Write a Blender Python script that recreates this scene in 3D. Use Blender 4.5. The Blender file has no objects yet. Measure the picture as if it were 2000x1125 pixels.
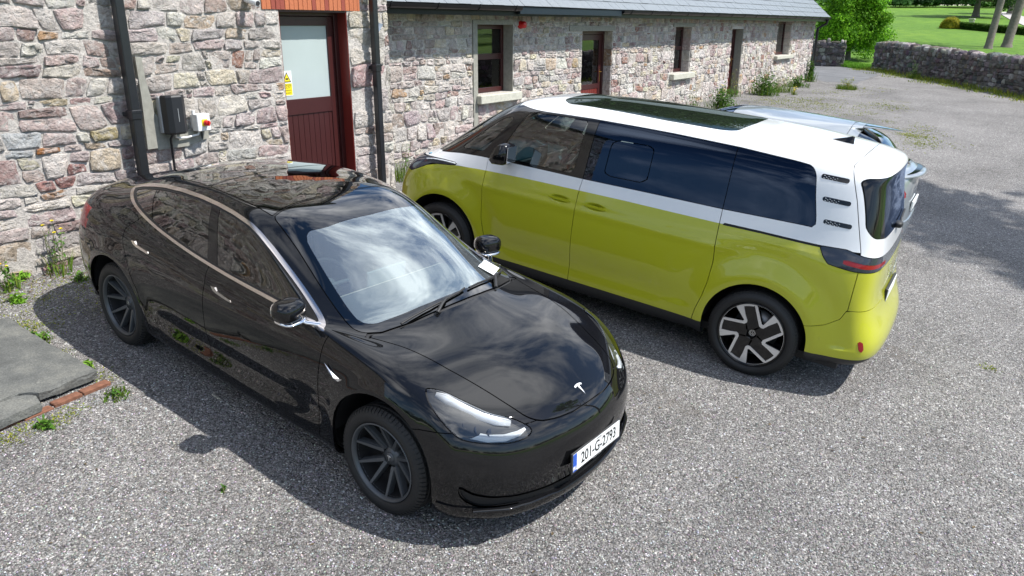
import bpy, bmesh, math, random
import numpy as np
from mathutils import Matrix, Vector
random.seed(7); RNG = np.random.default_rng(7)
SC = bpy.context.scene
COL = SC.collection
# ---------------------------------------------------------------- camera
# world frame: X along the stone buildings (away, to the right), Y into the buildings, Z up; metres
CAM_H = 2.9661
F_PX = 1489.29
def nrm(v): v = np.asarray(v, float); return v / np.linalg.norm(v)
_vp = np.array([979.32, 4855.3]); _vw = np.array([2110.05, 51.85])
_down = nrm([_vp[0]-1000, _vp[1]-562.5, F_PX]); _Z = -_down
_X = np.array([_vw[0]-1000, _vw[1]-562.5, F_PX]); _X = nrm(_X - _Z*(_X @ _Z)); _Y = np.cross(_Z, _X)
MW = np.array([_X, _Y, _Z]).T            # world -> camera (right, down, forward)
cam = bpy.data.cameras.new('camera'); camo = bpy.data.objects.new('camera', cam); COL.objects.link(camo)
_r, _d, _f = MW[0], MW[1], MW[2]
camo.matrix_world = Matrix(((_r[0], -_d[0], -_f[0], 0), (_r[1], -_d[1], -_f[1], 0), (_r[2], -_d[2], -_f[2], CAM_H), (0, 0, 0, 1)))
cam.sensor_width = 36; cam.lens = 36*F_PX/2000; cam.clip_end = 2000; cam.clip_start = .05
SC.camera = camo
# the yard slopes up to the buildings; cars stand in its plane
_cp, _sp = math.cos(.392), math.sin(.392); _cr, _sr = math.cos(.097), math.sin(.097)
_R = np.array([1, 0, 0.]); _F = np.array([0, _cp, -_sp]); _U = np.array([0, _sp, _cp])
MG = np.array([_R*_cr+_U*_sr, -(-_R*_sr+_U*_cr), _F])
GR = MW.T @ MG
def yard_matrix(x, y, a):
    c, s = math.cos(a), math.sin(a)
    R = GR @ np.array([[c, -s, 0], [s, c, 0], [0, 0, 1]])
    o = np.array([0, 0, CAM_H]) + GR @ np.array([x, y, -CAM_H])
    M = Matrix.Identity(4)
    for i in range(3):
        for j in range(3): M[i][j] = R[i, j]
        M[i][3] = o[i]
    return M
# ---------------------------------------------------------------- sky and sun
SUN = nrm([.304, -.62, .941])
w = bpy.data.worlds.new('World'); SC.world = w; w.use_nodes = True
nt = w.node_tree; nt.nodes.clear()
def _n(t, **k):
    n = nt.nodes.new(t)
    for a, b in k.items(): setattr(n, a, b)
    return n
sky = _n('ShaderNodeTexSky', sky_type='NISHITA', sun_disc=False)
sky.sun_elevation = math.asin(SUN[2]); sky.sun_rotation = math.atan2(SUN[0], SUN[1]); sky.air_density = 1.0; sky.dust_density = .3; sky.ozone_density = 3.0
tc = _n('ShaderNodeTexCoord'); sep = _n('ShaderNodeSeparateXYZ'); nt.links.new(tc.outputs['Generated'], sep.inputs[0])
ad = _n('ShaderNodeMath', operation='ADD'); ad.inputs[1].default_value = .16; mx = _n('ShaderNodeMath', operation='MAXIMUM'); mx.inputs[1].default_value = .0
nt.links.new(sep.outputs[2], mx.inputs[0]); nt.links.new(mx.outputs[0], ad.inputs[0])
dv = _n('ShaderNodeVectorMath', operation='DIVIDE'); cb = _n('ShaderNodeCombineXYZ')
for i in range(3): nt.links.new(ad.outputs[0], cb.inputs[i])
nt.links.new(tc.outputs['Generated'], dv.inputs[0]); nt.links.new(cb.outputs[0], dv.inputs[1])
mp = _n('ShaderNodeMapping'); mp.inputs['Location'].default_value = (9, 27, 0); mp.inputs['Scale'].default_value = (1.0, 1.35, 0.0); mp.inputs['Rotation'].default_value = (0, 0, .6)
nt.links.new(dv.outputs[0], mp.inputs[0])
n1 = _n('ShaderNodeTexNoise'); n1.inputs['Scale'].default_value = 1.3; n1.inputs['Detail'].default_value = 12; n1.inputs['Roughness'].default_value = .62; n1.inputs['Distortion'].default_value = .35
nt.links.new(mp.outputs[0], n1.inputs['Vector'])
cr_ = _n('ShaderNodeValToRGB'); cr_.color_ramp.elements[0].position = .455; cr_.color_ramp.elements[1].position = .635
nt.links.new(n1.outputs[0], cr_.inputs[0])
n2 = _n('ShaderNodeTexNoise'); n2.inputs['Scale'].default_value = 3.4; n2.inputs['Detail'].default_value = 8
nt.links.new(mp.outputs[0], n2.inputs['Vector'])
cc = _n('ShaderNodeValToRGB'); cc.color_ramp.elements[0].color = (7.5, 8.0, 8.8, 1); cc.color_ramp.elements[1].color = (15.5, 15.8, 16.4, 1); cc.color_ramp.elements[0].position = .3; cc.color_ramp.elements[1].position = .62
nt.links.new(n2.outputs[0], cc.inputs[0])
hz = _n('ShaderNodeMapRange', interpolation_type='SMOOTHSTEP'); hz.inputs[1].default_value = .08; hz.inputs[2].default_value = .42; hz.inputs[3].default_value = .12; nt.links.new(sep.outputs[2], hz.inputs[0])
cm = _n('ShaderNodeMath', operation='MULTIPLY'); nt.links.new(cr_.outputs[0], cm.inputs[0]); nt.links.new(hz.outputs[0], cm.inputs[1])
mixc = _n('ShaderNodeMix', data_type='RGBA'); nt.links.new(cm.outputs[0], mixc.inputs[0]); hs = _n('ShaderNodeHueSaturation'); hs.inputs['Saturation'].default_value = 1.12; nt.links.new(sky.outputs[0], hs.inputs['Color']); nt.links.new(hs.outputs[0], mixc.inputs[6]); nt.links.new(cc.outputs[0], mixc.inputs[7])
bg = _n('ShaderNodeBackground'); bg.inputs[1].default_value = .11
nt.links.new(mixc.outputs[2], bg.inputs[0]); wo = _n('ShaderNodeOutputWorld'); nt.links.new(bg.outputs[0], wo.inputs[0])
sl = bpy.data.lights.new('sun', 'SUN'); sl.energy = 4.9; sl.angle = math.radians(.53); sl.color = (1, .965, .91)
so = bpy.data.objects.new('sun', sl); COL.objects.link(so); so.rotation_euler = Vector(SUN).to_track_quat('Z', 'Y').to_euler()
SC.view_settings.view_transform = 'Standard'; SC.view_settings.look = 'None'; SC.view_settings.exposure = 0.56; SC.view_settings.gamma = 1
SC.view_settings.use_curve_mapping = False
SC.cycles.max_bounces = 8; SC.cycles.transparent_max_bounces = 12; SC.cycles.caustics_reflective = False; SC.cycles.caustics_refractive = False
SC.cycles.use_denoising = True
# ---------------------------------------------------------------- materials
class NT:
    def __init__(s, name):
        s.m = bpy.data.materials.new(name); s.m.use_nodes = True; s.t = s.m.node_tree
        s.b = s.t.nodes['Principled BSDF']; s.o = s.t.nodes['Material Output']
    def n(s, t, ins=None, **k):
        n = s.t.nodes.new(t)
        for a, b in k.items(): setattr(n, a, b)
        for a, b in (ins or {}).items():
            if hasattr(b, 'links') or isinstance(b, bpy.types.NodeSocket): s.t.links.new(b, n.inputs[a])
            else: n.inputs[a].default_value = b
        return n
    def pos(s, scale=None):
        g = s.n('ShaderNodeNewGeometry').outputs['Position']
        return g
    def objc(s): return s.n('ShaderNodeTexCoord').outputs['Object']
    def noise(s, vec, scale, detail=4, rough=.55, dist=0): return s.n('ShaderNodeTexNoise', {'Vector': vec, 'Scale': scale, 'Detail': detail, 'Roughness': rough, 'Distortion': dist}).outputs[0]
    def ramp(s, fac, pts):
        r = s.n('ShaderNodeValToRGB', {0: fac}); e = r.color_ramp.elements
        while len(e) > len(pts): e.remove(e[-1])
        while len(e) < len(pts): e.new(.5)
        for q, (p, c) in zip(e, pts):
            q.position = p; c = (c, c, c) if not hasattr(c, '__len__') else tuple(c)
            q.color = c if len(c) == 4 else (*c, 1)
        return r.outputs[0]
    def mix(s, f, a, b, mode='MIX'):
        n = s.n('ShaderNodeMix', data_type='RGBA', blend_type=mode)
        for i, v in ((0, f), (6, a), (7, b)):
            if isinstance(v, bpy.types.NodeSocket): s.t.links.new(v, n.inputs[i])
            else: n.inputs[i].default_value = v if i == 0 else ((*v, 1) if hasattr(v, '__len__') and len(v) == 3 else v)
        return n.outputs[2]
    def math(s, op, a, b=0., c=0.): return s.n('ShaderNodeMath', {0: a, 1: b, 2: c}, operation=op).outputs[0]
    def bump(s, h, strength=1, dist=.01, normal=None):
        d = {'Height': h, 'Strength': strength, 'Distance': dist}
        if normal is not None: d['Normal'] = normal
        return s.n('ShaderNodeBump', d).outputs[0]
    def set(s, **k):
        for a, b in k.items():
            a = {'col': 'Base Color', 'rough': 'Roughness', 'metal': 'Metallic', 'normal': 'Normal', 'coat': 'Coat Weight', 'coatr': 'Coat Roughness', 'ior': 'IOR', 'spec': 'Specular IOR Level', 'sub': 'Subsurface Weight', 'trans': 'Transmission Weight', 'emit': 'Emission Color', 'emits': 'Emission Strength', 'coatior': 'Coat IOR'}[a]
            if isinstance(b, bpy.types.NodeSocket): s.t.links.new(b, s.b.inputs[a])
            else: s.b.inputs[a].default_value = (*b, 1) if hasattr(b, '__len__') and len(b) == 3 else b
        return s.m
def simple(name, col, rough=.5, metal=0, bumpy=0, bs=40, var=.12, **k):
    q = NT(name); p = q.objc()
    nz = q.noise(p, bs, 5)
    c = q.mix(q.math('MULTIPLY', nz, 1), tuple(max(0, c*(1-var)) for c in col), tuple(min(1, c*(1+var)) for c in col))
    q.set(col=c, rough=rough, metal=metal, **k)
    if bumpy: q.set(normal=q.bump(nz, .6, bumpy))
    return q.m
# ---------------------------------------------------------------- object helpers
def link(name, me, parent=None, mat=None):
    o = bpy.data.objects.new(name, me); COL.objects.link(o)
    if parent is not None: o.parent = parent
    if mat is not None and me is not None:
        for m in (mat if isinstance(mat, (list, tuple)) else [mat]): me.materials.append(m)
    return o
def tag(o, label=None, cat=None, group=None, kind=None):
    if label: o['label'] = label
    if cat: o['category'] = cat
    if group: o['group'] = group
    if kind: o['kind'] = kind
    return o
def thing(name, label, cat, group=None, mat=None, loc=(0, 0, 0), rz=0):
    o = bpy.data.objects.new(name, None); COL.objects.link(o); o.empty_display_size = .2
    if mat is not None: o.matrix_world = mat
    else: o.location = loc; o.rotation_euler = (0, 0, rz)
    return tag(o, label, cat, group)
class MB:
    """collects simple solids, then builds one mesh object"""
    def __init__(s): s.v = []; s.f = []; s.mi = []; s.sm = []
    def add(s, v, f, mi=0, smooth=False):
        b = len(s.v); s.v += [tuple(map(float, p)) for p in v]; s.f += [tuple(int(i)+b for i in q) for q in f]
        s.mi += [mi]*len(f); s.sm += [smooth]*len(f); return s
    def box(s, x0, x1, y0, y1, z0, z1, mi=0, M=None, bev=0):
        if bev:
            v = []
            for z, i in ((z0, bev), (z0+bev, 0), (z1-bev, 0), (z1, bev)):
                b = bev
                if i: q = [(x0+2*b, y0+b), (x1-2*b, y0+b), (x1-b, y0+2*b), (x1-b, y1-2*b), (x1-2*b, y1-b), (x0+2*b, y1-b), (x0+b, y1-2*b), (x0+b, y0+2*b)]
                else: q = [(x0+b, y0), (x1-b, y0), (x1, y0+b), (x1, y1-b), (x1-b, y1), (x0+b, y1), (x0, y1-b), (x0, y0+b)]
                v += [(a, c, z) for a, c in q]
            f = [tuple(range(7, -1, -1)), tuple(range(24, 32))]
            for k in range(3):
                for i in range(8): f.append((k*8+i, k*8+(i+1) % 8, k*8+8+(i+1) % 8, k*8+8+i))
        else:
            v = [(x, y, z) for z in (z0, z1) for x, y in ((x0, y0), (x1, y0), (x1, y1), (x0, y1))]
            f = [(3, 2, 1, 0), (4, 5, 6, 7), (0, 1, 5, 4), (1, 2, 6, 5), (2, 3, 7, 6), (3, 0, 4, 7)]
        if M is not None: v = [tuple(M @ Vector(p)) for p in v]
        return s.add(v, f, mi)
    def tube(s, pts, r, n=10, mi=0, caps=True, flat=1, smooth=True):
        pts = [Vector(p) for p in pts]; rs = r if hasattr(r, '__len__') else [r]*len(pts); v = []; f = []
        up = Vector((0, 0, 1)); prev = None
        for i, p in enumerate(pts):
            t = (pts[min(i+1, len(pts)-1)]-pts[max(i-1, 0)]).normalized()
            if prev is None:
                a = t.cross(up); a = a.normalized() if a.length > .05 else t.cross(Vector((1, 0, 0))).normalized()
            else: a = (prev - t*prev.dot(t)).normalized()
            prev = a; b = t.cross(a)
            for k in range(n):
                an = 2*math.pi*k/n; v.append(p + a*math.cos(an)*rs[i] + b*math.sin(an)*rs[i]*flat)
        for i in range(len(pts)-1):
            for k in range(n): f.append((i*n+k, i*n+(k+1) % n, (i+1)*n+(k+1) % n, (i+1)*n+k))
        s.add(v, f, mi, smooth)
        if caps: s.add(v[:n], [tuple(range(n-1, -1, -1))], mi); s.add(v[-n:], [tuple(range(n))], mi)
        return s
    def prism(s, poly, h0, h1, axis='z', mi=0, M=None):
        """poly 2D list extruded along axis between h0 and h1"""
        n = len(poly); g = {'z': lambda a, b, h: (a, b, h), 'y': lambda a, b, h: (a, h, b), 'x': lambda a, b, h: (h, a, b)}[axis]
        v = [g(a, b, h0) for a, b in poly]+[g(a, b, h1) for a, b in poly]
        f = [tuple(range(n-1, -1, -1)), tuple(range(n, 2*n))]+[(i, (i+1) % n, n+(i+1) % n, n+i) for i in range(n)]
        if M is not None: v = [tuple(M @ Vector(p)) for p in v]
        return s.add(v, f, mi)
    def lathe(s, prof, n=48, mi=0, axis='y', c=(0, 0, 0), smooth=True):
        """prof: (radius, offset along axis)"""
        v = []; f = []; m = len(prof)
        for k in range(n):
            a = 2*math.pi*k/n; ca, sa = math.cos(a), math.sin(a)
            for r, h in prof:
                v.append((c[0]+r*ca, c[1]+h, c[2]+r*sa) if axis == 'y' else ((c[0]+r*ca, c[1]+r*sa, c[2]+h) if axis == 'z' else (c[0]+h, c[1]+r*ca, c[2]+r*sa)))
        for k in range(n):
            for i in range(m-1):
                a, b = k*m+i, ((k+1) % n)*m+i
                f.append((a, a+1, b+1, b))
        return s.add(v, f, mi, smooth)
    def mesh(s, name):
        me = bpy.data.meshes.new(name); me.from_pydata(s.v, [], s.f)
        me.polygons.foreach_set('use_smooth', s.sm); me.polygons.foreach_set('material_index', s.mi)
        bm = bmesh.new(); bm.from_mesh(me); bmesh.ops.recalc_face_normals(bm, faces=bm.faces); bm.to_mesh(me); bm.free()
        return me
    def build(s, name, mat, parent=None): return link(name, s.mesh(name), parent, mat)
def copy_tree(o, parent=None):
    c = o.copy(); COL.objects.link(c); c.parent = parent
    if parent is not None: c.matrix_parent_inverse = o.matrix_parent_inverse.copy()
    for ch in [x for x in bpy.data.objects if x.parent is o]: copy_tree(ch, c)
    return c
def text_mesh(txt, size, mat, parent, name, M, extrude=.001, align='CENTER', shear=0, bold=0, xs=1):
    cu = bpy.data.curves.new('text', 'FONT'); cu.body = txt; cu.size = size; cu.extrude = extrude; cu.align_x = align; cu.align_y = 'CENTER'; cu.offset = bold; cu.shear = shear; cu.resolution_u = 3
    t = bpy.data.objects.new('text', cu); COL.objects.link(t)
    bpy.context.view_layer.update()
    me = bpy.data.meshes.new_from_object(t.evaluated_get(bpy.context.evaluated_depsgraph_get()))
    bpy.data.objects.remove(t); bpy.data.curves.remove(cu)
    me.transform(M @ Matrix.Diagonal((xs, 1, 1, 1))); me.materials.clear()
    return link(name, me, parent, mat)
# ---------------------------------------------------------------- smooth body surfaces
class Surf:
    """triangle soup with normals that can be cut along signed distances, keeping the smooth normals"""
    def __init__(s, V, N, T): s.V, s.N, s.T = V, N, T
    def cut(s, d):
        """d per vertex -> (inside d<0, outside d>0)"""
        d = np.where(np.abs(d) < 1e-6, 1e-6, d); V, N, T = s.V, s.N, s.T
        sg = d[T] > 0; c = sg.sum(1)
        inn = T[c == 0]; out = T[c == 3]; mixd = T[(c == 1) | (c == 2)]
        if len(mixd) == 0: return Surf(V, N, inn), Surf(V, N, out)
        m = d[mixd] > 0; cm = m.sum(1)
        lone = np.where(cm == 1, np.argmax(m, 1), np.argmin(m, 1))
        r = np.arange(len(mixd)); a = mixd[r, lone]; b = mixd[r, (lone+1) % 3]; e = mixd[r, (lone+2) % 3]
        def cutp(p, q):
            lo, hi = np.minimum(p, q), np.maximum(p, q); return lo.astype(np.int64)*len(V)+hi
        k = np.concatenate([cutp(a, b), cutp(a, e)]); uk, inv = np.unique(k, return_inverse=True)
        lo, hi = uk//len(V), uk % len(V); t = (d[lo]/(d[lo]-d[hi]))[:, None]
        NV = V[lo]*(1-t)+V[hi]*t; NN = N[lo]*(1-t)+N[hi]*t; NN /= np.linalg.norm(NN, axis=1)[:, None]+1e-12
        V2 = np.concatenate([V, NV]); N2 = np.concatenate([N, NN]); inv = inv.reshape(-1)+len(V)
        ab, ae = inv[:len(a)], inv[len(a):]
        t1 = np.stack([a, ab, ae], 1); t2 = np.stack([ab, b, e], 1); t3 = np.stack([ab, e, ae], 1)
        pos = cm == 1
        I = np.concatenate([inn, t1[~pos], t2[pos], t3[pos]]); O = np.concatenate([out, t1[pos], t2[~pos], t3[~pos]])
        return Surf(V2, N2, I), Surf(V2, N2, O)
    def compact(s):
        if len(s.T) == 0: return Surf(s.V[:0], s.N[:0], s.T)
        V, N, T = s.V, s.N, s.T
        u, inv = np.unique(T.reshape(-1), return_inverse=True); T = inv.reshape(-1, 3); V = V[u]; N = N[u]
        k = np.round(V*1e5).astype(np.int64)
        _, first, inv = np.unique(k, axis=0, return_index=True, return_inverse=True); inv = inv.reshape(-1)
        T = inv[T]; T = T[(T[:, 0] != T[:, 1]) & (T[:, 1] != T[:, 2]) & (T[:, 0] != T[:, 2])]
        return Surf(V[first], N[first], T)
    def offset(s, h): return Surf(s.V+s.N*h, s.N, s.T)
    def region(s, mask):
        """triangles whose centre satisfies the mask"""
        c = s.V[s.T].mean(1); k = mask(c); return Surf(s.V, s.N, s.T[k]), Surf(s.V, s.N, s.T[~k])
    def main_pieces(s, frac=.06):
        """drop slivers: keep connected pieces that hold at least frac of the area"""
        q = s.compact(); T = q.T
        if len(T) == 0: return q
        lab = np.arange(len(q.V))
        while True:
            m = lab[T].min(1); new = lab.copy()
            for i in range(3): np.minimum.at(new, T[:, i], m)
            new = new[new]
            if (new == lab).all(): break
            lab = new
        a = np.linalg.norm(np.cross(q.V[T[:, 1]]-q.V[T[:, 0]], q.V[T[:, 2]]-q.V[T[:, 0]]), axis=1); L = lab[T[:, 0]]
        tot = np.bincount(L, a, len(q.V)); keep = tot[L] > frac*a.sum()
        return Surf(q.V, q.N, T[keep]).compact()
    def build(s, name, mat, parent, rim=.01, off=0.):
        q = s.main_pieces()
        if len(q.T) == 0: return None
        V, N, T = q.V+q.N*off, q.N, q.T
        nv = len(V); faces = [tuple(t) for t in T.tolist()]; nor = [N]
        if rim:
            E = np.concatenate([T[:, [0, 1]], T[:, [1, 2]], T[:, [2, 0]]]); key = np.sort(E, 1); kk = key[:, 0].astype(np.int64)*nv+key[:, 1]
            u, ix, ct = np.unique(kk, return_index=True, return_counts=True); B = E[ix[ct == 1]]
            bu, inv = np.unique(B.reshape(-1), return_inverse=True); B2 = inv.reshape(-1, 2)
            V0 = V[bu]; V1 = V0-N[bu]*rim
            # outward edge direction
            t = V[B[:, 1]]-V[B[:, 0]]; o = np.cross(t, (N[B[:, 0]]+N[B[:, 1]])*.5); o /= np.linalg.norm(o, axis=1)[:, None]+1e-12
            on = np.zeros((len(bu), 3)); np.add.at(on, B2[:, 0], o); np.add.at(on, B2[:, 1], o); on /= np.linalg.norm(on, axis=1)[:, None]+1e-12
            base = nv; V = np.concatenate([V, V0, V1]); nb = len(bu)
            faces += [(base+b, base+a, base+nb+a, base+nb+b) for a, b in B2.tolist()]
            nor += [on, on]
        nor = np.concatenate(nor)
        me = bpy.data.meshes.new(name); me.from_pydata(V.tolist(), [], faces)
        me.polygons.foreach_set('use_smooth', [True]*len(me.polygons))
        me.normals_split_custom_set_from_vertices(nor.tolist())
        return link(name, me, parent, mat)
def bsurf(net, su=8, sv=8, it=3, disp=None):
    """net[ring][column] of (x,y>=0,z): half car, columns front centre -> rear centre, last ring is the roof centreline"""
    P = np.array(net, float); nr, nc, _ = P.shape
    mir = P[:, 1:-1][:, ::-1].copy(); mir[..., 1] *= -1
    Q = np.concatenate([P, mir], 1); K = Q.shape[1]          # periodic in u
    idx = np.array([(-j) % K for j in range(K)])             # mirrored column
    def ext(C):
        t = C[-2][idx].copy(); t[:, 1] *= -1
        # the ring past the centreline: same point on the other side
        t = C[-2].copy(); t[:, 1] *= -1
        b = 2*C[0]-C[1]
        return np.concatenate([b[None], C, t[None]])
    def filt(C):
        E = ext(C); W = (E[:-2]+4*E[1:-1]+E[2:])/6
        return (np.roll(W, 1, 1)+4*W+np.roll(W, -1, 1))/6
    C = Q.copy()
    for _ in range(it): C = C+(Q-filt(C)); C[-1][:, 1] = 0
    E = ext(C)
    def bas(t): return np.array([(1-t)**3, 3*t**3-6*t**2+4, -3*t**3+3*t**2+3*t+1, t**3])/6
    R = []
    for r in range(nr-1):
        for k in range(sv): R.append(sum(bas(k/sv)[i]*E[r+i] for i in range(4)))
    R.append((E[-3]+4*E[-2]+E[-1])/6); R = np.array(R)       # rings dense
    U = []
    for c in range(K):
        for k in range(su):
            b = bas(k/su); U.append(sum(b[i]*R[:, (c-1+i) % K] for i in range(4)))
    S = np.array(U).transpose(1, 0, 2)                        # [v][u]
    S[-1][:, 1] = 0
    def normals(S):
        du = np.roll(S, -1, 1)-np.roll(S, 1, 1)
        dvv = np.empty_like(S); dvv[1:-1] = S[2:]-S[:-2]; dvv[0] = S[1]-S[0]
        m = S[-2].copy(); m[:, 1] *= -1; dvv[-1] = m-S[-2]
        N = np.cross(du, dvv); L = np.linalg.norm(N, axis=2, keepdims=True); N = N/(L+1e-12)
        cen = S.reshape(-1, 3).mean(0)
        if (N*(S-cen)).sum() < 0: N = -N
        N[-1] = N[-1]*[1, 0, 1]; N[-1][N[-1][:, 2] < .3] = (0, 0, 1); N[-1] /= np.linalg.norm(N[-1], axis=1)[:, None]
        return N
    N = normals(S)
    if disp is not None:
        S = S+N*disp(S.reshape(-1, 3)).reshape(S.shape[:2])[..., None]; N = normals(S)
    nv, nu = S.shape[:2]; V = S.reshape(-1, 3); NN = N.reshape(-1, 3)
    i, j = np.meshgrid(np.arange(nv-1), np.arange(nu), indexing='ij'); a = (i*nu+j).ravel(); b = (i*nu+(j+1) % nu).ravel(); c = a+nu; d = b+nu
    T = np.concatenate([np.stack([a, b, d], 1), np.stack([a, d, c], 1)])
    fn = np.cross(V[T[:, 1]]-V[T[:, 0]], V[T[:, 2]]-V[T[:, 0]])
    if (fn*NN[T[:, 0]]).sum() < 0: T = T[:, ::-1]
    return Surf(V, NN, T)
def smooth_poly(p, k=8, closed=True):
    p = np.array(p, float); n = len(p); o = []
    for i in range(n if closed else n-1):
        g = lambda j: p[j % n] if closed else p[min(max(j, 0), n-1)]
        a, b, c, d = g(i-1), g(i), g(i+1), g(i+2)
        for t in np.arange(k)/k: o.append(.5*((2*b)+(c-a)*t+(2*a-5*b+4*c-d)*t*t+(3*b-a-3*c+d)*t**3))
    if not closed: o.append(p[-1])
    return np.array(o)
def round_poly(p, r, k=5):
    """polygon with rounded corners"""
    p = np.array(p, float); n = len(p); o = []
    for i in range(n):
        a, b, c = p[i-1], p[i], p[(i+1) % n]; u = (a-b); v = (c-b); lu, lv = np.linalg.norm(u), np.linalg.norm(v)
        q = min(r, lu*.48, lv*.48); s, e = b+u/lu*q, b+v/lv*q
        for t in np.linspace(0, 1, k): o.append((1-t)**2*s+2*t*(1-t)*b+t*t*e)
    return np.array(o)
def sdf(Q, poly):
    """signed distance (negative inside) of 2D points to closed polygon"""
    P = np.asarray(poly, float); Z = np.roll(P, -1, 0); d = np.full(len(Q), 1e9); ins = np.zeros(len(Q), bool)
    for a, b in zip(P, Z):
        e = b-a; w_ = Q-a; L = e@e
        if L < 1e-14: continue
        t = np.clip((w_@e)/L, 0, 1); d = np.minimum(d, np.hypot(*(w_-t[:, None]*e).T))
        c = (a[1] > Q[:, 1]) != (b[1] > Q[:, 1])
        with np.errstate(divide='ignore', invalid='ignore'): x = a[0]+(Q[:, 1]-a[1])*(b[0]-a[0])/(b[1]-a[1])
        ins ^= c & (Q[:, 0] < x)
    return np.where(ins, -d, d)
def line_d(Q, pl):
    """signed distance to an open polyline, extended straight; positive on its left"""
    P = np.asarray(pl, float); P = np.concatenate([[P[0]+(P[0]-P[1])*50], P, [P[-1]+(P[-1]-P[-2])*50]]); best = np.full(len(Q), 1e9); sg = np.zeros(len(Q))
    for a, b in zip(P[:-1], P[1:]):
        e = b-a; w_ = Q-a; t = np.clip((w_@e)/(e@e), 0, 1); dd = np.hypot(*(w_-t[:, None]*e).T)
        cr = np.sign(e[0]*w_[:, 1]-e[1]*w_[:, 0]); k = dd < best-1e-9
        best = np.where(k, dd, best); sg = np.where(k, cr, sg)
    return best*sg
XZ = lambda V: V[:, [0, 2]]
XY = lambda V: np.stack([V[:, 0], np.abs(V[:, 1])], 1)
YZ = lambda V: np.stack([np.abs(V[:, 1]), V[:, 2]], 1)
# ---------------------------------------------------------------- terrain
YT, YW = 7.42, 8.43            # wall planes of the tall building and of the low wing
def sstep(a, b, x): t = np.clip((np.asarray(x, float)-a)/(b-a), 0, 1); return t*t*(3-2*t)
FWD2 = nrm(MW[2][:2])
def ground_z(X, Y):
    X = np.asarray(X, float); Y = np.asarray(Y, float)
    s = .1045*(1-sstep(13, 29, X))+.034*sstep(13, 29, X)
    Yc = np.maximum(Y, -9+0*Y); z = .864-s*(8.43-Yc)
    d = X*FWD2[0]+Y*FWD2[1]; far = sstep(38, 46, d)
    lawn = .58+.062*np.clip(d-41, 0, 400)*1.0; lawn = np.where(d > 120, .58+.062*79+.03*(d-120), lawn)
    return z*(1-far)+lawn*far
def sheet(name, mat, x0, x1, y0, y1, step, poly=None, dz=0., kind='structure', wob=0):
    xs = np.arange(x0, x1+step/2, step); ys = np.arange(y0, y1+step/2, step); A, B = np.meshgrid(xs, ys, indexing='ij')
    V = np.stack([A.ravel(), B.ravel(), np.zeros(A.size)], 1); n, m = A.shape
    i, j = np.meshgrid(np.arange(n-1), np.arange(m-1), indexing='ij'); a = (i*m+j).ravel(); b = a+m; c = b+1; d = a+1
    S = Surf(V, np.tile([0, 0, 1.], (len(V), 1)), np.concatenate([np.stack([a, b, c], 1), np.stack([a, c, d], 1)]))
    if poly is not None:
        D = sdf(S.V[:, :2], poly)
        if wob: D = D+wob*(np.sin(S.V[:, 0]*7.1+S.V[:, 1]*3.3)+np.sin(S.V[:, 0]*2.7-S.V[:, 1]*5.9))
        S = S.cut(D)[0]
    V = S.V.copy(); V[:, 2] = ground_z(V[:, 0], V[:, 1])+dz
    me = bpy.data.meshes.new(name); u, inv = np.unique(S.T.reshape(-1), return_inverse=True); me.from_pydata(V[u].tolist(), [], inv.reshape(-1, 3).tolist())
    me.polygons.foreach_set('use_smooth', [True]*len(me.polygons))
    o = link(name, me, None, mat); tag(o, kind=kind); return o
# materials for ground
def gravel_mat():
    q = NT('gravel'); p = q.pos()
    vo = q.n('ShaderNodeTexVoronoi', {'Vector': p, 'Scale': 78, 'Randomness': 1}, feature='F1')
    vf = q.n('ShaderNodeTexVoronoi', {'Vector': p, 'Scale': 150, 'Randomness': 1}, feature='F1')
    cell = q.n('ShaderNodeSeparateColor', {0: vo.outputs['Color']}); cf = q.n('ShaderNodeSeparateColor', {0: vf.outputs['Color']})
    c1 = q.ramp(cell.outputs[0], [(0, (.065, .064, .064)), (.3, (.142, .136, .131)), (.55, (.228, .219, .211)), (.8, (.32, .313, .307)), (.93, (.43, .425, .415)), (1, (.58, .575, .565))])
    tint = q.ramp(cell.outputs[1], [(0, (1, .97, .955)), (.4, (1, 1, 1)), (.7, (.95, .975, 1.0)), (1, (1.06, .99, .92))])
    c1 = q.mix(1., c1, tint, 'MULTIPLY')
    c2 = q.ramp(cf.outputs[0], [(0, (.06, .058, .056)), (.5, (.17, .162, .158)), (1, (.36, .35, .34))])
    pick = q.ramp(q.noise(p, 26, 3, .6), [(.44, 0), (.56, 1)])
    c = q.mix(pick, c1, c2)
    big = q.ramp(q.noise(p, .55, 6, .65), [(.3, .66), (.5, .98), (.72, 1.2)])
    c = q.mix(1., c, big, 'MULTIPLY')
    dirt = q.ramp(q.noise(p, 1.7, 6, .65), [(.60, 0), (.76, .55)]); c = q.mix(dirt, c, (.105, .09, .075))
    h = q.math('SUBTRACT', 1., q.math('MULTIPLY', vo.outputs['Distance'], 1.0)); h2 = q.math('SUBTRACT', 1., vf.outputs['Distance'])
    gapc = q.ramp(vo.outputs['Distance'], [(.0, 1.0), (.55, .95), (.85, .45)]); c = q.mix(.8, c, gapc, 'MULTIPLY')
    b1 = q.bump(q.math('ADD', q.math('MULTIPLY', h, .8), q.math('MULTIPLY', h2, .3)), 1., .012)
    b2 = q.bump(q.noise(p, 7, 5, .6), .5, .03, b1)
    q.set(col=c, rough=.85, normal=b2, spec=.25); return q.m
MAT_GRAVEL = gravel_mat()
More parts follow.
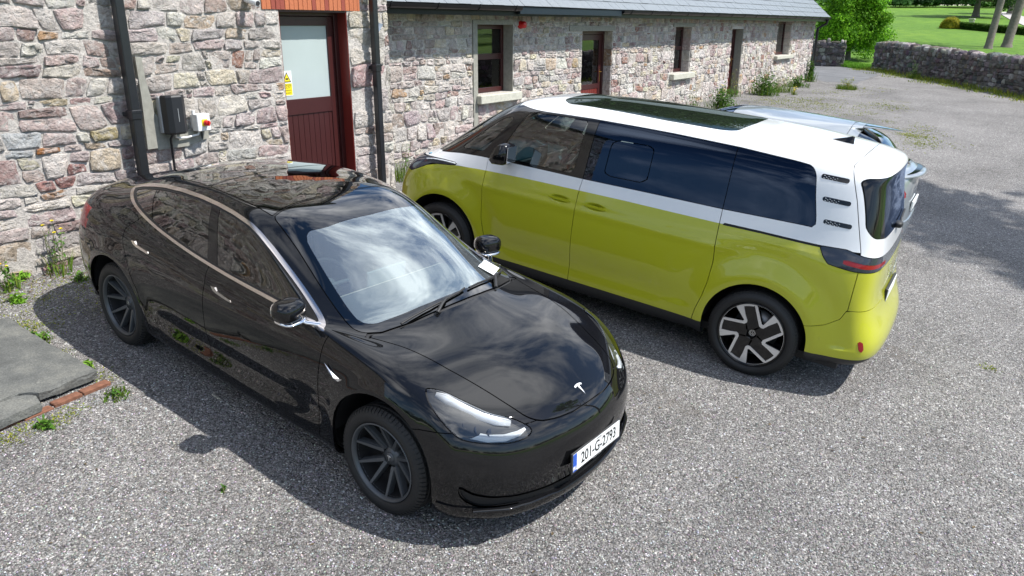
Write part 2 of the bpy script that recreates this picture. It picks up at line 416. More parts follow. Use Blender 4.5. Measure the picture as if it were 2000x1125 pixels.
def lawn_mat():
    q = NT('lawn grass'); p = q.pos()
    n1 = q.noise(p, 1.1, 5, .6); n2 = q.noise(p, 14, 4, .7)
    c = q.ramp(n1, [(.3, (.070, .155, .016)), (.55, (.105, .21, .022)), (.75, (.15, .25, .03))]); c = q.mix(.45, c, q.ramp(n2, [(.3, (.5, .5, .5)), (.7, (1.25, 1.25, 1.1))]), 'MULTIPLY')
    far = q.ramp(q.noise(p, .07, 2), [(.42, (.9, .92, .9)), (.6, (1.1, 1.06, 1))]); c = q.mix(1., c, far, 'MULTIPLY')
    q.set(col=c, rough=.8, normal=q.bump(n2, .8, .06), spec=.2); return q.m
MAT_LAWN = lawn_mat()
def tarmac_mat():
    q = NT('worn tarmac'); p = q.pos(); n = q.noise(p, 90, 3); c = q.ramp(q.noise(p, 1.3, 5), [(.3, (.085, .087, .092)), (.7, (.15, .152, .158))]); c = q.mix(.35, c, q.ramp(n, [(.35, .5), (.65, 1.4)]), 'MULTIPLY')
    q.set(col=c, rough=.8, normal=q.bump(n, .6, .006)); return q.m
def gp(px, py):
    """where the ground lies under a direction"""
    d = MW.T @ np.array([(px-1000)/F_PX, (py-562.5)/F_PX, 1.])
    for t in np.arange(1, 160, .1):
        p = np.array([0, 0, CAM_H])+d*t
        if p[2] < float(ground_z(p[0], p[1])): return p[0], p[1]
    return p[0], p[1]
WA0, WA1 = np.array(gp(1703, 137)), np.array(gp(2000, 190)); WB1, WB0 = np.array(gp(1646, 131)), np.array(gp(1588, 129))
WA2 = WA1+nrm(WA1-WA0)*13; WB0 = WB1+nrm(WB0-WB1)*5
wall_line = [(41.6, 30), (41.6, 6.1), (41.3, 5.9), (16.0, -6.8), (-40, -34), (-60, -34), (-60, 30)]
sheet('lawn', MAT_LAWN, -70, 190, -130, 170, 2.5, None, -.03)
sheet('gravel_yard', MAT_GRAVEL, -22, 50, -26, 14.5, .5, np.array([tuple(WB0+[.2, 0]), tuple(WB1+[.2, 0]), tuple(WA0+[.1, 0]), tuple(WA1), tuple(WA2), tuple(WA2+nrm(WA2-WA0)*26), (-21, -24), (-21, 12), (WB0[0], 14)]), .006)
sheet('tarmac_path', tarmac_mat(), 28, 50, 3, 15, .2, np.array([gp(1584, 153), gp(1611, 160), gp(1650, 162), gp(1670, 164), gp(1688, 157), gp(1710, 149), gp(1718, 141), gp(1703, 136), gp(1648, 131), tuple(WB0), (32.6, 13), (32.4, 9)]), .012, wob=.035)
# ---------------------------------------------------------------- rubble masonry
STONE_PAL = [((.70, .655, .60), 34), ((.61, .535, .50), 30), ((.54, .44, .415), 24), ((.45, .325, .30), 8), ((.60, .50, .38), 8), ((.50, .33, .20), 1.6), ((.38, .21, .165), 1.6), ((.67, .61, .48), 9), ((.50, .47, .45), 5)]
def stone_mat(name, lime=.5, dark=1.):
    q = NT(name); p = q.pos()
    at = q.n('ShaderNodeAttribute', attribute_name='col').outputs['Color']
    v = q.ramp(q.noise(p, 7, 8, .68, .6), [(.28, (.62, .60, .60)), (.5, (1, 1, 1)), (.72, (1.28, 1.24, 1.18))]); c = q.mix(.9, at, v, 'MULTIPLY')
    warm = q.ramp(q.noise(p, 4.5, 5, .7, 1.), [(.60, 0), (.74, .45)]); c = q.mix(warm, c, (.50, .34, .19))
    sm = q.ramp(q.noise(p, 11, 9, .72, .9), [(.47, 0), (.62, lime)]); c = q.mix(sm, c, (.72*dark, .69*dark, .66*dark))
    pit = q.ramp(q.noise(p, 55, 5, .75), [(.30, .35), (.44, 1.)]); c = q.mix(.8, c, pit, 'MULTIPLY')
    rid = q.n('ShaderNodeTexNoise', {'Vector': p, 'Scale': 9., 'Detail': 10., 'Roughness': .6, 'Distortion': .8}, noise_type='RIDGED_MULTIFRACTAL') if False else None
    cr = q.n('ShaderNodeTexVoronoi', {'Vector': q.mix(.16, p, q.n('ShaderNodeTexNoise', {'Vector': p, 'Scale': 12., 'Detail': 4.}).outputs['Color']), 'Scale': 13, 'Randomness': 1.}, feature='F1', distance='CHEBYCHEV')
    h = q.math('ADD', q.math('MULTIPLY', q.noise(p, 10, 10, .72, .6), 1.5), q.math('MULTIPLY', q.noise(p, 60, 6, .75), .4))
    h = q.math('ADD', h, q.math('MULTIPLY', cr.outputs['Distance'], -.55))
    q.set(col=c, rough=.92, spec=.12, normal=q.bump(h, 1., .068)); return q.m
MAT_STONE = stone_mat('rubble stone', .62)
MAT_STONE_DARK = stone_mat('old dark stone', .25, .45)
def mortar_mat(name, col):
    q = NT(name); p = q.pos(); n = q.noise(p, 30, 9, .75)
    c = q.mix(.85, col, q.ramp(n, [(.3, .45), (.6, 1.15)]), 'MULTIPLY'); c = q.mix(q.ramp(q.noise(p, 3, 4), [(.4, 0), (.7, .4)]), c, tuple(a*.62 for a in col))
    q.set(col=c, rough=.95, spec=.1, normal=q.bump(n, 1., .03)); return q.m
MAT_MORTAR = mortar_mat('lime mortar', (.60, .56, .52)); MAT_MORTAR_DARK = mortar_mat('dark mortar', (.14, .13, .12))
def rubble(W0, W1, Z0, Z1, holes, rng, hmin=.10, hmax=.30, wf=(.8, 2.6), small=.3):
    """roughly coursed rubble: polygons (list of 2D points) between W0..W1, Z0..Z1, holes = (x0,x1,z0,z1)"""
    # courses
    zs = [Z0]
    while zs[-1] < Z1-hmin*.6: zs.append(zs[-1]+rng.uniform(hmin, hmax) if rng.random() > .25 else zs[-1]+rng.uniform(hmin*.6, hmin*1.1))
    zs[-1] = Z1
    ph = rng.uniform(0, 6.28, (len(zs), 3)); am = rng.uniform(.4, 1.0, (len(zs), 3))
    def bz(k, x):
        if k == 0 or k == len(zs)-1: return zs[k]
        gapm = min(zs[k]-zs[k-1], zs[k+1]-zs[k])
        return zs[k]+gapm*.17*(am[k, 0]*math.sin(x*1.7+ph[k, 0])+am[k, 1]*math.sin(x*4.1+ph[k, 1])+.6*am[k, 2]*math.sin(x*9+ph[k, 2]))
    out = []
    for k in range(len(zs)-1):
        za, zb = zs[k], zs[k+1]; h = zb-za; zm = (za+zb)/2
        iv = [(W0, W1)]
        for hx0, hx1, hz0, hz1 in holes:
            if zb > hz0+.02 and za < hz1-.02 and min(zb, hz1)-max(za, hz0) > .25*h:
                nv = []
                for a, b in iv:
                    if hx1 <= a or hx0 >= b: nv.append((a, b))
                    else:
                        if hx0-a > .02: nv.append((a, hx0))
                        if b-hx1 > .02: nv.append((hx1, b))
                iv = nv
        for a, b in iv:
            x = a; first = True; tilt0 = 0
            while x < b-1e-3:
                w_ = h*rng.uniform(*wf) if h > .13 else rng.uniform(.14, .42); w_ = min(max(w_, .10), .62)
                if b-(x+w_) < .09: w_ = b-x
                x2 = x+w_; last = x2 >= b-1e-3
                tilt1 = 0 if last else rng.uniform(-.22, .22)*min(h, .2)
                bl, tl = x-(tilt0), x+tilt0; br, tr = x2-tilt1, x2+tilt1
                lo = lambda t: bz(k, t); hi = lambda t: bz(k+1, t)
                def cell(f0, f1, u0, u1, s0=0, s1=0):
                    # fractions f vertical, u horizontal
                    n = max(2, int((u1-u0)*w_/.09)+1); P = []
                    for t in np.linspace(u0, u1, n): xx = bl+(br-bl)*t; P.append((xx+(tl-bl+(tr-tl-br+bl)*t)*f0, lo(xx)+(hi(xx)-lo(xx))*(f0+s0*(t-.5))))
                    for t in np.linspace(u1, u0, n): xx = bl+(br-bl)*t; P.append((xx+(tl-bl+(tr-tl-br+bl)*t)*f1, lo(xx)+(hi(xx)-lo(xx))*(f1+s1*(t-.5))))
                    return P
                r = rng.random()
                if h > .19 and r < small:
                    f = rng.uniform(.35, .65); s = rng.uniform(-.12, .12)
                    if rng.random() < .5 and w_ > .2:
                        u = rng.uniform(.35, .65); out += [cell(0, f, 0, 1, 0, s), cell(f, 1, 0, u, s*.5, 0), cell(f, 1, u, 1, s*.5, 0)]
                    else: out += [cell(0, f, 0, 1, 0, s), cell(f, 1, 0, 1, s, 0)]
                elif w_ > .3 and r > .86:
                    u = rng.uniform(.72, .82); f = rng.uniform(.4, .6); out += [cell(0, 1, 0, u), cell(0, f, u, 1), cell(f, 1, u, 1)]
                else: out.append(cell(0, 1, 0, 1))
                x = x2; tilt0 = tilt1
    return out
def stone_geo(P, rng, mort=.0058, proud=.02, rough=.012):
    """rounded, slightly domed stone from its outline; returns verts (u, v, out) and faces"""
    P = np.array(P); c = P.mean(0); w_, h_ = np.ptp(P[:, 0]), np.ptp(P[:, 1]); r = min(w_, h_)
    # densify then pull corners in
    Q = []
    n = len(P)
    for i in range(n):
        a, b = P[i], P[(i+1) % n]; L = np.linalg.norm(b-a); k = max(1, int(round(L/max(.07, r*.42))))
        for t in range(k): Q.append(a+(b-a)*t/k)
    Q = np.array(Q); n = len(Q)
    if n < 6: Q = np.concatenate([[Q[i], (Q[i]+Q[(i+1) % n])/2] for i in range(n)]); n = len(Q)
    Q = Q*.72+(np.roll(Q, 1, 0)+np.roll(Q, -1, 0))*.14
    d = Q-c; L = np.linalg.norm(d, axis=1)[:, None]+1e-9
    Q = Q-d/L*mort+rng.normal(0, rough*.30, (n, 2))
    pr = proud*rng.uniform(.1, 1.25); tiltu, tiltv = rng.normal(0, .07, 2)
    def ring(k, hgt, j):
        R = c+(Q-c)*k; o = hgt+tiltu*(R[:, 0]-c[0])+tiltv*(R[:, 1]-c[1])+rng.normal(0, j, n); return np.column_stack([R, o])
    b = min(.012, r*.12)/(r*.5)
    v = np.concatenate([np.column_stack([Q, np.full(n, -.03)]), ring(1, pr*.6, .002), ring(1-b, pr+.003, rough*.35), ring(.55, pr+rough*.25, rough*.8), [[c[0]+rng.normal(0, r*.08), c[1]+rng.normal(0, r*.08), pr+rough*rng.uniform(-.5, 1.)]]])
    f = []
    for k in range(3):
        for i in range(n): f.append((k*n+i, k*n+(i+1) % n, k*n+n+(i+1) % n, k*n+n+i))
    f += [(3*n+i, 3*n+(i+1) % n, 4*n) for i in range(n)]
    return v, f
def n_of(f): return len(f)//4
def pick_col(rng, pal):
    w_ = np.array([a[1] for a in pal], float); i = rng.choice(len(pal), p=w_/w_.sum()); return np.clip(np.array(pal[i][0])*rng.uniform(.82, 1.15)+rng.normal(0, .012, 3), .01, .9)
def set_col(me, cols):
    at = me.color_attributes.new('col', 'FLOAT_COLOR', 'CORNER'); at.data.foreach_set('color', np.repeat(np.column_stack([cols, np.ones(len(cols))]), 1, 0).astype(np.float32).ravel())
def build_stones(polys, M4, parent, rng, mat, vis=None, limit=300, pal=STONE_PAL, name='stone', special=None, **k):
    """M4: (u, v, out) -> world. The largest in view become parts, the rest one joined part."""
    A = np.array(M4)[:3, :3]; T = np.array(M4)[:3, 3]; items = []
    for P in polys:
        q = np.array(P); c = q.mean(0); area = np.ptp(q[:, 0])*np.ptp(q[:, 1]); W = A@np.array([c[0], c[1], 0])+T
        cc = MW@(W-np.array([0, 0, CAM_H])); sx, sy = 1000+F_PX*cc[0]/max(cc[2], .1), 562+F_PX*cc[1]/max(cc[2], .1)
        inside = cc[2] > .5 and -60 < sx < 2060 and -60 < sy < 1185 and (vis is None or vis(sx, sy))
        items.append((area/max(cc[2], .5)**2 if inside else -1, P, c))
    items.sort(key=lambda t: -t[0]); jv, jf, jc = [], [], []; nb = 0
    for i, (s, P, c) in enumerate(items):
        v, f = stone_geo(P, rng, **k); col = pick_col(rng, pal)
        if special: 
            sc = special(c); col = np.array(sc) if sc is not None else col
        W = v@A.T+T; nl = sum(len(a) for a in f)
        if i < limit and s > 0:
            me = bpy.data.meshes.new(name); me.from_pydata(W.tolist(), [], f); set_col(me, np.tile(col, (nl, 1)))
            me.polygons.foreach_set('use_smooth', [k_ >= n_of(f)*2 for k_ in range(len(f))]); link(name, me, parent, mat)
        else:
            jf += [tuple(a+nb for a in q) for q in f]; jv.append(W); nb += len(W); jc.append(np.tile(col, (nl, 1)))
    if jv:
        me = bpy.data.meshes.new('small_stones'); me.from_pydata(np.concatenate(jv).tolist(), [], jf); set_col(me, np.concatenate(jc))
        tag(link('small_stones', me, parent, mat), kind='stuff')
def wall_with_holes(mb, x0, x1, y0, y1, z0, z1, holes, zbot=None):
    """solid wall made of boxes around openings; front face at y0"""
    xs = sorted(set([x0, x1]+[h[0] for h in holes]+[h[1] for h in holes]))
    for a, b in zip(xs[:-1], xs[1:]):
        hh = [h for h in holes if h[0] <= a+1e-6 and h[1] >= b-1e-6]
        if not hh: mb.box(a, b, y0, y1, z0, z1)
        else:
            h = hh[0]
            if h[2] > z0: mb.box(a, b, y0, y1, z0, h[2])
            if h[3] < z1: mb.box(a, b, y0, y1, h[3], z1)
FRONT = lambda Y: Matrix(((1, 0, 0, 0), (0, 0, -1, Y), (0, 1, 0, 0), (0, 0, 0, 1)))   # (u,v,out) on a wall facing -Y
# ---------------------------------------------------------------- black saloon: control net
SALOON_NET = [
[(2.19,0,.17),(2.16,.35,.17),(2.04,.62,.17),(1.90,.74,.17),(1.79,.78,.17),(1.44,.80,.16),(.95,.80,.16),(.5,.81,.16),(0,.82,.16),(-.5,.82,.16),(-.95,.82,.165),(-1.44,.80,.19),(-1.85,.78,.22),(-2.12,.68,.24),(-2.27,.40,.25),(-2.31,0,.25)],
[(2.275,0,.20),(2.235,.36,.20),(2.12,.65,.20),(1.98,.79,.20),(1.85,.855,.20),(1.44,.875,.21),(.95,.875,.215),(.5,.88,.22),(0,.885,.22),(-.5,.885,.22),(-.95,.885,.23),(-1.44,.88,.26),(-1.85,.86,.29),(-2.17,.74,.32),(-2.34,.42,.33),(-2.38,0,.33)],
[(2.285,0,.34),(2.245,.37,.34),(2.13,.67,.34),(1.99,.82,.35),(1.85,.89,.36),(1.44,.91,.37),(.95,.895,.37),(.5,.895,.36),(0,.90,.36),(-.5,.90,.36),(-.95,.905,.37),(-1.44,.92,.39),(-1.85,.90,.42),(-2.20,.77,.45),(-2.385,.44,.46),(-2.42,0,.46)],
[(2.30,0,.49),(2.255,.37,.50),(2.135,.66,.52),(1.98,.83,.54),(1.84,.895,.54),(1.44,.92,.53),(.95,.905,.52),(.5,.91,.51),(0,.915,.51),(-.5,.92,.51),(-.95,.925,.52),(-1.44,.935,.54),(-1.85,.915,.57),(-2.2,.79,.59),(-2.39,.45,.60),(-2.42,0,.60)],
[(2.285,0,.62),(2.225,.36,.635),(2.085,.64,.665),(1.945,.80,.69),(1.80,.88,.70),(1.44,.92,.70),(.95,.91,.69),(.5,.915,.68),(0,.92,.68),(-.5,.925,.69),(-.95,.93,.70),(-1.44,.938,.72),(-1.85,.91,.76),(-2.18,.78,.79),(-2.36,.44,.80),(-2.39,0,.80)],
[(2.205,0,.715),(2.14,.34,.735),(1.98,.60,.77),(1.84,.765,.80),(1.69,.85,.82),(1.42,.895,.835),(.95,.89,.83),(.5,.895,.83),(0,.90,.835),(-.5,.905,.85),(-.95,.91,.87),(-1.44,.91,.90),(-1.85,.865,.93),(-2.15,.74,.95),(-2.33,.42,.98),(-2.37,0,.985)],
[(2.06,0,.795),(2.00,.31,.805),(1.84,.55,.835),(1.70,.70,.865),(1.56,.785,.885),(1.35,.84,.90),(.95,.855,.91),(.5,.86,.915),(0,.865,.925),(-.5,.87,.945),(-.95,.875,.965),(-1.44,.865,.995),(-1.82,.80,1.015),(-2.10,.69,1.03),(-2.28,.39,1.045),(-2.33,0,1.05)],
[(1.70,0,.915),(1.66,.27,.92),(1.52,.47,.93),(1.42,.60,.935),(1.33,.685,.935),(1.20,.755,.935),(.88,.815,.945),(.47,.835,.95),(0,.84,.96),(-.5,.845,.98),(-.95,.845,1.005),(-1.42,.82,1.04),(-1.76,.74,1.065),(-2.02,.62,1.075),(-2.18,.34,1.085),(-2.22,0,1.09)],
[(1.17,0,1.01),(1.15,.25,1.005),(1.08,.46,.99),(1.02,.60,.975),(.96,.68,.965),(.88,.745,.96),(.72,.785,.975),(.42,.80,.995),(0,.81,1.01),(-.5,.815,1.03),(-.95,.81,1.06),(-1.38,.765,1.10),(-1.65,.68,1.12),(-1.83,.54,1.13),(-1.95,.30,1.14),(-1.98,0,1.145)],
[(.75,0,1.215),(.74,.22,1.21),(.69,.41,1.195),(.63,.54,1.17),(.57,.62,1.145),(.51,.675,1.12),(.42,.71,1.13),(.25,.73,1.165),(-.02,.74,1.19),(-.48,.745,1.21),(-.90,.735,1.215),(-1.25,.685,1.215),(-1.44,.60,1.22),(-1.56,.48,1.235),(-1.63,.26,1.25),(-1.65,0,1.255)],
[(.30,0,1.39),(.29,.2,1.388),(.26,.37,1.380),(.215,.48,1.365),(.165,.54,1.350),(.10,.582,1.338),(.02,.608,1.340),(-.08,.628,1.350),(-.22,.64,1.36),(-.48,.64,1.37),(-.78,.63,1.36),(-1.02,.585,1.345),(-1.14,.51,1.345),(-1.23,.40,1.355),(-1.28,.22,1.365),(-1.30,0,1.37)],
[(.02,0,1.44),(.02,.16,1.438),(0,.26,1.435),(-.025,.33,1.432),(-.055,.365,1.429),(-.10,.39,1.427),(-.15,.405,1.427),(-.22,.415,1.428),(-.32,.42,1.428),(-.46,.42,1.43),(-.6,.41,1.427),(-.72,.38,1.423),(-.79,.33,1.421),(-.85,.26,1.422),(-.89,.14,1.424),(-.91,0,1.424)],
[(x,0,z) for x,z in zip((-.14,-.15,-.165,-.18,-.20,-.22,-.25,-.30,-.36,-.43,-.50,-.56,-.60,-.63,-.655,-.68),(1.455,1.455,1.456,1.457,1.457,1.458,1.458,1.458,1.457,1.455,1.452,1.449,1.447,1.445,1.443,1.442))]]
# ---------------------------------------------------------------- two-tone van: control net
VAN_NET = [
[(2.34,0,.24),(2.31,.42,.24),(2.20,.72,.24),(2.06,.82,.24),(1.93,.86,.24),(1.62,.88,.23),(1.15,.88,.22),(.6,.89,.215),(0,.89,.215),(-.6,.89,.215),(-1.15,.88,.22),(-1.62,.88,.24),(-1.98,.86,.25),(-2.25,.80,.26),(-2.42,.60,.26),(-2.46,0,.26)],
[(2.41,0,.31),(2.38,.43,.31),(2.27,.76,.31),(2.12,.89,.31),(1.97,.94,.31),(1.62,.955,.30),(1.15,.955,.29),(.6,.955,.285),(0,.955,.285),(-.6,.955,.285),(-1.15,.955,.29),(-1.62,.955,.31),(-1.98,.945,.33),(-2.32,.875,.33),(-2.515,.64,.33),(-2.555,0,.33)],
[(2.45,0,.46),(2.42,.44,.46),(2.31,.78,.46),(2.15,.92,.46),(1.99,.968,.46),(1.62,.985,.46),(1.15,.978,.45),(.6,.975,.45),(0,.975,.45),(-.6,.975,.45),(-1.15,.98,.45),(-1.62,.985,.46),(-1.98,.97,.47),(-2.335,.89,.48),(-2.53,.65,.48),(-2.57,0,.48)],
[(2.46,0,.64),(2.43,.44,.64),(2.32,.78,.64),(2.16,.925,.64),(2.0,.975,.64),(1.62,.992,.64),(1.15,.988,.64),(.6,.985,.64),(0,.985,.64),(-.6,.985,.64),(-1.15,.988,.64),(-1.62,.992,.64),(-1.98,.975,.65),(-2.315,.885,.65),(-2.47,.64,.65),(-2.50,0,.65)],
[(2.44,0,.82),(2.41,.44,.82),(2.30,.77,.82),(2.15,.915,.82),(2.0,.968,.82),(1.62,.99,.82),(1.15,.99,.82),(.6,.99,.82),(0,.99,.82),(-.6,.99,.82),(-1.15,.99,.82),(-1.62,.99,.82),(-1.98,.97,.82),(-2.29,.88,.83),(-2.42,.64,.84),(-2.445,0,.84)],
[(2.38,0,.985),(2.35,.43,.985),(2.24,.75,.985),(2.10,.885,.985),(1.97,.945,.99),(1.62,.972,1.0),(1.15,.975,1.01),(.6,.975,1.02),(0,.975,1.02),(-.6,.975,1.03),(-1.15,.975,1.03),(-1.62,.972,1.03),(-1.98,.952,1.03),(-2.275,.865,1.03),(-2.405,.63,1.03),(-2.43,0,1.03)],
[(2.27,0,1.095),(2.24,.40,1.095),(2.14,.69,1.10),(2.02,.82,1.105),(1.90,.885,1.11),(1.59,.93,1.12),(1.15,.945,1.13),(.6,.95,1.14),(0,.952,1.14),(-.6,.952,1.15),(-1.15,.952,1.15),(-1.62,.948,1.15),(-1.98,.928,1.15),(-2.262,.845,1.15),(-2.39,.615,1.15),(-2.415,0,1.15)],
[(2.08,0,1.185),(2.05,.37,1.185),(1.97,.63,1.19),(1.87,.755,1.195),(1.76,.83,1.20),(1.51,.89,1.21),(1.12,.917,1.215),(.6,.925,1.22),(0,.928,1.225),(-.6,.928,1.23),(-1.15,.928,1.23),(-1.62,.922,1.23),(-1.98,.902,1.23),(-2.25,.82,1.23),(-2.375,.60,1.24),(-2.395,0,1.24)],
[(1.76,0,1.41),(1.74,.35,1.41),(1.67,.57,1.41),(1.58,.68,1.40),(1.48,.76,1.40),(1.29,.82,1.40),(1.03,.86,1.41),(.6,.875,1.42),(0,.88,1.42),(-.6,.88,1.43),(-1.15,.88,1.43),(-1.62,.875,1.43),(-1.96,.855,1.43),(-2.22,.78,1.44),(-2.335,.57,1.45),(-2.355,0,1.45)],
[(1.41,0,1.655),(1.39,.33,1.655),(1.34,.53,1.65),(1.26,.64,1.64),(1.19,.705,1.635),(1.05,.765,1.635),(.87,.80,1.645),(.55,.82,1.655),(0,.83,1.665),(-.6,.83,1.67),(-1.15,.83,1.67),(-1.60,.825,1.67),(-1.92,.80,1.67),(-2.165,.73,1.675),(-2.285,.53,1.685),(-2.305,0,1.69)],
[(1.12,0,1.805),(1.11,.31,1.805),(1.07,.49,1.80),(1.01,.59,1.785),(.95,.65,1.775),(.84,.70,1.775),(.70,.735,1.785),(.45,.75,1.80),(0,.76,1.815),(-.6,.765,1.82),(-1.15,.765,1.82),(-1.56,.76,1.815),(-1.88,.735,1.81),(-2.12,.665,1.805),(-2.265,.48,1.81),(-2.30,0,1.815)],
[(.88,0,1.865),(.87,.25,1.865),(.83,.41,1.86),(.79,.48,1.853),(.73,.53,1.85),(.64,.57,1.85),(.53,.60,1.86),(.33,.61,1.872),(-.05,.62,1.885),(-.6,.62,1.892),(-1.12,.62,1.892),(-1.48,.61,1.886),(-1.75,.585,1.875),(-1.96,.51,1.865),(-2.08,.35,1.865),(-2.11,0,1.868)],
[(.60,0,1.90),(.59,.14,1.90),(.57,.22,1.898),(.54,.26,1.895),(.50,.285,1.892),(.44,.30,1.892),(.35,.31,1.895),(.2,.32,1.902),(-.1,.32,1.91),(-.6,.32,1.915),(-1.05,.32,1.913),(-1.35,.315,1.908),(-1.58,.29,1.90),(-1.75,.25,1.895),(-1.83,.17,1.892),(-1.85,0,1.892)],
[(x,0,z) for x,z in zip((.42,.41,.40,.38,.36,.33,.28,.15,-.15,-.6,-1.0,-1.25,-1.42,-1.52,-1.58,-1.62),(1.91,1.91,1.91,1.91,1.91,1.91,1.913,1.917,1.922,1.925,1.922,1.917,1.912,1.909,1.907,1.906))]]
# ---------------------------------------------------------------- car materials
def paint(name, col, rough=.25, coat=1., dust=.03, metal=0., flake=0):
    q = NT(name); p = q.objc()
    d = q.ramp(q.noise(p, 260, 2, .5), [(.69, 0), (.73, 1)])
    big = q.ramp(q.noise(p, 5, 4, .6), [(.35, .25), (.75, 1)])
    f = q.math('MULTIPLY', q.math('MULTIPLY', d, big), dust*5)
    film = q.math('MULTIPLY', big, dust)
    c = q.mix(q.math('ADD', f, film), col, (.42, .40, .37))
    q.set(col=c, rough=rough, coat=coat, metal=metal, coatr=.012, spec=.0 if name.startswith('black') else .3, coatior=1.5)
    q.t.links.new(q.bump(q.noise(p, 9, 2), .03, .004), q.b.inputs['Coat Normal'])
    return q.m
M = {}
M['black_paint'] = paint('black paint', (.004, .0042, .005), .3, 1., .006)
M['lime_paint'] = paint('lime paint', (.43, .44, .014), .36, 1., .02)
M['white_paint'] = paint('white paint', (.78, .79, .79), .35, 1., .02)
M['silver_paint'] = paint('silver paint', (.24, .265, .285), .35, 1., .02, .15)
M['gloss_black'] = simple('gloss black trim', (.006, .006, .007), .08)
M['black_plastic'] = simple('black plastic', (.018, .018, .019), .5, bumpy=.0004, bs=500)
M['dark_trim'] = simple('dark trim', (.008, .008, .009), .6)
M['rubber'] = simple('tyre rubber', (.0105, .0107, .0112), .62, bumpy=.0006, bs=90, var=.35)
M['anthracite'] = simple('anthracite alloy', (.085, .092, .10), .38, .4, var=.15, bs=14)
M['alloy'] = simple('machined alloy', (.72, .73, .74), .28, .75, var=.04)
M['chrome'] = simple('satin chrome', (.70, .64, .60), .16, 1., var=.03)
M['bright_chrome'] = simple('bright chrome', (.82, .83, .85), .06, 1., var=.02)
M['disc'] = simple('brake disc', (.3, .29, .28), .4, .9)
M['white_plate'] = simple('plate white', (.78, .8, .8), .35, var=.03)
M['plate_blue'] = simple('plate blue', (.02, .09, .45), .4, var=.05)
M['ink'] = simple('black ink', (.01, .01, .01), .5)
M['white_ink'] = simple('white ink', (.75, .75, .75), .5)
M['seat_dark'] = simple('dark seat cloth', (.03, .031, .034), .7, bumpy=.0008, bs=60)
M['dash_grey'] = simple('grey dashboard', (.10, .115, .12), .6, bumpy=.0005, bs=120)
M['dash_wood'] = simple('pale dash strip', (.55, .5, .42), .5)
M['screen_off'] = simple('blank screen', (.25, .30, .32), .12)
M['dash_blue'] = simple('blue grey dashboard', (.12, .30, .40), .55)
M['cream_trim'] = simple('pale interior trim', (.55, .58, .58), .6)
M['lamp_white'] = simple('lamp light guide', (.8, .84, .88), .25, var=.02)
M['red_lens'] = simple('red lens', (.26, .008, .012), .12, var=.1)
M['smoke_lens'] = simple('smoked lens', (.03, .035, .05), .07)
def glass(name, tint, ior=1.52, extra=.0, rough=.0, alpha=.0, dcol=(.02, .02, .02), k=1.7, gcol=(1, 1, 1)):
    """thin window glass: tinted see-through plus mirror reflection that grows at grazing angles"""
    q = NT(name); t = q.t; t.nodes.remove(q.b)
    fr = q.n('ShaderNodeFresnel', {'IOR': ior}); f = q.math('MINIMUM', q.math('ADD', q.math('MULTIPLY', fr.outputs[0], k), extra), 1.)
    tr = q.n('ShaderNodeBsdfTransparent', {'Color': (*tint, 1)}); gl = q.n('ShaderNodeBsdfGlossy', {'Color': (*gcol, 1), 'Roughness': rough})
    df = q.n('ShaderNodeBsdfDiffuse', {'Color': (*dcol, 1)}); m0 = q.n('ShaderNodeMixShader', {0: alpha, 1: tr.outputs[0], 2: df.outputs[0]})
    mx = q.n('ShaderNodeMixShader', {0: f, 1: m0.outputs[0], 2: gl.outputs[0]}); t.links.new(mx.outputs[0], q.o.inputs[0])
    return q.m
M['windscreen'] = glass('windscreen glass', (.60, .70, .70), 1.7, .15, gcol=(.88, .98, 1.), alpha=.13, dcol=(.55, .60, .61))  # pale dust film and raised mirror also stand for a milky sky reflection
M['side_glass'] = glass('side window glass', (.42, .50, .48), 1.5, .02)
M['privacy'] = glass('privacy glass', (.03, .04, .05), 1.5, .0, k=1.35, gcol=(.55, .70, 1.))  # blue mirror tint puts a deeper sky into the reflection
M['dark_glass'] = glass('black roof glass', (.0, .0, .0), 1.5, .02)
M['lens'] = glass('clear lens', (.93, .95, .96), 1.5, .01)
M['pane'] = glass('window pane', (.55, .62, .6), 1.5, .02)
M['frosted'] = simple('frosted film', (.42, .50, .50), .35, var=.05)

def blob(mb, c, r, e=2.6, n=20, m=12, M4=None, mi=0):
    """rounded box (superellipsoid)"""
    v = []; f = []
    pw = lambda a: math.copysign(abs(a)**(2/e), a)
    for i in range(m+1):
        t = -math.pi/2+math.pi*i/m
        for k in range(n):
            a = 2*math.pi*k/n
            p = Vector((r[0]*pw(math.cos(t))*pw(math.cos(a)), r[1]*pw(math.cos(t))*pw(math.sin(a)), r[2]*pw(math.sin(t))))
            if M4 is not None: p = M4 @ p
            v.append((p.x+c[0], p.y+c[1], p.z+c[2]))
    for i in range(m):
        for k in range(n): f.append((i*n+k, i*n+(k+1) % n, (i+1)*n+(k+1) % n, (i+1)*n+k))
    return mb.add(v, f, mi, True)
def gap(S, d, g=.005):
    """cut along d=0 leaving an open joint of width g; returns (d<0, d>0)"""
    a = S.cut(d+g/2); d2 = np.concatenate([d, np.zeros(0)])
    inside = a[0]
    b = S.cut(d-g/2)
    return inside, b[1]
def dirproj(V, d):
    d = nrm(d); e1 = nrm(np.cross(d, [0, 0, 1])); e2 = np.cross(e1, d)
    P = np.stack([V[:, 0], np.abs(V[:, 1]), V[:, 2]], 1)
    return np.stack([P@e1, P@e2], 1)
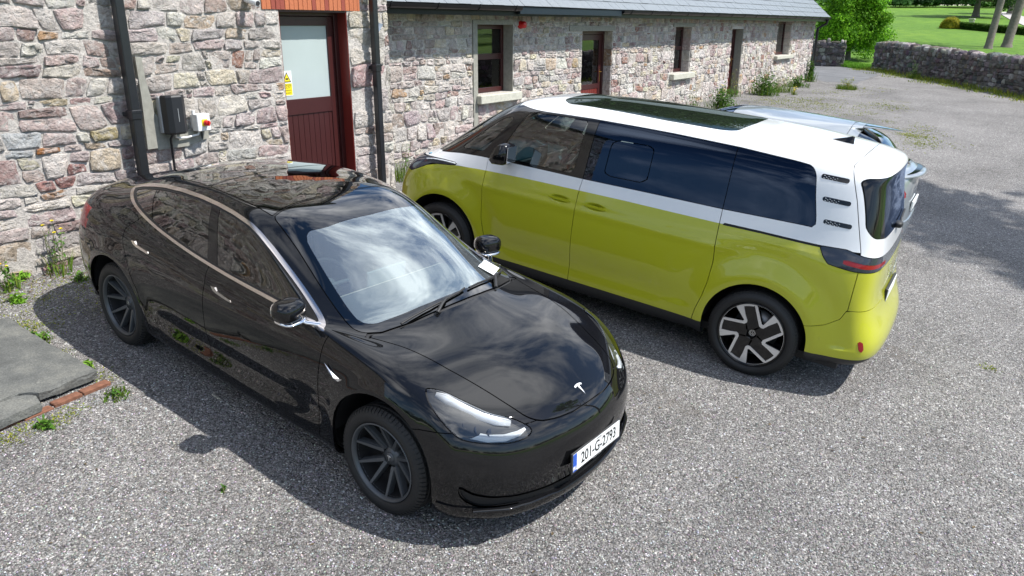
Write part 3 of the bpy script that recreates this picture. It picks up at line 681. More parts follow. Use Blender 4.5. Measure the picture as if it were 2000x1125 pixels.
def tyre(mb, r, rr, w, n=120, grooves=4):
    """tyre: centre at origin, axis y, outer side at +w/2"""
    h = w/2; sh = .028
    prof = [(rr-.006, h-.022), (rr+.006, h-.012), (rr+.012, h-.002), (rr+.03, h+.004), ((r+rr)/2, h+.008), (r-.035, h+.002), (r-.018, h-.012), (r-.006, h-.030)]
    k = len(prof); v = []; f = []
    tread = []
    ys = np.linspace(h-.030, -h+.030, 2*grooves+2)
    for i, y in enumerate(ys):
        g = i % 2 == 1
        if i in (0, len(ys)-1): tread.append((r-.004, y)); continue
        y0 = y
        if g: tread += [(r, y0+.006), (r-.008, y0+.004), (r-.008, y0-.004), (r, y0-.006)]
        else: tread.append((r, y0))
    full = prof+tread+[(a, -b) for a, b in prof[::-1]]
    m = len(full)
    for i in range(n):
        for s in range(2):
            a = 2*math.pi*(i+(0, .78)[s])/n
            for j, (q, y) in enumerate(full):
                v.append((q*math.cos(a), y, q*math.sin(a)))
    # sipes: shoulder strips between blocks sit lower
    N2 = 2*n
    for i in range(N2):
        for j in range(m-1):
            a, b = i*m+j, ((i+1) % N2)*m+j; f.append((a, a+1, b+1, b))
    out = []
    for i in range(N2):
        for j in range(m):
            x, y, z = v[i*m+j]
            out.append((x, y, z))
    mb.add(out, f, 0, True)
    # narrow blocks standing between the sipes at both shoulders
    return mb
def shoulder_blocks(mb, r, w, n=72):
    h = w/2
    for i in range(n):
        a0, a1 = 2*math.pi*i/n, 2*math.pi*(i+.74)/n
        for s in (1, -1):
            q = [(r-.030, s*(h-.0065)), (r-.015, s*(h-.013)), (r+.0005, s*(h-.033)), (r+.001, s*(h-.052))]
            v = []
            for a in (a0, (a0+a1)/2, a1):
                for (rad, y) in q: v.append((rad*math.cos(a), y, rad*math.sin(a)))
                for (rad, y) in q: v.append(((rad-.012)*math.cos(a), y-s*.004, (rad-.012)*math.sin(a)))
            f = []
            for t in range(2):
                for j in range(3): f.append((t*8+j, t*8+j+1, t*8+8+j+1, t*8+8+j))
                f.append((t*8+0, t*8+8, t*8+12, t*8+4)); f.append((t*8+3, t*8+7, t*8+15, t*8+11))
            f.append((0, 4, 5, 6, 7, 3, 2, 1)); f.append((16, 17, 18, 19, 23, 22, 21, 20))
            mb.add(v, f, 0, False)
def bar(mb, p, q, w0, w1, h0, h1, t=.03, mi=0, bev=.3):
    """spoke between 2D points p->q (x,z), widths w0,w1; h = height of its face along +y at both ends, thickness t"""
    p, q = np.array(p, float), np.array(q, float); d = nrm(q-p); n = np.array([-d[1], d[0]])
    v = []
    for P, w_, h in ((p, w0, h0), (q, w1, h1)):
        for s, y in ((-1, h-t), (-1, h-t*.35), (-(1-bev), h), ((1-bev), h), (1, h-t*.35), (1, h-t)):
            a = P+n*s*w_/2; v.append((a[0], y, a[1]))
    f = [tuple(range(6)), tuple(range(11, 5, -1))]+[(i, (i+1) % 6, 6+(i+1) % 6, 6+i) for i in range(6)]
    mb.add(v, f, mi)
def place(o, M4):
    o.matrix_local = M4; return o
LOGO_T = [(-.50, .36), (-.30, .44), (0, .47), (.30, .44), (.50, .36), (.42, .24), (.26, .30), (.12, .31), (0, -.50), (-.12, .31), (-.26, .30), (-.42, .24)]
def wheel_pair_matrix(x, y, z, steer=0, flip=False):
    m = Matrix.Translation((x, y, z)) @ Matrix.Rotation(steer, 4, 'Z')
    if flip: m = m @ Matrix.Rotation(math.pi, 4, 'Z')
    return m
MAT_GUT = simple('black gutter', (.006, .006, .007), .35, spec=.25)
M['pale_pane'] = simple('pale frosted glass', (.40, .46, .46), .12, var=.06, bs=3)
# ---------------------------------------------------------------- building materials
MAT_RED = simple('oxide red gloss paint', (.15, .022, .017), .3, bumpy=.001, bs=12, var=.1)
MAT_RED_SHADE = simple('shaded dark red paint', (.045, .010, .010), .35, bumpy=.001, bs=14, var=.15)  # maroon, with the shade in door and window recesses put into the colour
MAT_PIPE = simple('black pipe paint', (.014, .015, .018), .3, bumpy=.0015, bs=20, var=.3)
MAT_CONC = simple('weathered render', (.27, .265, .23), .85, bumpy=.006, bs=18, var=.35)
MAT_SILL = simple('cast concrete sill', (.46, .45, .38), .85, bumpy=.008, bs=22, var=.3)
MAT_SLATE = simple('roof slate', (.17, .19, .205), .42, bumpy=.003, bs=26, var=.3)
MAT_WHITE_UPVC = simple('white plastic', (.75, .76, .76), .3, var=.03)
MAT_BRICK = simple('orange brick', (.42, .13, .055), .85, bumpy=.003, bs=60, var=.3)
MAT_BRICK_RED = simple('dark red brick', (.25, .055, .035), .85, bumpy=.003, bs=60, var=.3)
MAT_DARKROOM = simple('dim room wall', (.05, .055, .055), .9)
MAT_BRASS = simple('brass', (.6, .38, .12), .3, 1.)
MAT_YELLOW = simple('sign yellow', (.75, .62, .02), .4, var=.05)
MAT_RED_PL = simple('red plastic', (.55, .01, .01), .3, var=.05)
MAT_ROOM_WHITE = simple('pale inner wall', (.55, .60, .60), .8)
# ---------------------------------------------------------------- tall building with the half-glazed door
rngT = np.random.default_rng(21)
TB = thing('stone_building', 'tall rubble stone building with a red half-glazed door under an orange brick lintel', 'building', loc=(3, YT, .7))
def P0(o):  # children keep world coordinates
    o.matrix_parent_inverse = o.parent.matrix_world.inverted(); return o
bpy.context.view_layer.update()
class World:
    """wrapper so that parts built in world coordinates can hang below an Empty"""
def wpart(mb, name, mat, root, par=None):
    o = mb.build(name, mat, par or root)
    return o
TB.location = (0, 0, 0)
DX0, DX1, DZ1 = 5.95, 6.985, 3.10
CX = 7.705
holesT = [(DX0, DX1, 0, DZ1), (5.72, 7.21, 3.10, 3.42)]
b = MB(); wall_with_holes(b, -4.5, CX-.02, YT, YT+.55, -.5, 6.2, [(DX0, DX1, .0, DZ1)]); b.box(CX-.57, CX-.02, YT+.55, 12.9, -.5, 6.2); b.box(-4.5, -3.95, YT+.55, 12.9, -.5, 6.2); b.box(-4.5, CX-.02, 12.9, 13.45, -.5, 6.2)
b.build('wall_core', MAT_MORTAR, TB)
QUOIN = [(4.0, .19, 0)]
def specialT(c):
    for x, z, col in ((3.21, 1.93, (.46, .20, .075)), (3.72, 2.02, (.50, .42, .24)), (2.93, 1.88, (.55, .57, .58)), (3.15, 1.55, (.42, .24, .22)), (3.45, 1.62, (.40, .22, .20)), (7.55, 2.4, (.42, .27, .16))):
        if abs(c[0]-x) < .13 and abs(c[1]-z) < .09: return col
    return None
polys = rubble(-4.5, DX0-.003, .55, 6.2, [(5.72, 7.21, 3.10, 3.42)], rngT, .08, .27, (.8, 2.4), .46)
pr = rubble(DX1+.004, CX, .55, 3.10, [], rngT, .18, .36, (3.0, 3.1), .35)
pu = rubble(DX0-.003, CX, 3.42, 6.2, [], rngT, .12, .3)
pl2 = rubble(7.215, CX, 3.10, 3.42, [], rngT, .15, .2)
build_stones(polys+pr+pu+pl2, FRONT(YT), TB, rngT, MAT_STONE, special=specialT, limit=300, proud=.018, rough=.012)
RET = Matrix(((0, 0, 1, CX-.02), (1, 0, 0, 0), (0, 1, 0, 0), (0, 0, 0, 1)))
build_stones(rubble(YT+.02, YW+.05, .6, 6.2, [], rngT, .14, .3), RET, TB, rngT, MAT_STONE, limit=0, proud=.02)
b = MB(); b.box(-4.6, CX+.1, YT-.25, 13.6, 6.2, 6.3); b.prism([(YT-.3, 6.3), (13.7, 6.3), (10.5, 9.2)], -4.6, CX+.12, 'x'); b.build('upper_roof', MAT_SLATE, TB)
# brick lintel
x = 5.725; k = 0
while x < 7.2:
    w_ = random.uniform(.058, .066); b = MB(); b.box(x, min(x+w_, 7.205), YT-.012+random.uniform(-.003, .003), YT+.3, 3.102, 3.40, bev=.003)
    b.build('lintel_brick', MAT_BRICK_RED if random.random() < .25 else MAT_BRICK, TB); x += w_+.004
# door
dr = bpy.data.objects.new('door', None); COL.objects.link(dr); dr.parent = TB
b = MB(); b.box(DX0-.0, DX0+.055, YT+.16, YT+.26, .78, DZ1-.002, bev=.004); b.box(DX1-.07, DX1-.002, YT+.16, YT+.26, .78, DZ1-.002, bev=.004); b.box(DX0+.055, DX1-.07, YT+.16, YT+.26, DZ1-.06, DZ1-.002, bev=.004); b.build('door_frame', MAT_RED_SHADE, dr)
b = MB(); b.box(DX1-.012, DX1+.02, YT+.006, YT+.16, .78, DZ1-.002); b.build('reveal_board', MAT_RED, dr)
b = MB(); b.box(DX0-.02, DX0+.014, YT+.01, YT+.16, .78, DZ1-.002); b.build('reveal_board', MAT_RED, dr)
b = MB(); b.box(DX0+.014, DX1-.012, YT+.01, YT+.16, DZ1-.02, DZ1-.003); b.build('head_board', MAT_RED_SHADE, dr)
L0, L1 = DX0+.058, DX1-.072; yl = YT+.19
b = MB()
b.box(L0, L0+.095, yl, yl+.045, .80, DZ1-.065, bev=.003); b.box(L1-.095, L1, yl, yl+.045, .80, DZ1-.065, bev=.003)
b.box(L0+.095, L1-.095, yl, yl+.045, DZ1-.17, DZ1-.066, bev=.003); b.box(L0+.095, L1-.095, yl, yl+.045, 1.90, 2.085, bev=.003); b.box(L0+.095, L1-.095, yl, yl+.045, .80, .98, bev=.003)
b.build('leaf_frame', MAT_RED_SHADE, dr)
x = L0+.095
while x < L1-.10:
    b = MB(); b.box(x+.0015, min(x+.082, L1-.096)-.0015, yl+.012, yl+.03, .98, 1.90, bev=.002); b.build('door_board', MAT_RED_SHADE, dr); x += .083
b = MB(); b.box(L0+.095, L1-.095, yl+.018, yl+.024, 2.085, DZ1-.17); b.build('door_pane', M['pale_pane'], dr)
b = MB(); b.box(L0-.1, L1+.3, YT+1.2, YT+1.25, .7, 3.3); b.build('inner_wall', MAT_ROOM_WHITE, TB)
b = MB(); b.box(L0-.3, L0-.25, YT+.57, YT+1.2, .7, 3.3); b.box(L0-.3, L1+.4, YT+.57, YT+1.25, 3.3, 3.35); b.build('inner_side_wall', MAT_ROOM_WHITE, TB)['kind'] = 'stuff'
b = MB(); b.box(DX0-.02, DX1+.02, YT-.10, YT+.3, .60, .79); b.build('door_step', MAT_CONC, TB)
# warning sign on the pane
SG = thing('warning_sign', 'small yellow and white camera warning sign stuck on the glass of the red door', 'sign')
sx0, sx1, sz0, sz1 = 6.075, 6.225, 2.13, 2.42; ys = yl+.016
b = MB(); b.box(sx0, sx1, ys-.002, ys, sz0, sz1); b.build('sign_board', M['white_plate'], SG)
b = MB(); b.box(sx0+.006, sx1-.006, ys-.003, ys-.002, sz0+.008, sz0+.145); b.build('yellow_panel', MAT_YELLOW, SG)
b = MB(); b.prism([(sx0+.012, sz0+.158), (sx1-.012, sz0+.158), ((sx0+sx1)/2, sz1-.012)], ys-.0032, ys-.002, 'y'); b.build('warning_triangle', M['ink'], SG)
b = MB(); b.prism([(sx0+.028, sz0+.168), (sx1-.028, sz0+.168), ((sx0+sx1)/2, sz1-.032)], ys-.004, ys-.0032, 'y'); b.build('triangle_face', MAT_YELLOW, SG)
b = MB(); b.box(6.13, 6.172, ys-.0046, ys-.004, 2.318, 2.336, M=None); b.build('camera_symbol', M['ink'], SG)
TW = lambda x, z: Matrix.Translation((x, ys-.0034, z)) @ Matrix(((1, 0, 0, 0), (0, 0, -1, 0), (0, 1, 0, 0), (0, 0, 0, 1)))
for i, t in enumerate(('Warning', 'CCTV', 'cameras in', 'operation')): text_mesh(t, .034 if i < 2 else .026, M['ink'], SG, 'sign_text', TW(6.15, 2.258-.031*i), .0003)
# downpipes
def downpipe(x, y, z0, z1, w_, collars, label, bracket=()):
    d = bpy.data.objects.new('downpipe', None); COL.objects.link(d); d.parent = TB; tag(d, label)
    b = MB(); b.box(x-w_/2, x+w_/2, y-w_/2, y+w_/2, z0, z1, bev=.008); b.build('pipe', MAT_PIPE, d)
    for c in collars:
        b = MB(); e = w_/2+.008; b.box(x-e, x+e, y-e, y+e, c-.045, c+.045, bev=.006); b.box(x-e-.004, x+e+.004, y-e-.004, y+e+.004, c+.018, c+.034); b.build('pipe_collar', MAT_PIPE, d)
        b = MB(); b.box(x-e, x+e, y+w_/2-.012, YT+.02, c-.02, c+.02, bev=.003); b.build('pipe_bracket', MAT_PIPE, d)
    return d
downpipe(4.03, YT-.13, .80, 6.2, .088, (2.12, 4.0), 'black square downpipe left of the wall charger')
dp2 = downpipe(7.33, YT-.12, .72, 6.2, .085, (2.42, 4.2), 'black square downpipe at the corner beside the red door')
b = MB(); b.tube([(7.36, YT-.12, 2.86), (7.82, YT+.18, 3.03), (7.98, YT+.36, 3.09)], .038, 4, caps=True, smooth=False); b.build('branch_pipe', simple('grey pipe paint', (.12, .15, .19), .3), dp2)
# old vertical mortar channel
b = MB(); v = [(4.16, 1.76), (4.28, 1.76), (4.28, 2.2), (4.24, 2.45), (4.235, 2.64), (4.17, 2.65), (4.175, 2.3)]
b.prism([tuple(p) for p in v], YT-.045, YT+.02, 'y'); b.build('mortar_strip', MAT_CONC, TB)
b = MB(); b.prism([(4.27, 1.74), (4.60, 1.74), (4.86, 1.80), (4.86, 1.92), (4.5, 1.9), (4.29, 2.1)], YT-.038, YT+.02, 'y'); b.build('render_patch', MAT_CONC, TB)
# wall charger
CH = thing('wall_charger', 'black and grey electric vehicle wall charger beside the downpipe', 'charger')
ym = YT-.04
b = MB(); b.box(4.315, 4.545, ym-.06, ym, 1.905, 2.265, bev=.008); b.build('back_box', simple('charger grey', (.35, .36, .37), .5), CH)
b = MB(); v = []
for z, k in ((1.895, .9), (1.915, 1.), (2.26, 1.), (2.275, .93)):
    for x, y in ((4.325, 0), (4.335, -.085), (4.375, -.125), (4.485, -.125), (4.535, -.085), (4.545, 0)): v.append((4.435+(x-4.435)*k, ym-.06+y*k, z))
f = [tuple(range(6)), tuple(range(18, 24))]+[(r*6+i, r*6+(i+1) % 6, r*6+6+(i+1) % 6, r*6+6+i) for r in range(3) for i in range(6)]
b.add(v, f); b.build('charger_cover', simple('charger black', (.012, .013, .016), .45, bumpy=.0008, bs=400), CH)
b = MB(); b.box(4.428, 4.433, ym-.187, ym-.184, 2.02, 2.15); b.build('light_strip', M['alloy'], CH)
b = MB(); b.tube([(4.40, ym-.10, 1.90), (4.40, YT-.075, 1.84), (4.405, YT-.062, 1.5), (4.40, YT-.062, .86)], .013, 8); b.build('black_cable', MAT_PIPE, CH)
b = MB(); b.tube([(4.44, ym-.09, 1.905), (4.45, YT-.09, 1.86), (4.50, YT-.07, 1.838), (4.60, YT-.065, 1.835), (4.72, YT-.065, 1.85), (4.74, YT-.065, 1.89)], .011, 8); b.build('white_conduit', MAT_WHITE_UPVC, CH)
IS = thing('isolator_switch', 'white isolator switch box with a red and yellow knob right of the charger', 'switch')
b = MB(); b.box(4.675, 4.825, YT-.15, YT-.05, 1.89, 2.065, bev=.006); b.build('switch_box', MAT_WHITE_UPVC, IS)
b = MB(); b.box(4.69, 4.81, YT-.052, YT+.01, 1.90, 2.055); b.build('back_plate', MAT_WHITE_UPVC, IS)
b = MB(); b.box(4.725, 4.79, YT-.158, YT-.148, 1.94, 2.01, bev=.003); b.build('yellow_plate', MAT_YELLOW, IS)
b = MB(); b.lathe([(0, -.05), (.022, -.05), (.028, -.042), (.030, 0)], 20, c=(4.765, YT-.158, 1.972)); b.box(4.757, 4.773, YT-.22, YT-.205, 1.945, 2.0, bev=.003); b.build('red_knob', MAT_RED_PL, IS)
b = MB(); b.tube([(4.69, YT-.07, 2.06), (4.69, YT-.07, 2.10)], .018, 10); b.build('cable_gland', MAT_WHITE_UPVC, IS)
b = MB(); b.tube([(4.77, YT-.06, 1.89), (4.77, YT-.055, 1.80)], .008, 6); b.build('outgoing_cable', MAT_PIPE, IS)
CCT = thing('security_camera', 'small white security camera high on the stone wall left of the brick lintel', 'camera')
b = MB(); b.tube([(5.50, YT-.24, 3.155), (5.50, YT-.05, 3.20)], .034, 14); b.build('camera_body', MAT_WHITE_UPVC, CCT)
b = MB(); b.tube([(5.50, YT+.01, 3.25), (5.50, YT-.06, 3.24), (5.50, YT-.10, 3.21)], .018, 8); b.build('camera_bracket', MAT_WHITE_UPVC, CCT)
b = MB(); b.tube([(5.50, YT-.246, 3.153), (5.50, YT-.238, 3.156)], .026, 14); b.build('camera_lens', M['gloss_black'], CCT)
# ---------------------------------------------------------------- low wing
rngW = np.random.default_rng(5)
LW = thing('stone_wing', 'long low rubble stone wing with a grey slate roof and dark red doors', 'building')
WX0, WX1, WZ1 = 7.68, 32.40, 3.14
OP = dict(w1=(10.90, 12.0, 1.77, 2.945), d2=(14.50, 15.84, .4, 2.82), w2=(19.22, 20.27, 1.75, 2.90), d3=(23.32, 24.30, .4, 2.84), w3=(27.72, 29.35, 1.95, 3.07))
holesW = list(OP.values())
b = MB(); wall_with_holes(b, WX0, WX1-.02, YW, YW+.5, -.2, WZ1, holesW); b.box(WX0, WX1-.02, 13.2, 13.6, -.2, WZ1); b.box(WX1-.52, WX1-.02, YW+.5, 13.2, -.2, WZ1)
b.prism([(YW, WZ1), (13.6, WZ1), (11.0, 5.3)], WX1-.5, WX1-.02, 'x'); b.build('wall_core', MAT_MORTAR, LW)
STH = holesW+[(10.775, 10.905, 1.2, 3.03), (10.775, 12.0, 2.94, 3.03), (13.9, 15.95, 2.81, 2.93), (10.86, 12.2, 1.60, 1.78), (19.0, 20.45, 1.60, 1.76), (27.6, 29.6, 1.82, 1.96), (19.05, 20.45, 2.89, 3.0)]
build_stones(rubble(WX0, WX1, .45, WZ1, STH, rngW, .08, .25, (.7, 2.0), .38), FRONT(YW), LW, rngW, MAT_STONE, limit=300, proud=.018, rough=.011)
END = Matrix(((0, 0, 1, WX1-.02), (1, 0, 0, 0), (0, 1, 0, 0), (0, 0, 0, 1)))
build_stones(rubble(YW, 13.6, .6, WZ1, [], rngW, .14, .3), END, LW, rngW, MAT_STONE, limit=0, proud=.02)
b = MB(); b.box(10.78, 10.90, YW-.024, YW+.22, 1.25, 2.945); b.build('render_band', MAT_CONC, LW)
b = MB(); b.box(10.78, 12.0, YW-.022, YW+.22, 2.947, 3.02); b.build('window_lintel', MAT_CONC, LW)
b = MB(); b.box(13.95, 15.9, YW-.025, YW+.2, 2.825, 2.92); b.build('door_lintel', MAT_CONC, LW)
b = MB(); b.box(19.05, 20.45, YW-.02, YW+.2, 2.905, 2.99); b.build('window_lintel', MAT_CONC, LW)
for x0, x1, z0, z1 in ((10.86, 12.13, 1.62, 1.768), (19.02, 20.42, 1.60, 1.748), (27.62, 29.55, 1.83, 1.948)):
    b = MB(); b.box(x0, x1, YW-.13, YW+.24, z0, z1, bev=.012); b.build('window_sill', MAT_SILL, LW)
def reveal_stones(x, z0, z1, ydir=1):
    z = z0
    while z < z1-.05:
        h = min(random.uniform(.22, .38), z1-z); b = MB(); b.box(x-.012, x+.02, YW+.005, YW+.24, z+.008, z+h-.008, bev=.008); o = b.build('reveal_stone', MAT_STONE, LW)
        set_col(o.data, np.tile(pick_col(rngW, STONE_PAL), (len(o.data.loops), 1))); z += h
reveal_stones(15.835, .86, 2.80); reveal_stones(20.265, 1.76, 2.88); reveal_stones(29.345, 1.96, 3.05)
b = MB(); b.box(24.27, 24.31, YW+.0, YW+.25, .8, 2.835); b.build('reveal_render', MAT_CONC, LW)
b = MB(); b.box(11.985, 12.0, YW+.0, YW+.24, 1.77, 2.945); b.build('reveal_render', MAT_CONC, LW)
def casement(x0, x1, z0, z1, mid, y, sashes=1):
    wd = bpy.data.objects.new('window', None); COL.objects.link(wd); wd.parent = LW
    t = .07; b = MB(); b.box(x0, x0+t, y, y+.07, z0, z1, bev=.004); b.box(x1-t, x1, y, y+.07, z0, z1, bev=.004); b.box(x0+t, x1-t, y, y+.07, z1-t, z1, bev=.004); b.box(x0+t, x1-t, y-.015, y+.07, z0, z0+t*1.1, bev=.004)
    if mid: b.box(x0+t, x1-t, y-.01, y+.07, mid-.05, mid+.05, bev=.004)
    for s in range(1, sashes): xm = x0+(x1-x0)*s/sashes; b.box(xm-.035, xm+.035, y-.004, y+.066, z0+t*1.1, z1-t)
    b.build('window_frame', MAT_RED_SHADE, wd)
    for a, c in (((z0+t*1.1, mid-.05), (mid+.05, z1-t)) if mid else ((z0+t*1.1, z1-t),)):
        b = MB(); b.box(x0+t, x1-t, y+.03, y+.036, a, c); b.build('pane', M['pane'], wd)
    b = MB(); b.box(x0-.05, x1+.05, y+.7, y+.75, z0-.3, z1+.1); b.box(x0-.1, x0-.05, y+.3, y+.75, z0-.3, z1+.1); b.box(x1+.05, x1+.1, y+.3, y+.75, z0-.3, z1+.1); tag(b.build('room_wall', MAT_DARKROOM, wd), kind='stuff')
casement(10.905, 11.985, 1.78, 2.94, 2.40, YW+.21)
b = MB(); b.box(10.98, 11.91, YW+.252, YW+.256, 2.45, 2.87); b.build('frosted_film', M['frosted'], LW)
casement(19.225, 20.265, 1.76, 2.895, 2.37, YW+.23); casement(27.725, 29.34, 1.96, 3.065, None, YW+.23, 2)
def wing_door(x0, x1, z0, z1, y, glazed):
    d = bpy.data.objects.new('door', None); COL.objects.link(d); d.parent = LW
    b = MB(); t = .07; b.box(x0, x0+t, y, y+.08, z0, z1, bev=.004); b.box(x1-t, x1, y, y+.08, z0, z1, bev=.004); b.box(x0+t, x1-t, y, y+.08, z1-t, z1, bev=.004); b.build('door_frame', MAT_RED_SHADE, d)
    b = MB(); a, c = x0+t+.005, x1-t-.005; yy = y+.02; b.box(a, a+.1, yy, yy+.045, z0, z1-t-.004, bev=.003); b.box(c-.12, c, yy, yy+.045, z0, z1-t-.004, bev=.003); b.box(a+.1, c-.12, yy, yy+.045, z1-t-.12, z1-t-.006, bev=.003); b.box(a+.1, c-.12, yy, yy+.045, 1.60, 1.70, bev=.003); b.build('leaf_frame', MAT_RED_SHADE, d)
    if glazed:
        b = MB(); b.box(a+.1, c-.12, yy+.02, yy+.026, 1.70, z1-t-.12); b.build('door_pane', M['pane'], d)
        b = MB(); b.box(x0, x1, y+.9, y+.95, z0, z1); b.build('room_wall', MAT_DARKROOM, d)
    else:
        b = MB(); b.box(a+.1, c-.12, yy+.015, yy+.03, 1.70, z1-t-.12); b.build('upper_panel', MAT_RED_SHADE, d)
    x = a+.1
    while x < c-.13:
        b = MB(); b.box(x+.002, min(x+.10, c-.121)-.002, yy+.012, yy+.032, z0, 1.60, bev=.002); b.build('door_board', MAT_RED, d); x += .102  # boards in the lit red; frame and panel above in its shaded copy
    b = MB(); b.tube([(c-.06, yy-.001, 1.95), (c-.06, yy-.05, 1.95), (c-.15, yy-.05, 1.95)], .010, 8); b.box(c-.075, c-.045, yy-.006, yy+.001, 1.74, 2.0); b.build('door_handle', MAT_BRASS, d)
wing_door(14.505, 15.83, .86, 2.818, YW+.2, True); wing_door(23.325, 24.28, .86, 2.836, YW+.22, False)
# eaves: soffit, fascia, gutter
b = MB(); b.box(7.9, WX1+.25, YW-.36, YW+.02, WZ1-.005, WZ1+.012); b.build('soffit', MAT_GUT, LW)
b = MB(); b.box(7.9, WX1+.26, YW-.385, YW-.36, WZ1-.05, WZ1+.14); b.build('fascia', MAT_GUT, LW)
def gutter(x0, x1):
    g = bpy.data.objects.new('gutter', None); COL.objects.link(g); g.parent = LW; n = 9; v = []
    for x in (x0, x1):
        for r in (.075, .067):
            for i in range(n): a = math.pi+math.pi*i/(n-1); v.append((x, YW-.45+r*math.cos(a), WZ1+.10+r*math.sin(a)))
    f = []
    for i in range(n-1): f += [(i, i+1, 2*n+i+1, 2*n+i), (n+i, 3*n+i, 3*n+i+1, n+i+1)]
    f += [(0, 2*n, 3*n, n), (n-1, 2*n-1, 4*n-1, 3*n-1)]+[(i, n+i, n+i+1, i+1) for i in range(n-1)]+[(2*n+i, 2*n+i+1, 3*n+i+1, 3*n+i) for i in range(n-1)]
    b = MB(); b.add(v, f, 0, False); b.build('gutter_channel', MAT_GUT, g)
    x = x0+.35
    while x < x1:
        b = MB(); v = []
        for xx in (x-.012, x+.012):
            for r in (.083, .074):
                for i in range(n): a = math.pi*.93+math.pi*1.07*i/(n-1); v.append((xx, YW-.45+r*math.cos(a), WZ1+.10+r*math.sin(a)))
        b.add(v, f); b.build('gutter_bracket', MAT_GUT, g); x += 1.02
gutter(7.95, 11.55); gutter(15.35, WX1+.2)
b = MB(); b.box(11.56, 15.34, YW-.455, YW-.39, WZ1-.02, WZ1+.10, bev=.004); b.build('eaves_board', simple('slate blue metal', (.012, .02, .028), .45, spec=.3), LW)
b = MB(); b.box(7.70, 8.0, YW-.50, YW-.05, WZ1-.04, WZ1+.22); b.build('eaves_end_box', M['dark_trim'], LW)
# end downpipe
b = MB(); b.tube([(WX1+.06, YW-.44, WZ1+.04), (WX1+.06, YW-.40, WZ1-.12), (WX1+.05, YW-.10, WZ1-.30), (WX1+.05, YW-.10, .95)], .05, 10); b.build('downpipe', MAT_PIPE, LW)
# roof slates
PIT = math.radians(41); ry0, rz0 = YW-.47, WZ1+.085
b = MB(); b.prism([(ry0+.05, rz0-.01), (ry0+.05, rz0+.012), (11.0, rz0+.012+(11.0-ry0-.05)*math.tan(PIT)), (14.0, rz0-.0), (14.0, rz0-.02), (11.0, rz0-.02+(11.0-ry0-.05)*math.tan(PIT))], 7.75, WX1+.2, 'x'); b.build('roof_deck', M['dark_trim'], LW)
sl_mesh = {}
joined = MB(); nrow = 15; cnt = 0
for r in range(nrow):
    off = (r % 2)*.15; x = 7.76-off; s0 = r*.235
    while x < WX1+.22:
        w_ = .298; x0 = max(x, 7.76); x1 = min(x+w_-.004, WX1+.24)
        if x1-x0 > .03:
            y0 = ry0+s0*math.cos(PIT); z0 = rz0+.020+s0*math.sin(PIT); L = .30; dz = .006*random.random(); t = .008
            c_, s_ = math.cos(PIT), math.sin(PIT); n_ = (-s_, c_)
            q = []
            for (u, h) in ((0, .012+dz), (L, 0), (L, -t), (0, .012+dz-t)): q.append((y0+u*c_+n_[0]*h, z0+u*s_+n_[1]*h))
            sk = random.uniform(-.003, .003)
            if r < 3 and cnt < 260:
                m = MB(); m.prism(q, x0+sk, x1+sk, 'x'); m.build('slate', MAT_SLATE, LW); cnt += 1
            else: joined.prism(q, x0+sk, x1+sk, 'x')
        x += w_+.002
tag(joined.build('upper_slates', MAT_SLATE, LW), kind='stuff')
ALM = thing('alarm_sounder', 'small round red alarm sounder under the wing eaves beside the first window', 'alarm')
b = MB(); b.lathe([(0, -.10), (.045, -.10), (.06, -.085), (.062, 0)], 24, c=(12.2, YW-.03, 2.945)); b.build('sounder_body', MAT_RED_PL, ALM)
b = MB(); b.lathe([(.0, 0), (.07, 0), (.07, .035), (.0, .035)], 24, c=(12.2, YW-.035, 2.945)); b.build('sounder_base', MAT_RED_PL, ALM)
M['badge_silver'] = simple('badge silver', (.75, .76, .78), .35, .3)
M['lamp_silver'] = simple('lamp silver', (.80, .83, .87), .3, .35, var=.08, bs=8)
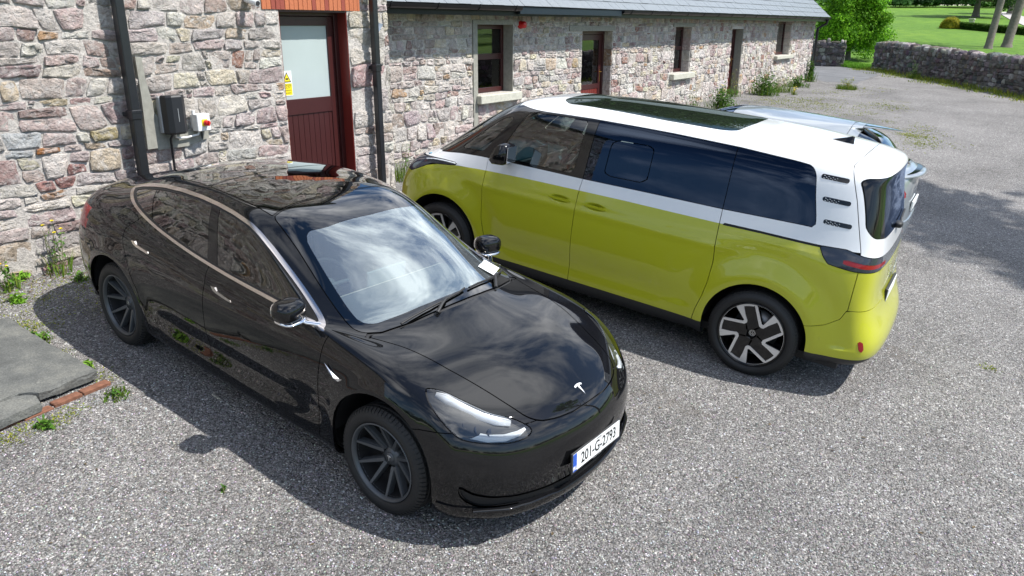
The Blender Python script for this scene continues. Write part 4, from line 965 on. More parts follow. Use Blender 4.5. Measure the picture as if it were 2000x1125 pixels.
# ---------------------------------------------------------------- black saloon
def build_saloon(root):
    def flare(P):
        h = np.zeros(len(P))
        for cx in (1.43, -1.4375):
            r = np.hypot(P[:, 0]-cx, P[:, 2]-.36); h += .010*np.exp(-((r-.40)/.055)**2)
        h *= (np.abs(P[:, 1]) > .6)*(P[:, 2] < .86)
        h -= .016*np.exp(-((P[:, 2]-.44)/.09)**2)*np.clip((1.0-np.abs(P[:, 0]))/.35, 0, 1)*(np.abs(P[:, 1]) > .6)
        return h
    S = bsurf(SALOON_NET, 9, 9, disp=flare)
    # wheel arches
    for cx, r, cz in ((1.43, .398, .365), (-1.4375, .385, .36)):
        V = S.V; d = np.minimum(np.hypot(V[:, 0]-cx, V[:, 2]-cz)-r, np.maximum(np.abs(V[:, 0]-cx)-r, V[:, 2]-cz)); d = np.where(np.abs(V[:, 1]) < .55, .2, d)
        S = S.cut(d)[1]
    arch_src = S
    DLO = round_poly([(-1.70, 1.165), (-1.52, 1.222), (-1.33, 1.270), (-1.12, 1.316), (-.85, 1.352), (-.60, 1.366), (-.40, 1.363), (-.22, 1.350), (-.05, 1.325), (.067, 1.290), (.222, 1.228), (.374, 1.16), (.52, 1.093), (.672, 1.023), (.81, .964), (.90, .925), (.62, .945), (.351, .958), (.124, .966), (-.087, .976), (-.283, .989), (-.493, 1.006), (-.69, 1.028), (-.961, 1.062), (-1.172, 1.092), (-1.32, 1.115), (-1.48, 1.14)], .04, 4)
    side = lambda V: np.abs(V[:, 1]) > .40
    def D(V): return np.where(side(V), sdf(XZ(V), DLO), .5)
    win, S = S.cut(D(S.V))
    trim, win = gap(Surf(win.V, win.N, win.T), -(sdf(XZ(win.V), DLO)+.018), .0)
    seal, win = gap(win, -(sdf(XZ(win.V), DLO)+.030), .0)
    lining_windows = DLO
    def side_part(s, name, mat, rim=.01, off=0., **k):
        r = []
        for sg in (-1, 1):
            q, _ = s.region(lambda c: c[:, 1]*sg > 0)
            o = q.build(name, mat, root, rim, off)
            if o: r.append(o)
        return r
    side_part(trim, 'window_trim', M['chrome'], .012, .004)
    side_part(seal, 'window_seal', M['dark_trim'], .006, .0)
    # pillars between the panes
    bl = [(-.473, 1.357), (-.339, 1.037), (-.30, .95)]; bf = [(-.381, 1.355), (-.235, 1.042), (-.20, .95)]
    quarter, rest = gap(win, -line_d(XZ(win.V), [(-1.0, 1.05), (-1.056, 1.109), (-1.224, 1.274), (-1.28, 1.35)][::-1]), .008)
    if quarter.V[quarter.T].mean(1)[:, 0].mean() > rest.V[rest.T].mean(1)[:, 0].mean(): quarter, rest = rest, quarter
    a, b = gap(rest, line_d(XZ(rest.V), bl), .004)
    if a.V[a.T].mean((0, 1))[0] > b.V[b.T].mean((0, 1))[0]: a, b = b, a
    rear_pane, fr = a, b
    a, b = gap(fr, line_d(XZ(fr.V), bf), .004)
    if a.V[a.T].mean((0, 1))[0] > b.V[b.T].mean((0, 1))[0]: a, b = b, a
    pillar, fpane = a, b
    a, b = gap(fpane, line_d(XZ(fpane.V), [(.58, .90), (.60, 1.2)]), .004)
    if a.V[a.T].mean((0, 1))[0] > b.V[b.T].mean((0, 1))[0]: a, b = b, a
    fpane, sail = a, b
    side_part(quarter, 'quarter_window', M['side_glass'], 0, -.004)
    side_part(rear_pane, 'rear_door_window', M['side_glass'], 0, -.004)
    side_part(fpane, 'front_door_window', M['side_glass'], 0, -.004)
    side_part(pillar, 'door_pillar', M['gloss_black'], .01, -.002)
    side_part(sail, 'mirror_sail', M['black_plastic'], .01, -.002)
    # windscreen, roof glass, rear glass
    WS = np.array([(.05, -.1), (.05, .56), (.20, .585), (.35, .607), (.65, .66), (.93, .705), (1.0, .712), (1.06, .69), (1.125, .62), (1.18, .42), (1.20, .2), (1.205, -.1)])
    def up(V, lo): return V[:, 2] > lo
    f = np.where(up(S.V, .93), sdf(XY(S.V), WS), .5); ws, S = gap(S, f, .006)
    CL = round_poly([(.385, -.1), (.36, .40), (.31, .50), (.36, .545), (.58, .59), (.86, .638), (.98, .652), (1.05, .60), (1.10, .40), (1.125, .2), (1.13, -.1)], .06, 5)
    clear, frit = ws.cut(sdf(XY(ws.V), CL))
    clear.build('windscreen_glass', M['windscreen'], root, 0); frit.build('windscreen_border', M['dark_glass'], root, .006)
    RG = [(.03, -.1), (.03, .555), (-.15, .56), (-.45, .565), (-.66, .555), (-.66, -.1)]
    f = np.where(up(S.V, 1.2), sdf(XY(S.V), RG), .5); rg, S = gap(S, f, .006); rg.build('roof_glass', M['dark_glass'], root, .01)
    BG = [(-.68, -.1), (-.68, .55), (-.95, .53), (-1.25, .49), (-1.60, .53), (-1.86, .49), (-1.95, .30), (-1.965, -.1)]
    f = np.where(up(S.V, 1.05), sdf(XY(S.V), BG), .5); rg, S = gap(S, f, .006); rg.build('rear_window', M['dark_glass'], root, .01)
    # headlamps
    hd = (.55, .42, .72)
    HL3 = np.array([(1.655, .795, .862), (1.672, .768, .865), (1.728, .730, .855), (1.84, .683, .822), (1.96, .617, .779), (2.045, .540, .750), (2.120, .484, .712), (2.150, .476, .688), (2.148, .52, .664), (2.109, .608, .652), (2.041, .705, .660), (1.968, .782, .674), (1.909, .825, .700), (1.814, .845, .766), (1.720, .836, .826)])
    HP = smooth_poly(dirproj(HL3, hd), 4)
    f = np.where((S.V[:, 0] > 1.5), sdf(dirproj(S.V, hd), HP), .5); hl, S = gap(S, f, .007)
    for sg in (-1, 1):
        q, _ = hl.region(lambda c: c[:, 1]*sg > 0)
        lens = q.build('headlamp', M['lens'], root, .004)
        body = Surf(q.V+np.array([-.06, 0, -.055]), q.N, q.T)
        body.build('lamp_housing', M['gloss_black'], lens, -.05)
        e, _ = q.cut(sdf(dirproj(q.V, hd), HP)+.012)
        # bright upper reflector and lower light guide
        _, mid = q.cut(sdf(dirproj(q.V, hd), HP)+.004)
        def strip(pts, w, dz, name, mat, drop):
            b = MB(); n = len(pts); v = []
            for i, p in enumerate(pts):
                p = np.array(p); t = nrm(np.array(pts[min(i+1, n-1)])-np.array(pts[max(i-1, 0)])); nn = nrm(np.array([.55, .42, .72])); s = np.cross(t, nn)
                ww = w[i] if hasattr(w, '__len__') else w
                for k in (-1, 1):
                    c = p+s*ww*k/2-nn*drop; v.append((c[0], c[1]*sg, c[2]))
                for k in (1, -1):
                    c = p+s*ww*k/2-nn*(drop+dz); v.append((c[0], c[1]*sg, c[2]))
            f = []
            for i in range(n-1):
                for k in range(4): f.append((i*4+k, i*4+(k+1) % 4, i*4+4+(k+1) % 4, i*4+4+k))
            f += [(0, 1, 2, 3), (n*4-1, n*4-2, n*4-3, n*4-4)]
            b.add(v, f, 0, True); b.build(name, mat, lens)
        strip([(1.885, .79, .712), (1.95, .745, .69), (2.02, .69, .678), (2.08, .62, .678), (2.115, .55, .69), (2.125, .505, .705)], [.036, .040, .040, .038, .030, .014], .02, 'light_guide', M['lamp_white'], .006)
        strip([(1.70, .765, .842), (1.76, .74, .832), (1.84, .70, .806), (1.92, .652, .778), (2.00, .60, .75), (2.06, .55, .728)], [.03, .06, .080, .084, .07, .03], .01, 'lamp_reflector', M['lamp_silver'], .012)
        for (x, y, z) in ((1.90, .735, .735), (1.955, .70, .715), (2.01, .655, .70)):
            b = MB(); b.tube([(x-.04, (y)*sg, z-.045), (x, y*sg, z-.012)], .026, 16); b.build('projector', M['smoke_lens'], lens)
    # bonnet
    BN = np.array([(1.232, -.1), (1.232, 0), (1.212, .33), (1.15, .60), (1.075, .712), (1.19, .675), (1.312, .640), (1.626, .59), (1.857, .53), (1.978, .50), (2.09, .462), (2.15, .40), (2.19, .29), (2.215, .16), (2.222, -.1)])
    f = np.where(S.V[:, 2] > .60, sdf(XY(S.V), round_poly(BN, .03, 3)), .5); bn, S = gap(S, f, .007); bn.build('bonnet', M['black_paint'], root, .014)
    # cowl strip at the foot of the windscreen
    CW = np.array([(1.18, -.1), (1.18, 0), (1.14, .42), (1.06, .66), (1.10, .74), (1.17, .63), (1.25, .33), (1.26, -.1)])
    f = np.where(S.V[:, 2] > .90, sdf(XY(S.V), CW), .5); cw, S = gap(S, f, .0); cw.build('cowl_panel', M['black_plastic'], root, .01, -.008)
    # front bumper with the lower intake
    BL = [(1.55, .63), (1.64, .665), (1.70, .688), (1.905, .716), (2.06, .712), (2.13, .718), (2.30, .80)]
    f = line_d(XZ(S.V), BL); f = np.where(S.V[:, 0] < 1.3, .5, f)
    bp, S = gap(S, f, .005)
    IN = [(-.1, .322), (.2, .322), (.4, .325), (.58, .336), (.72, .355), (.79, .378), (.838, .425), (.842, .40), (.830, .355), (.80, .32), (.76, .296), (.52, .277), (.17, .262), (-.1, .26)]
    front = lambda V: V[:, 0] > 1.85
    f = np.where(front(bp.V), sdf(YZ(bp.V), round_poly(IN, .02, 3)), .5); ink, bp = bp.cut(f)
    Surf(ink.V+np.array([-.014, 0, 0]), ink.N, ink.T).build('lower_intake', M['dark_trim'], root, -.02)
    # the chin below the intake is its own glossy lip
    chin, bp2 = bp.cut(np.where(front(bp.V), bp.V[:, 2]-.272-.03*np.clip(np.abs(bp.V[:, 1])-.3, 0, 1), .5))
    bp2.build('front_bumper', M['black_paint'], root, .012)
    chin.build('front_lip', M['black_paint'], root, .03, .008)
    cv = chin.V[chin.T].reshape(-1, 3); pts = []
    for yy in np.linspace(-.80, .80, 41):
        k = (np.abs(cv[:, 1]-yy) < .03) & (cv[:, 2] > .24) & (cv[:, 0] > 1.9); pts.append((cv[k, 0].max()+.004, yy, .262+.03*max(0, abs(yy)-.3)))
    b = MB(); b.tube(pts, .017, 10, flat=.45); b.build('lip_edge', M['black_paint'], root)
    # doors
    fd_front = [(.94, 1.1), (.914, .859), (.911, .758), (.90, .5), (.89, .303), (.885, .1)]
    b_cut = [(-.30, 1.1), (-.295, .991), (-.262, .891), (-.258, .783), (-.240, .654), (-.233, .45), (-.24, .1)]
    r_cut = [(-1.15, 1.2), (-1.172, 1.105), (-1.25, 1.03), (-1.283, .992), (-1.268, .914), (-1.22, .834), (-1.151, .702), (-1.076, .600), (-1.03, .48), (-1.01, .30), (-1.0, .1)]
    sill = [(2, .262), (.9, .262), (-1.0, .275), (-2, .28)]
    sd = lambda V, d: np.where(np.abs(V[:, 1]) > .45, d, -.5)
    skirt, up_ = S.cut(np.where((np.abs(S.V[:, 1]) > .3) & (np.abs(S.V[:, 0]) < 1.1), np.interp(S.V[:, 0], [-1.0, .9], [.278, .262])*-1+S.V[:, 2], .5))
    side_part(skirt, 'side_sill', M['black_paint'], .02)
    S = up_
    roofish = lambda V: (V[:, 2] > 1.02+.0*V[:, 0]) & (sdf(XZ(V), DLO) > 0)
    def split_x(S, pl):
        d = line_d(XZ(S.V), pl)
        # a joint only below the window line
        belt = np.interp(S.V[:, 0], [-1.6, -1.172, -.69, -.283, .124, .62, .95], [1.16, 1.098, 1.03, .992, .968, .948, .93])
        return d, belt
    # lower sides: everything outboard of and below the belt between front cut and rear cut
    belt = lambda V: V[:, 2]-np.interp(V[:, 0], [-1.6, -1.172, -.69, -.283, .124, .62, .95], [1.155, 1.096, 1.031, .993, .970, .950, .925])
    low, high = S.cut(np.where((np.abs(S.V[:, 1]) > .3) & (S.V[:, 0] < .96) & (S.V[:, 0] > -1.30), belt(S.V), .5))
    a, b = gap(low, line_d(XZ(low.V), fd_front), .006)
    if a.V[a.T].mean((0, 1))[0] > b.V[b.T].mean((0, 1))[0]: a, b = b, a
    wing_bit = b; low = a
    a, b = gap(low, line_d(XZ(low.V), b_cut), .006)
    if a.V[a.T].mean((0, 1))[0] > b.V[b.T].mean((0, 1))[0]: a, b = b, a
    rear, frontd = a, b
    a, b = gap(rear, line_d(XZ(rear.V), r_cut), .006)
    if a.V[a.T].mean((0, 1))[0] > b.V[b.T].mean((0, 1))[0]: a, b = b, a
    rq, reard = a, b
    fds = side_part(frontd, 'front_door', M['black_paint'], .012)
    rds = side_part(reard, 'rear_door', M['black_paint'], .012)
    # front wings are what is left ahead of the doors
    rest = Surf(high.V, high.N, high.T)
    a, b = rest.region(lambda c: c[:, 0] > .6)
    side_part(a, 'front_wing', M['black_paint'], .012); side_part(wing_bit, 'wing_edge', M['black_paint'], .012)
    tl, b = b.cut(np.where(b.V[:, 0] < -1.85, sdf(YZ(b.V), round_poly([(.46, .86), (.50, .96), (.80, .99), (.96, 1.0), (.96, .86), (.80, .82)], .03, 3)), .5))
    side_part(tl, 'tail_lamp', M['red_lens'], .01)
    lid, b = gap(b, np.where((b.V[:, 2] > .70) & (b.V[:, 0] < -1.60), sdf(dirproj(b.V, (-.5, 0, .86)), dirproj(np.array([(-1.80, .60, 1.10), (-1.98, .64, 1.07), (-2.22, .60, 1.03), (-2.35, .5, .9), (-2.39, .45, .75), (-2.42, -.1, .75), (-2.0, -.1, 1.14)]), (-.5, 0, .86))), .5), .006)
    lid.build('boot_lid', M['black_paint'], root, .012)
    b.build('body_shell', M['black_paint'], root, .012); side_part(rq, 'rear_wing', M['black_paint'], .012)
    # lining seen through the glass
    L = bsurf(SALOON_NET, 4, 5); L = Surf(L.V-L.N*np.array([.03]), L.N, L.T)
    d = np.minimum(np.where(np.abs(L.V[:, 1]) > .38, sdf(XZ(L.V), DLO), .5), np.where(L.V[:, 2] > .90, sdf(XY(L.V), CL), .5))
    L = L.cut(d)[1]
    for cx in (1.43, -1.4375): L = L.cut(np.where(np.abs(L.V[:, 1]) > .5, np.hypot(L.V[:, 0]-cx, L.V[:, 2]-.36)-.41, .5))[1]
    L.build('inner_lining', M['dark_trim'], root, 0)
    # wheel wells
    for x in (1.43, -1.4375):
        for sg in (-1, 1):
            b = MB(); v = []; f = []
            for i in range(17):
                a = math.pi*(i/16); 
                for y in (.885, .60, .55): v.append((x+.405*math.cos(a), sg*y, .36+.405*math.sin(a)))
            for i in range(16):
                for j in range(2): f.append((i*3+j, i*3+j+1, i*3+3+j+1, i*3+3+j))
            f.append(tuple(i*3+2 for i in range(17)))
            b.add(v, f, 0, True); b.build('wheel_arch_liner', M['dark_trim'], root)
    b = MB(); b.box(-2.1, 2.0, -.78, .78, .18, .22); b.build('underbody', M['dark_trim'], root)
    # wheels
    def wheel_parts(hub):
        b = MB(); tyre(b, .334, .238, .225); shoulder_blocks(b, .334, .235); b.build('tyre', M['rubber'], hub)
        b = MB(); b.lathe([(.222, .088), (.214, .02), (.210, -.09), (.0, -.092)], 48); b.build('rim_barrel', M['dark_trim'], hub)
        b = MB(); b.lathe([(.243, .108), (.240, .112), (.232, .108), (.224, .090), (.220, .075)], 72); b.lathe([(.0, .038), (.03, .039), (.034, .033), (.060, .028), (.072, .012), (.074, -.03)], 5); b.lathe([(.0, .040), (.031, .040), (.034, .034), (.036, .02)], 32)
        for k in range(5):
            a0 = math.radians(72*k+18+9)
            for s in (-1, 1):
                a1 = a0+s*math.radians(18.5)
                p = (.060*math.cos(a0+s*.12), .060*math.sin(a0+s*.12)); q_ = (.226*math.cos(a1), .226*math.sin(a1))
                bar(b, p, q_, .034, .021, .030, .090, .045)
        b.build('rim', M['anthracite'], hub)
        b = MB(); b.lathe([(.05, -.04), (.165, -.04), (.165, -.06), (.05, -.06)], 40); b.build('brake_disc', M['disc'], hub)
        b = MB(); b.box(-.16, -.08, -.03, .005, -.05, .09, bev=.01); b.build('brake_caliper', M['disc'], hub)
        b = MB(); b.prism([(x*.030, z*.036) for x, z in LOGO_T], .041, .044, 'y'); b.build('centre_logo', M['alloy'], hub)
    base = None
    for x in (1.4375, -1.4375):
        for sg in (-1, 1):
            mt = wheel_pair_matrix(x, sg*.795, .334, 0, sg < 0)
            # +y of the wheel must face outward
            if base is None:
                base = bpy.data.objects.new('wheel', None); COL.objects.link(base); base.parent = root; base.matrix_local = mt; wheel_parts(base)
            else:
                c = copy_tree(base, root); c.matrix_local = mt @ Matrix.Rotation(random.random()*6, 4, 'Y')
    # number plate
    pm = Matrix.Translation((2.312, 0, .440)) @ Matrix.Rotation(math.radians(-7), 4, 'Y') @ Matrix(((0, 0, 1, 0), (1, 0, 0, 0), (0, 1, 0, 0), (0, 0, 0, 1)))
    b = MB(); b.box(-.272, .272, -.070, .066, -.012, -.002, M=pm, bev=.003); holder = b.build('plate_holder', M['black_plastic'], root)
    b = MB(); b.box(-.26, .26, -.0555, .0555, -.003, .0, M=pm); pl = b.build('number_plate', M['white_plate'], root)
    b = MB(); b.box(-.26, -.222, -.0555, .0555, .0, .0008, M=pm); b.build('blue_band', M['plate_blue'], pl)
    text_mesh('201-G-2793', .098, M['ink'], pl, 'plate_number', pm @ Matrix.Translation((.02, -.004, .0006)), .0006, xs=.83, bold=.0012)
    text_mesh('IRL', .032, M['white_ink'], pl, 'country_code', pm @ Matrix.Translation((-.241, -.036, .0012)), .0005, bold=.0008)
    text_mesh('GAILLIMH', .012, M['ink'], pl, 'county_name', pm @ Matrix.Translation((.02, .047, .0006)), .0004)
    text_mesh('TESLA.COM', .013, M['alloy'], holder, 'holder_text', pm @ Matrix.Translation((.0, -.0635, -.0012)), .0004, xs=1.5)
    # badge on the bonnet: lies on the surface
    def surf_frame(x, y):
        k = np.where(S0.V[:, 2] > .6)[0]; V = S0.V[k]; i = k[np.argmin((V[:, 0]-x)**2+(V[:, 1]-y)**2)]
        return S0.V[i], S0.N[i]
    S0 = bsurf(SALOON_NET, 9, 9)
    p, n = surf_frame(2.135, 0.0); n = nrm(n); tx = nrm(np.array([1, 0, 0])-n*n[0]); ty = np.cross(n, tx)
    T4 = Matrix(((ty[0], -tx[0], n[0], p[0]), (ty[1], -tx[1], n[1], p[1]), (ty[2], -tx[2], n[2], p[2]), (0, 0, 0, 1)))
    b = MB(); b.prism([(x*.074, y*.078-.006) for x, y in LOGO_T], .001, .005, 'z', M=T4)
    b.build('bonnet_badge', M['badge_silver'], root)
    for sg in (-1, 1):
        # fender repeater
        b = MB(); P = [(.965, .795), (1.02, .765), (1.095, .742), (1.118, .746), (1.085, .718), (1.05, .715), (1.0, .745)]
        v = [(x, sg*.912, z) for x, z in P]+[(1.06, sg*.925, .738)]; n_ = len(P)
        b.add(v, [(i, (i+1) % n_, n_) for i in range(n_)]+[tuple(range(n_))]); b.build('side_repeater', M['bright_chrome'], root)
        # handles
        for (x0, z0, x1, z1, yy) in ((-1.135, .934, -.935, .910, .899), (-.170, .885, .028, .857, .889)):
            b = MB(); 
            P = [(x0-.012, z0+.014), (x0+.03, z0+.016), (x0+.055, z0-.002), (x1, z1+.010), (x1+.012, z1), (x1, z1-.010), (x0+.05, z0-.022), (x0+.01, z0-.012)]
            b.prism(P, sg*(yy-.012), sg*(yy+.006), 'y'); b.build('door_handle', M['chrome'], root)
        # mirror
        mr = bpy.data.objects.new('door_mirror', None); COL.objects.link(mr); mr.parent = root
        R4 = Matrix.Rotation(sg*math.radians(-12), 4, 'Z')
        b = MB(); blob(b, (.668, sg*.925, 1.025), (.080, .098, .066), 3.0, 24, 14, R4); b.build('mirror_housing', M['black_paint'], mr)
        b = MB(); blob(b, (.628, sg*.93, 1.023), (.050, .085, .054), 3.4, 20, 10, R4); b.build('mirror_glass', M['bright_chrome'], mr)
        b = MB(); blob(b, (.678, sg*.92, .968), (.080, .090, .014), 3, 20, 8, R4); b.tube([(.70, sg*.88, .966), (.75, sg*.86, .958), (.80, sg*.80, .945), (.86, sg*.785, .94)], [.014, .017, .02, .012], 10, flat=.6); b.build('mirror_arm', M['bright_chrome'], mr)
    # wipers
    def on_top(x, y, lift):
        k = np.where(S0.V[:, 2] > .6)[0]; V = S0.V[k]; i = k[np.argmin((V[:, 0]-x)**2+(V[:, 1]-y)**2)]
        w_ = np.exp(-(((V[:, 0]-x)**2+(V[:, 1]-y)**2)/.0006)); z = (w_*V[:, 2]).sum()/w_.sum()
        return (x, y, z+lift)
    for pts, pv in ((((1.165, -.50), (1.165, -.40), (1.17, -.25), (1.165, -.1), (1.15, .05), (1.14, .10)), (1.225, -.25)), (((1.145, .14), (1.13, .25), (1.11, .38), (1.08, .50), (1.03, .62), (1.00, .68)), (1.20, .36))):
        wp = bpy.data.objects.new('wiper', None); COL.objects.link(wp); wp.parent = root
        b = MB(); b.tube([on_top(x, y, .016) for x, y in pts], .007, 6); b.build('wiper_blade', M['dark_trim'], wp)
        m_ = pts[3]; b = MB(); b.tube([on_top(pv[0], pv[1], .012), on_top((pv[0]*.5+m_[0]*.5), (pv[1]*.5+m_[1]*.5), .03), on_top(m_[0], m_[1], .026)], [.013, .011, .009], 8, flat=.7); b.build('wiper_arm', M['black_plastic'], wp)
    # licence disc behind the windscreen
    c0 = np.array(on_top(.955, .585, .006)); ex = nrm(np.array(on_top(.90, .68, .006))-np.array(on_top(1.0, .49, .006))); nn = nrm(np.cross(ex, [-.9, -.3, .35])); 
    if nn[2] < 0: nn = -nn
    ey = np.cross(nn, ex)
    T5 = Matrix(((ex[0], ey[0], nn[0], c0[0]), (ex[1], ey[1], nn[1], c0[1]), (ex[2], ey[2], nn[2], c0[2]), (0, 0, 0, 1)))
    b = MB(); b.box(-.12, .12, -.062, .062, -.001, .0, M=T5); dk = b.build('licence_disc', M['white_plate'], root)
    b = MB(); b.box(-.006, .0, -.05, .055, .0004, .001, M=T5); rr = random.Random(3)
    for i in range(26):
        x = rr.uniform(-.11, .10); y = rr.uniform(-.05, .05); w_ = rr.uniform(.006, .018); b.box(x, x+w_, y, y+.004, .0004, .001, M=T5)
    b.build('disc_print', M['plate_blue'], dk)
    # interior
    b = MB(); b.prism([(1.15, .88), (.80, .93), (.55, .93), (.52, .80), (.60, .55), (1.15, .55)], -.68, .68, 'y'); b.build('dashboard', M['dash_grey'], root)
    b = MB(); b.box(.53, .56, -.66, .66, .895, .925); b.build('dash_strip', M['dash_wood'], root)
    b = MB(); b.box(.50, .52, -.17, .19, .84, 1.02, bev=.004); b.build('centre_screen', M['screen_off'], root)
    for y in (-.37, .37):
        for x, h in ((-.25, 0), (-1.02, .0)):
            st = bpy.data.objects.new('seat', None); COL.objects.link(st); st.parent = root
            b = MB(); blob(b, (x+.25, y, .50), (.27, .25, .10), 3.4); b.build('seat_cushion', M['seat_dark'], st)
            b = MB(); blob(b, (x-.08, y, .80), (.09, .25, .34), 3.2, M4=Matrix.Rotation(-.28, 4, 'Y')); b.build('seat_back', M['seat_dark'], st)
            b = MB(); blob(b, (x-.20, y, 1.13), (.05, .13, .09), 3.2, M4=Matrix.Rotation(-.2, 4, 'Y')); b.build('headrest', M['seat_dark'], st)
    sw = bpy.data.objects.new('steering_wheel', None); COL.objects.link(sw); sw.parent = root
    SWM = Matrix.Translation((.36, -.37, .93)) @ Matrix.Rotation(math.radians(62), 4, 'Y')
    b = MB(); pts = [tuple(SWM @ Vector((.18*math.cos(a), .18*math.sin(a), 0))) for a in np.linspace(0, 2*math.pi, 33)]; b.tube(pts, .015, 8, caps=False); b.build('wheel_ring', M['seat_dark'], sw)
    b = MB(); blob(b, tuple(SWM @ Vector((0, 0, -.02))), (.03, .07, .055), 2.6, M4=Matrix.Rotation(math.radians(-20), 4, 'Y')); b.tube([SWM @ Vector((0, -.17, 0)), SWM @ Vector((0, .17, 0))], .014, 8); b.build('wheel_hub', M['dash_grey'], sw)
    b = MB(); blob(b, (.18, 0, 1.27), (.02, .11, .035), 3); b.build('inner_mirror', M['dash_grey'], root)
SAL = thing('black_saloon', 'glossy black electric saloon with dark grey wheels parked nearest the camera', 'car', mat=yard_matrix(-1.2954, 5.1591, -.6171))
build_saloon(SAL)
M['roof_tint'] = glass('tinted sunroof glass', (.01, .015, .012), 1.35, .0, k=.8, gcol=(.75, .85, .8), alpha=.5, dcol=(.02, .026, .02))  # dark glass; its green cast stands for the trees it mirrors
# ---------------------------------------------------------------- two-tone van
def dish(S, d, depth, width=.03):
    """press the region d<0 inwards, keeping its rim on the surface"""
    t = np.clip(-d/width, 0, 1); h = depth*(t*t*(3-2*t)); V = S.V-S.N*h[:, None]
    T = S.T; fn = np.cross(V[T[:, 1]]-V[T[:, 0]], V[T[:, 2]]-V[T[:, 0]]); N = np.zeros_like(V)
    for i in range(3): np.add.at(N, T[:, i], fn)
    L = np.linalg.norm(N, axis=1)[:, None]; N = np.where(L > 1e-12, N/(L+1e-15), S.N)
    N = np.where(((N*S.N).sum(1) < 0)[:, None], -N, N); e = (t < .02)[:, None]
    return Surf(V, np.where(e, S.N, N), T)
def refine(S, mask, k=1):
    """split triangles in four where mask(centres)"""
    for _ in range(k):
        c = S.V[S.T].mean(1); m = mask(c); T = S.T[m]; rest = S.T[~m]; nV = len(S.V)
        P, N = [S.V], [S.N]; idx = []
        for a, b in ((0, 1), (1, 2), (2, 0)):
            P.append((S.V[T[:, a]]+S.V[T[:, b]])/2); q = S.N[T[:, a]]+S.N[T[:, b]]; N.append(q/np.linalg.norm(q, axis=1)[:, None]); idx.append(nV+np.arange(len(T))+len(idx)*len(T))
        A = np.concatenate([np.stack([T[:, 0], idx[0], idx[2]], 1), np.stack([idx[0], T[:, 1], idx[1]], 1), np.stack([idx[2], idx[1], T[:, 2]], 1), np.stack(idx, 1), rest])
        S = Surf(np.concatenate(P), np.concatenate(N), A)
    return S
def order(a, b, axis=0):
    """return the piece with the smaller mean x first"""
    ma, mb_ = a.V[a.T].mean((0, 1))[axis], b.V[b.T].mean((0, 1))[axis]
    return (a, b) if ma < mb_ else (b, a)
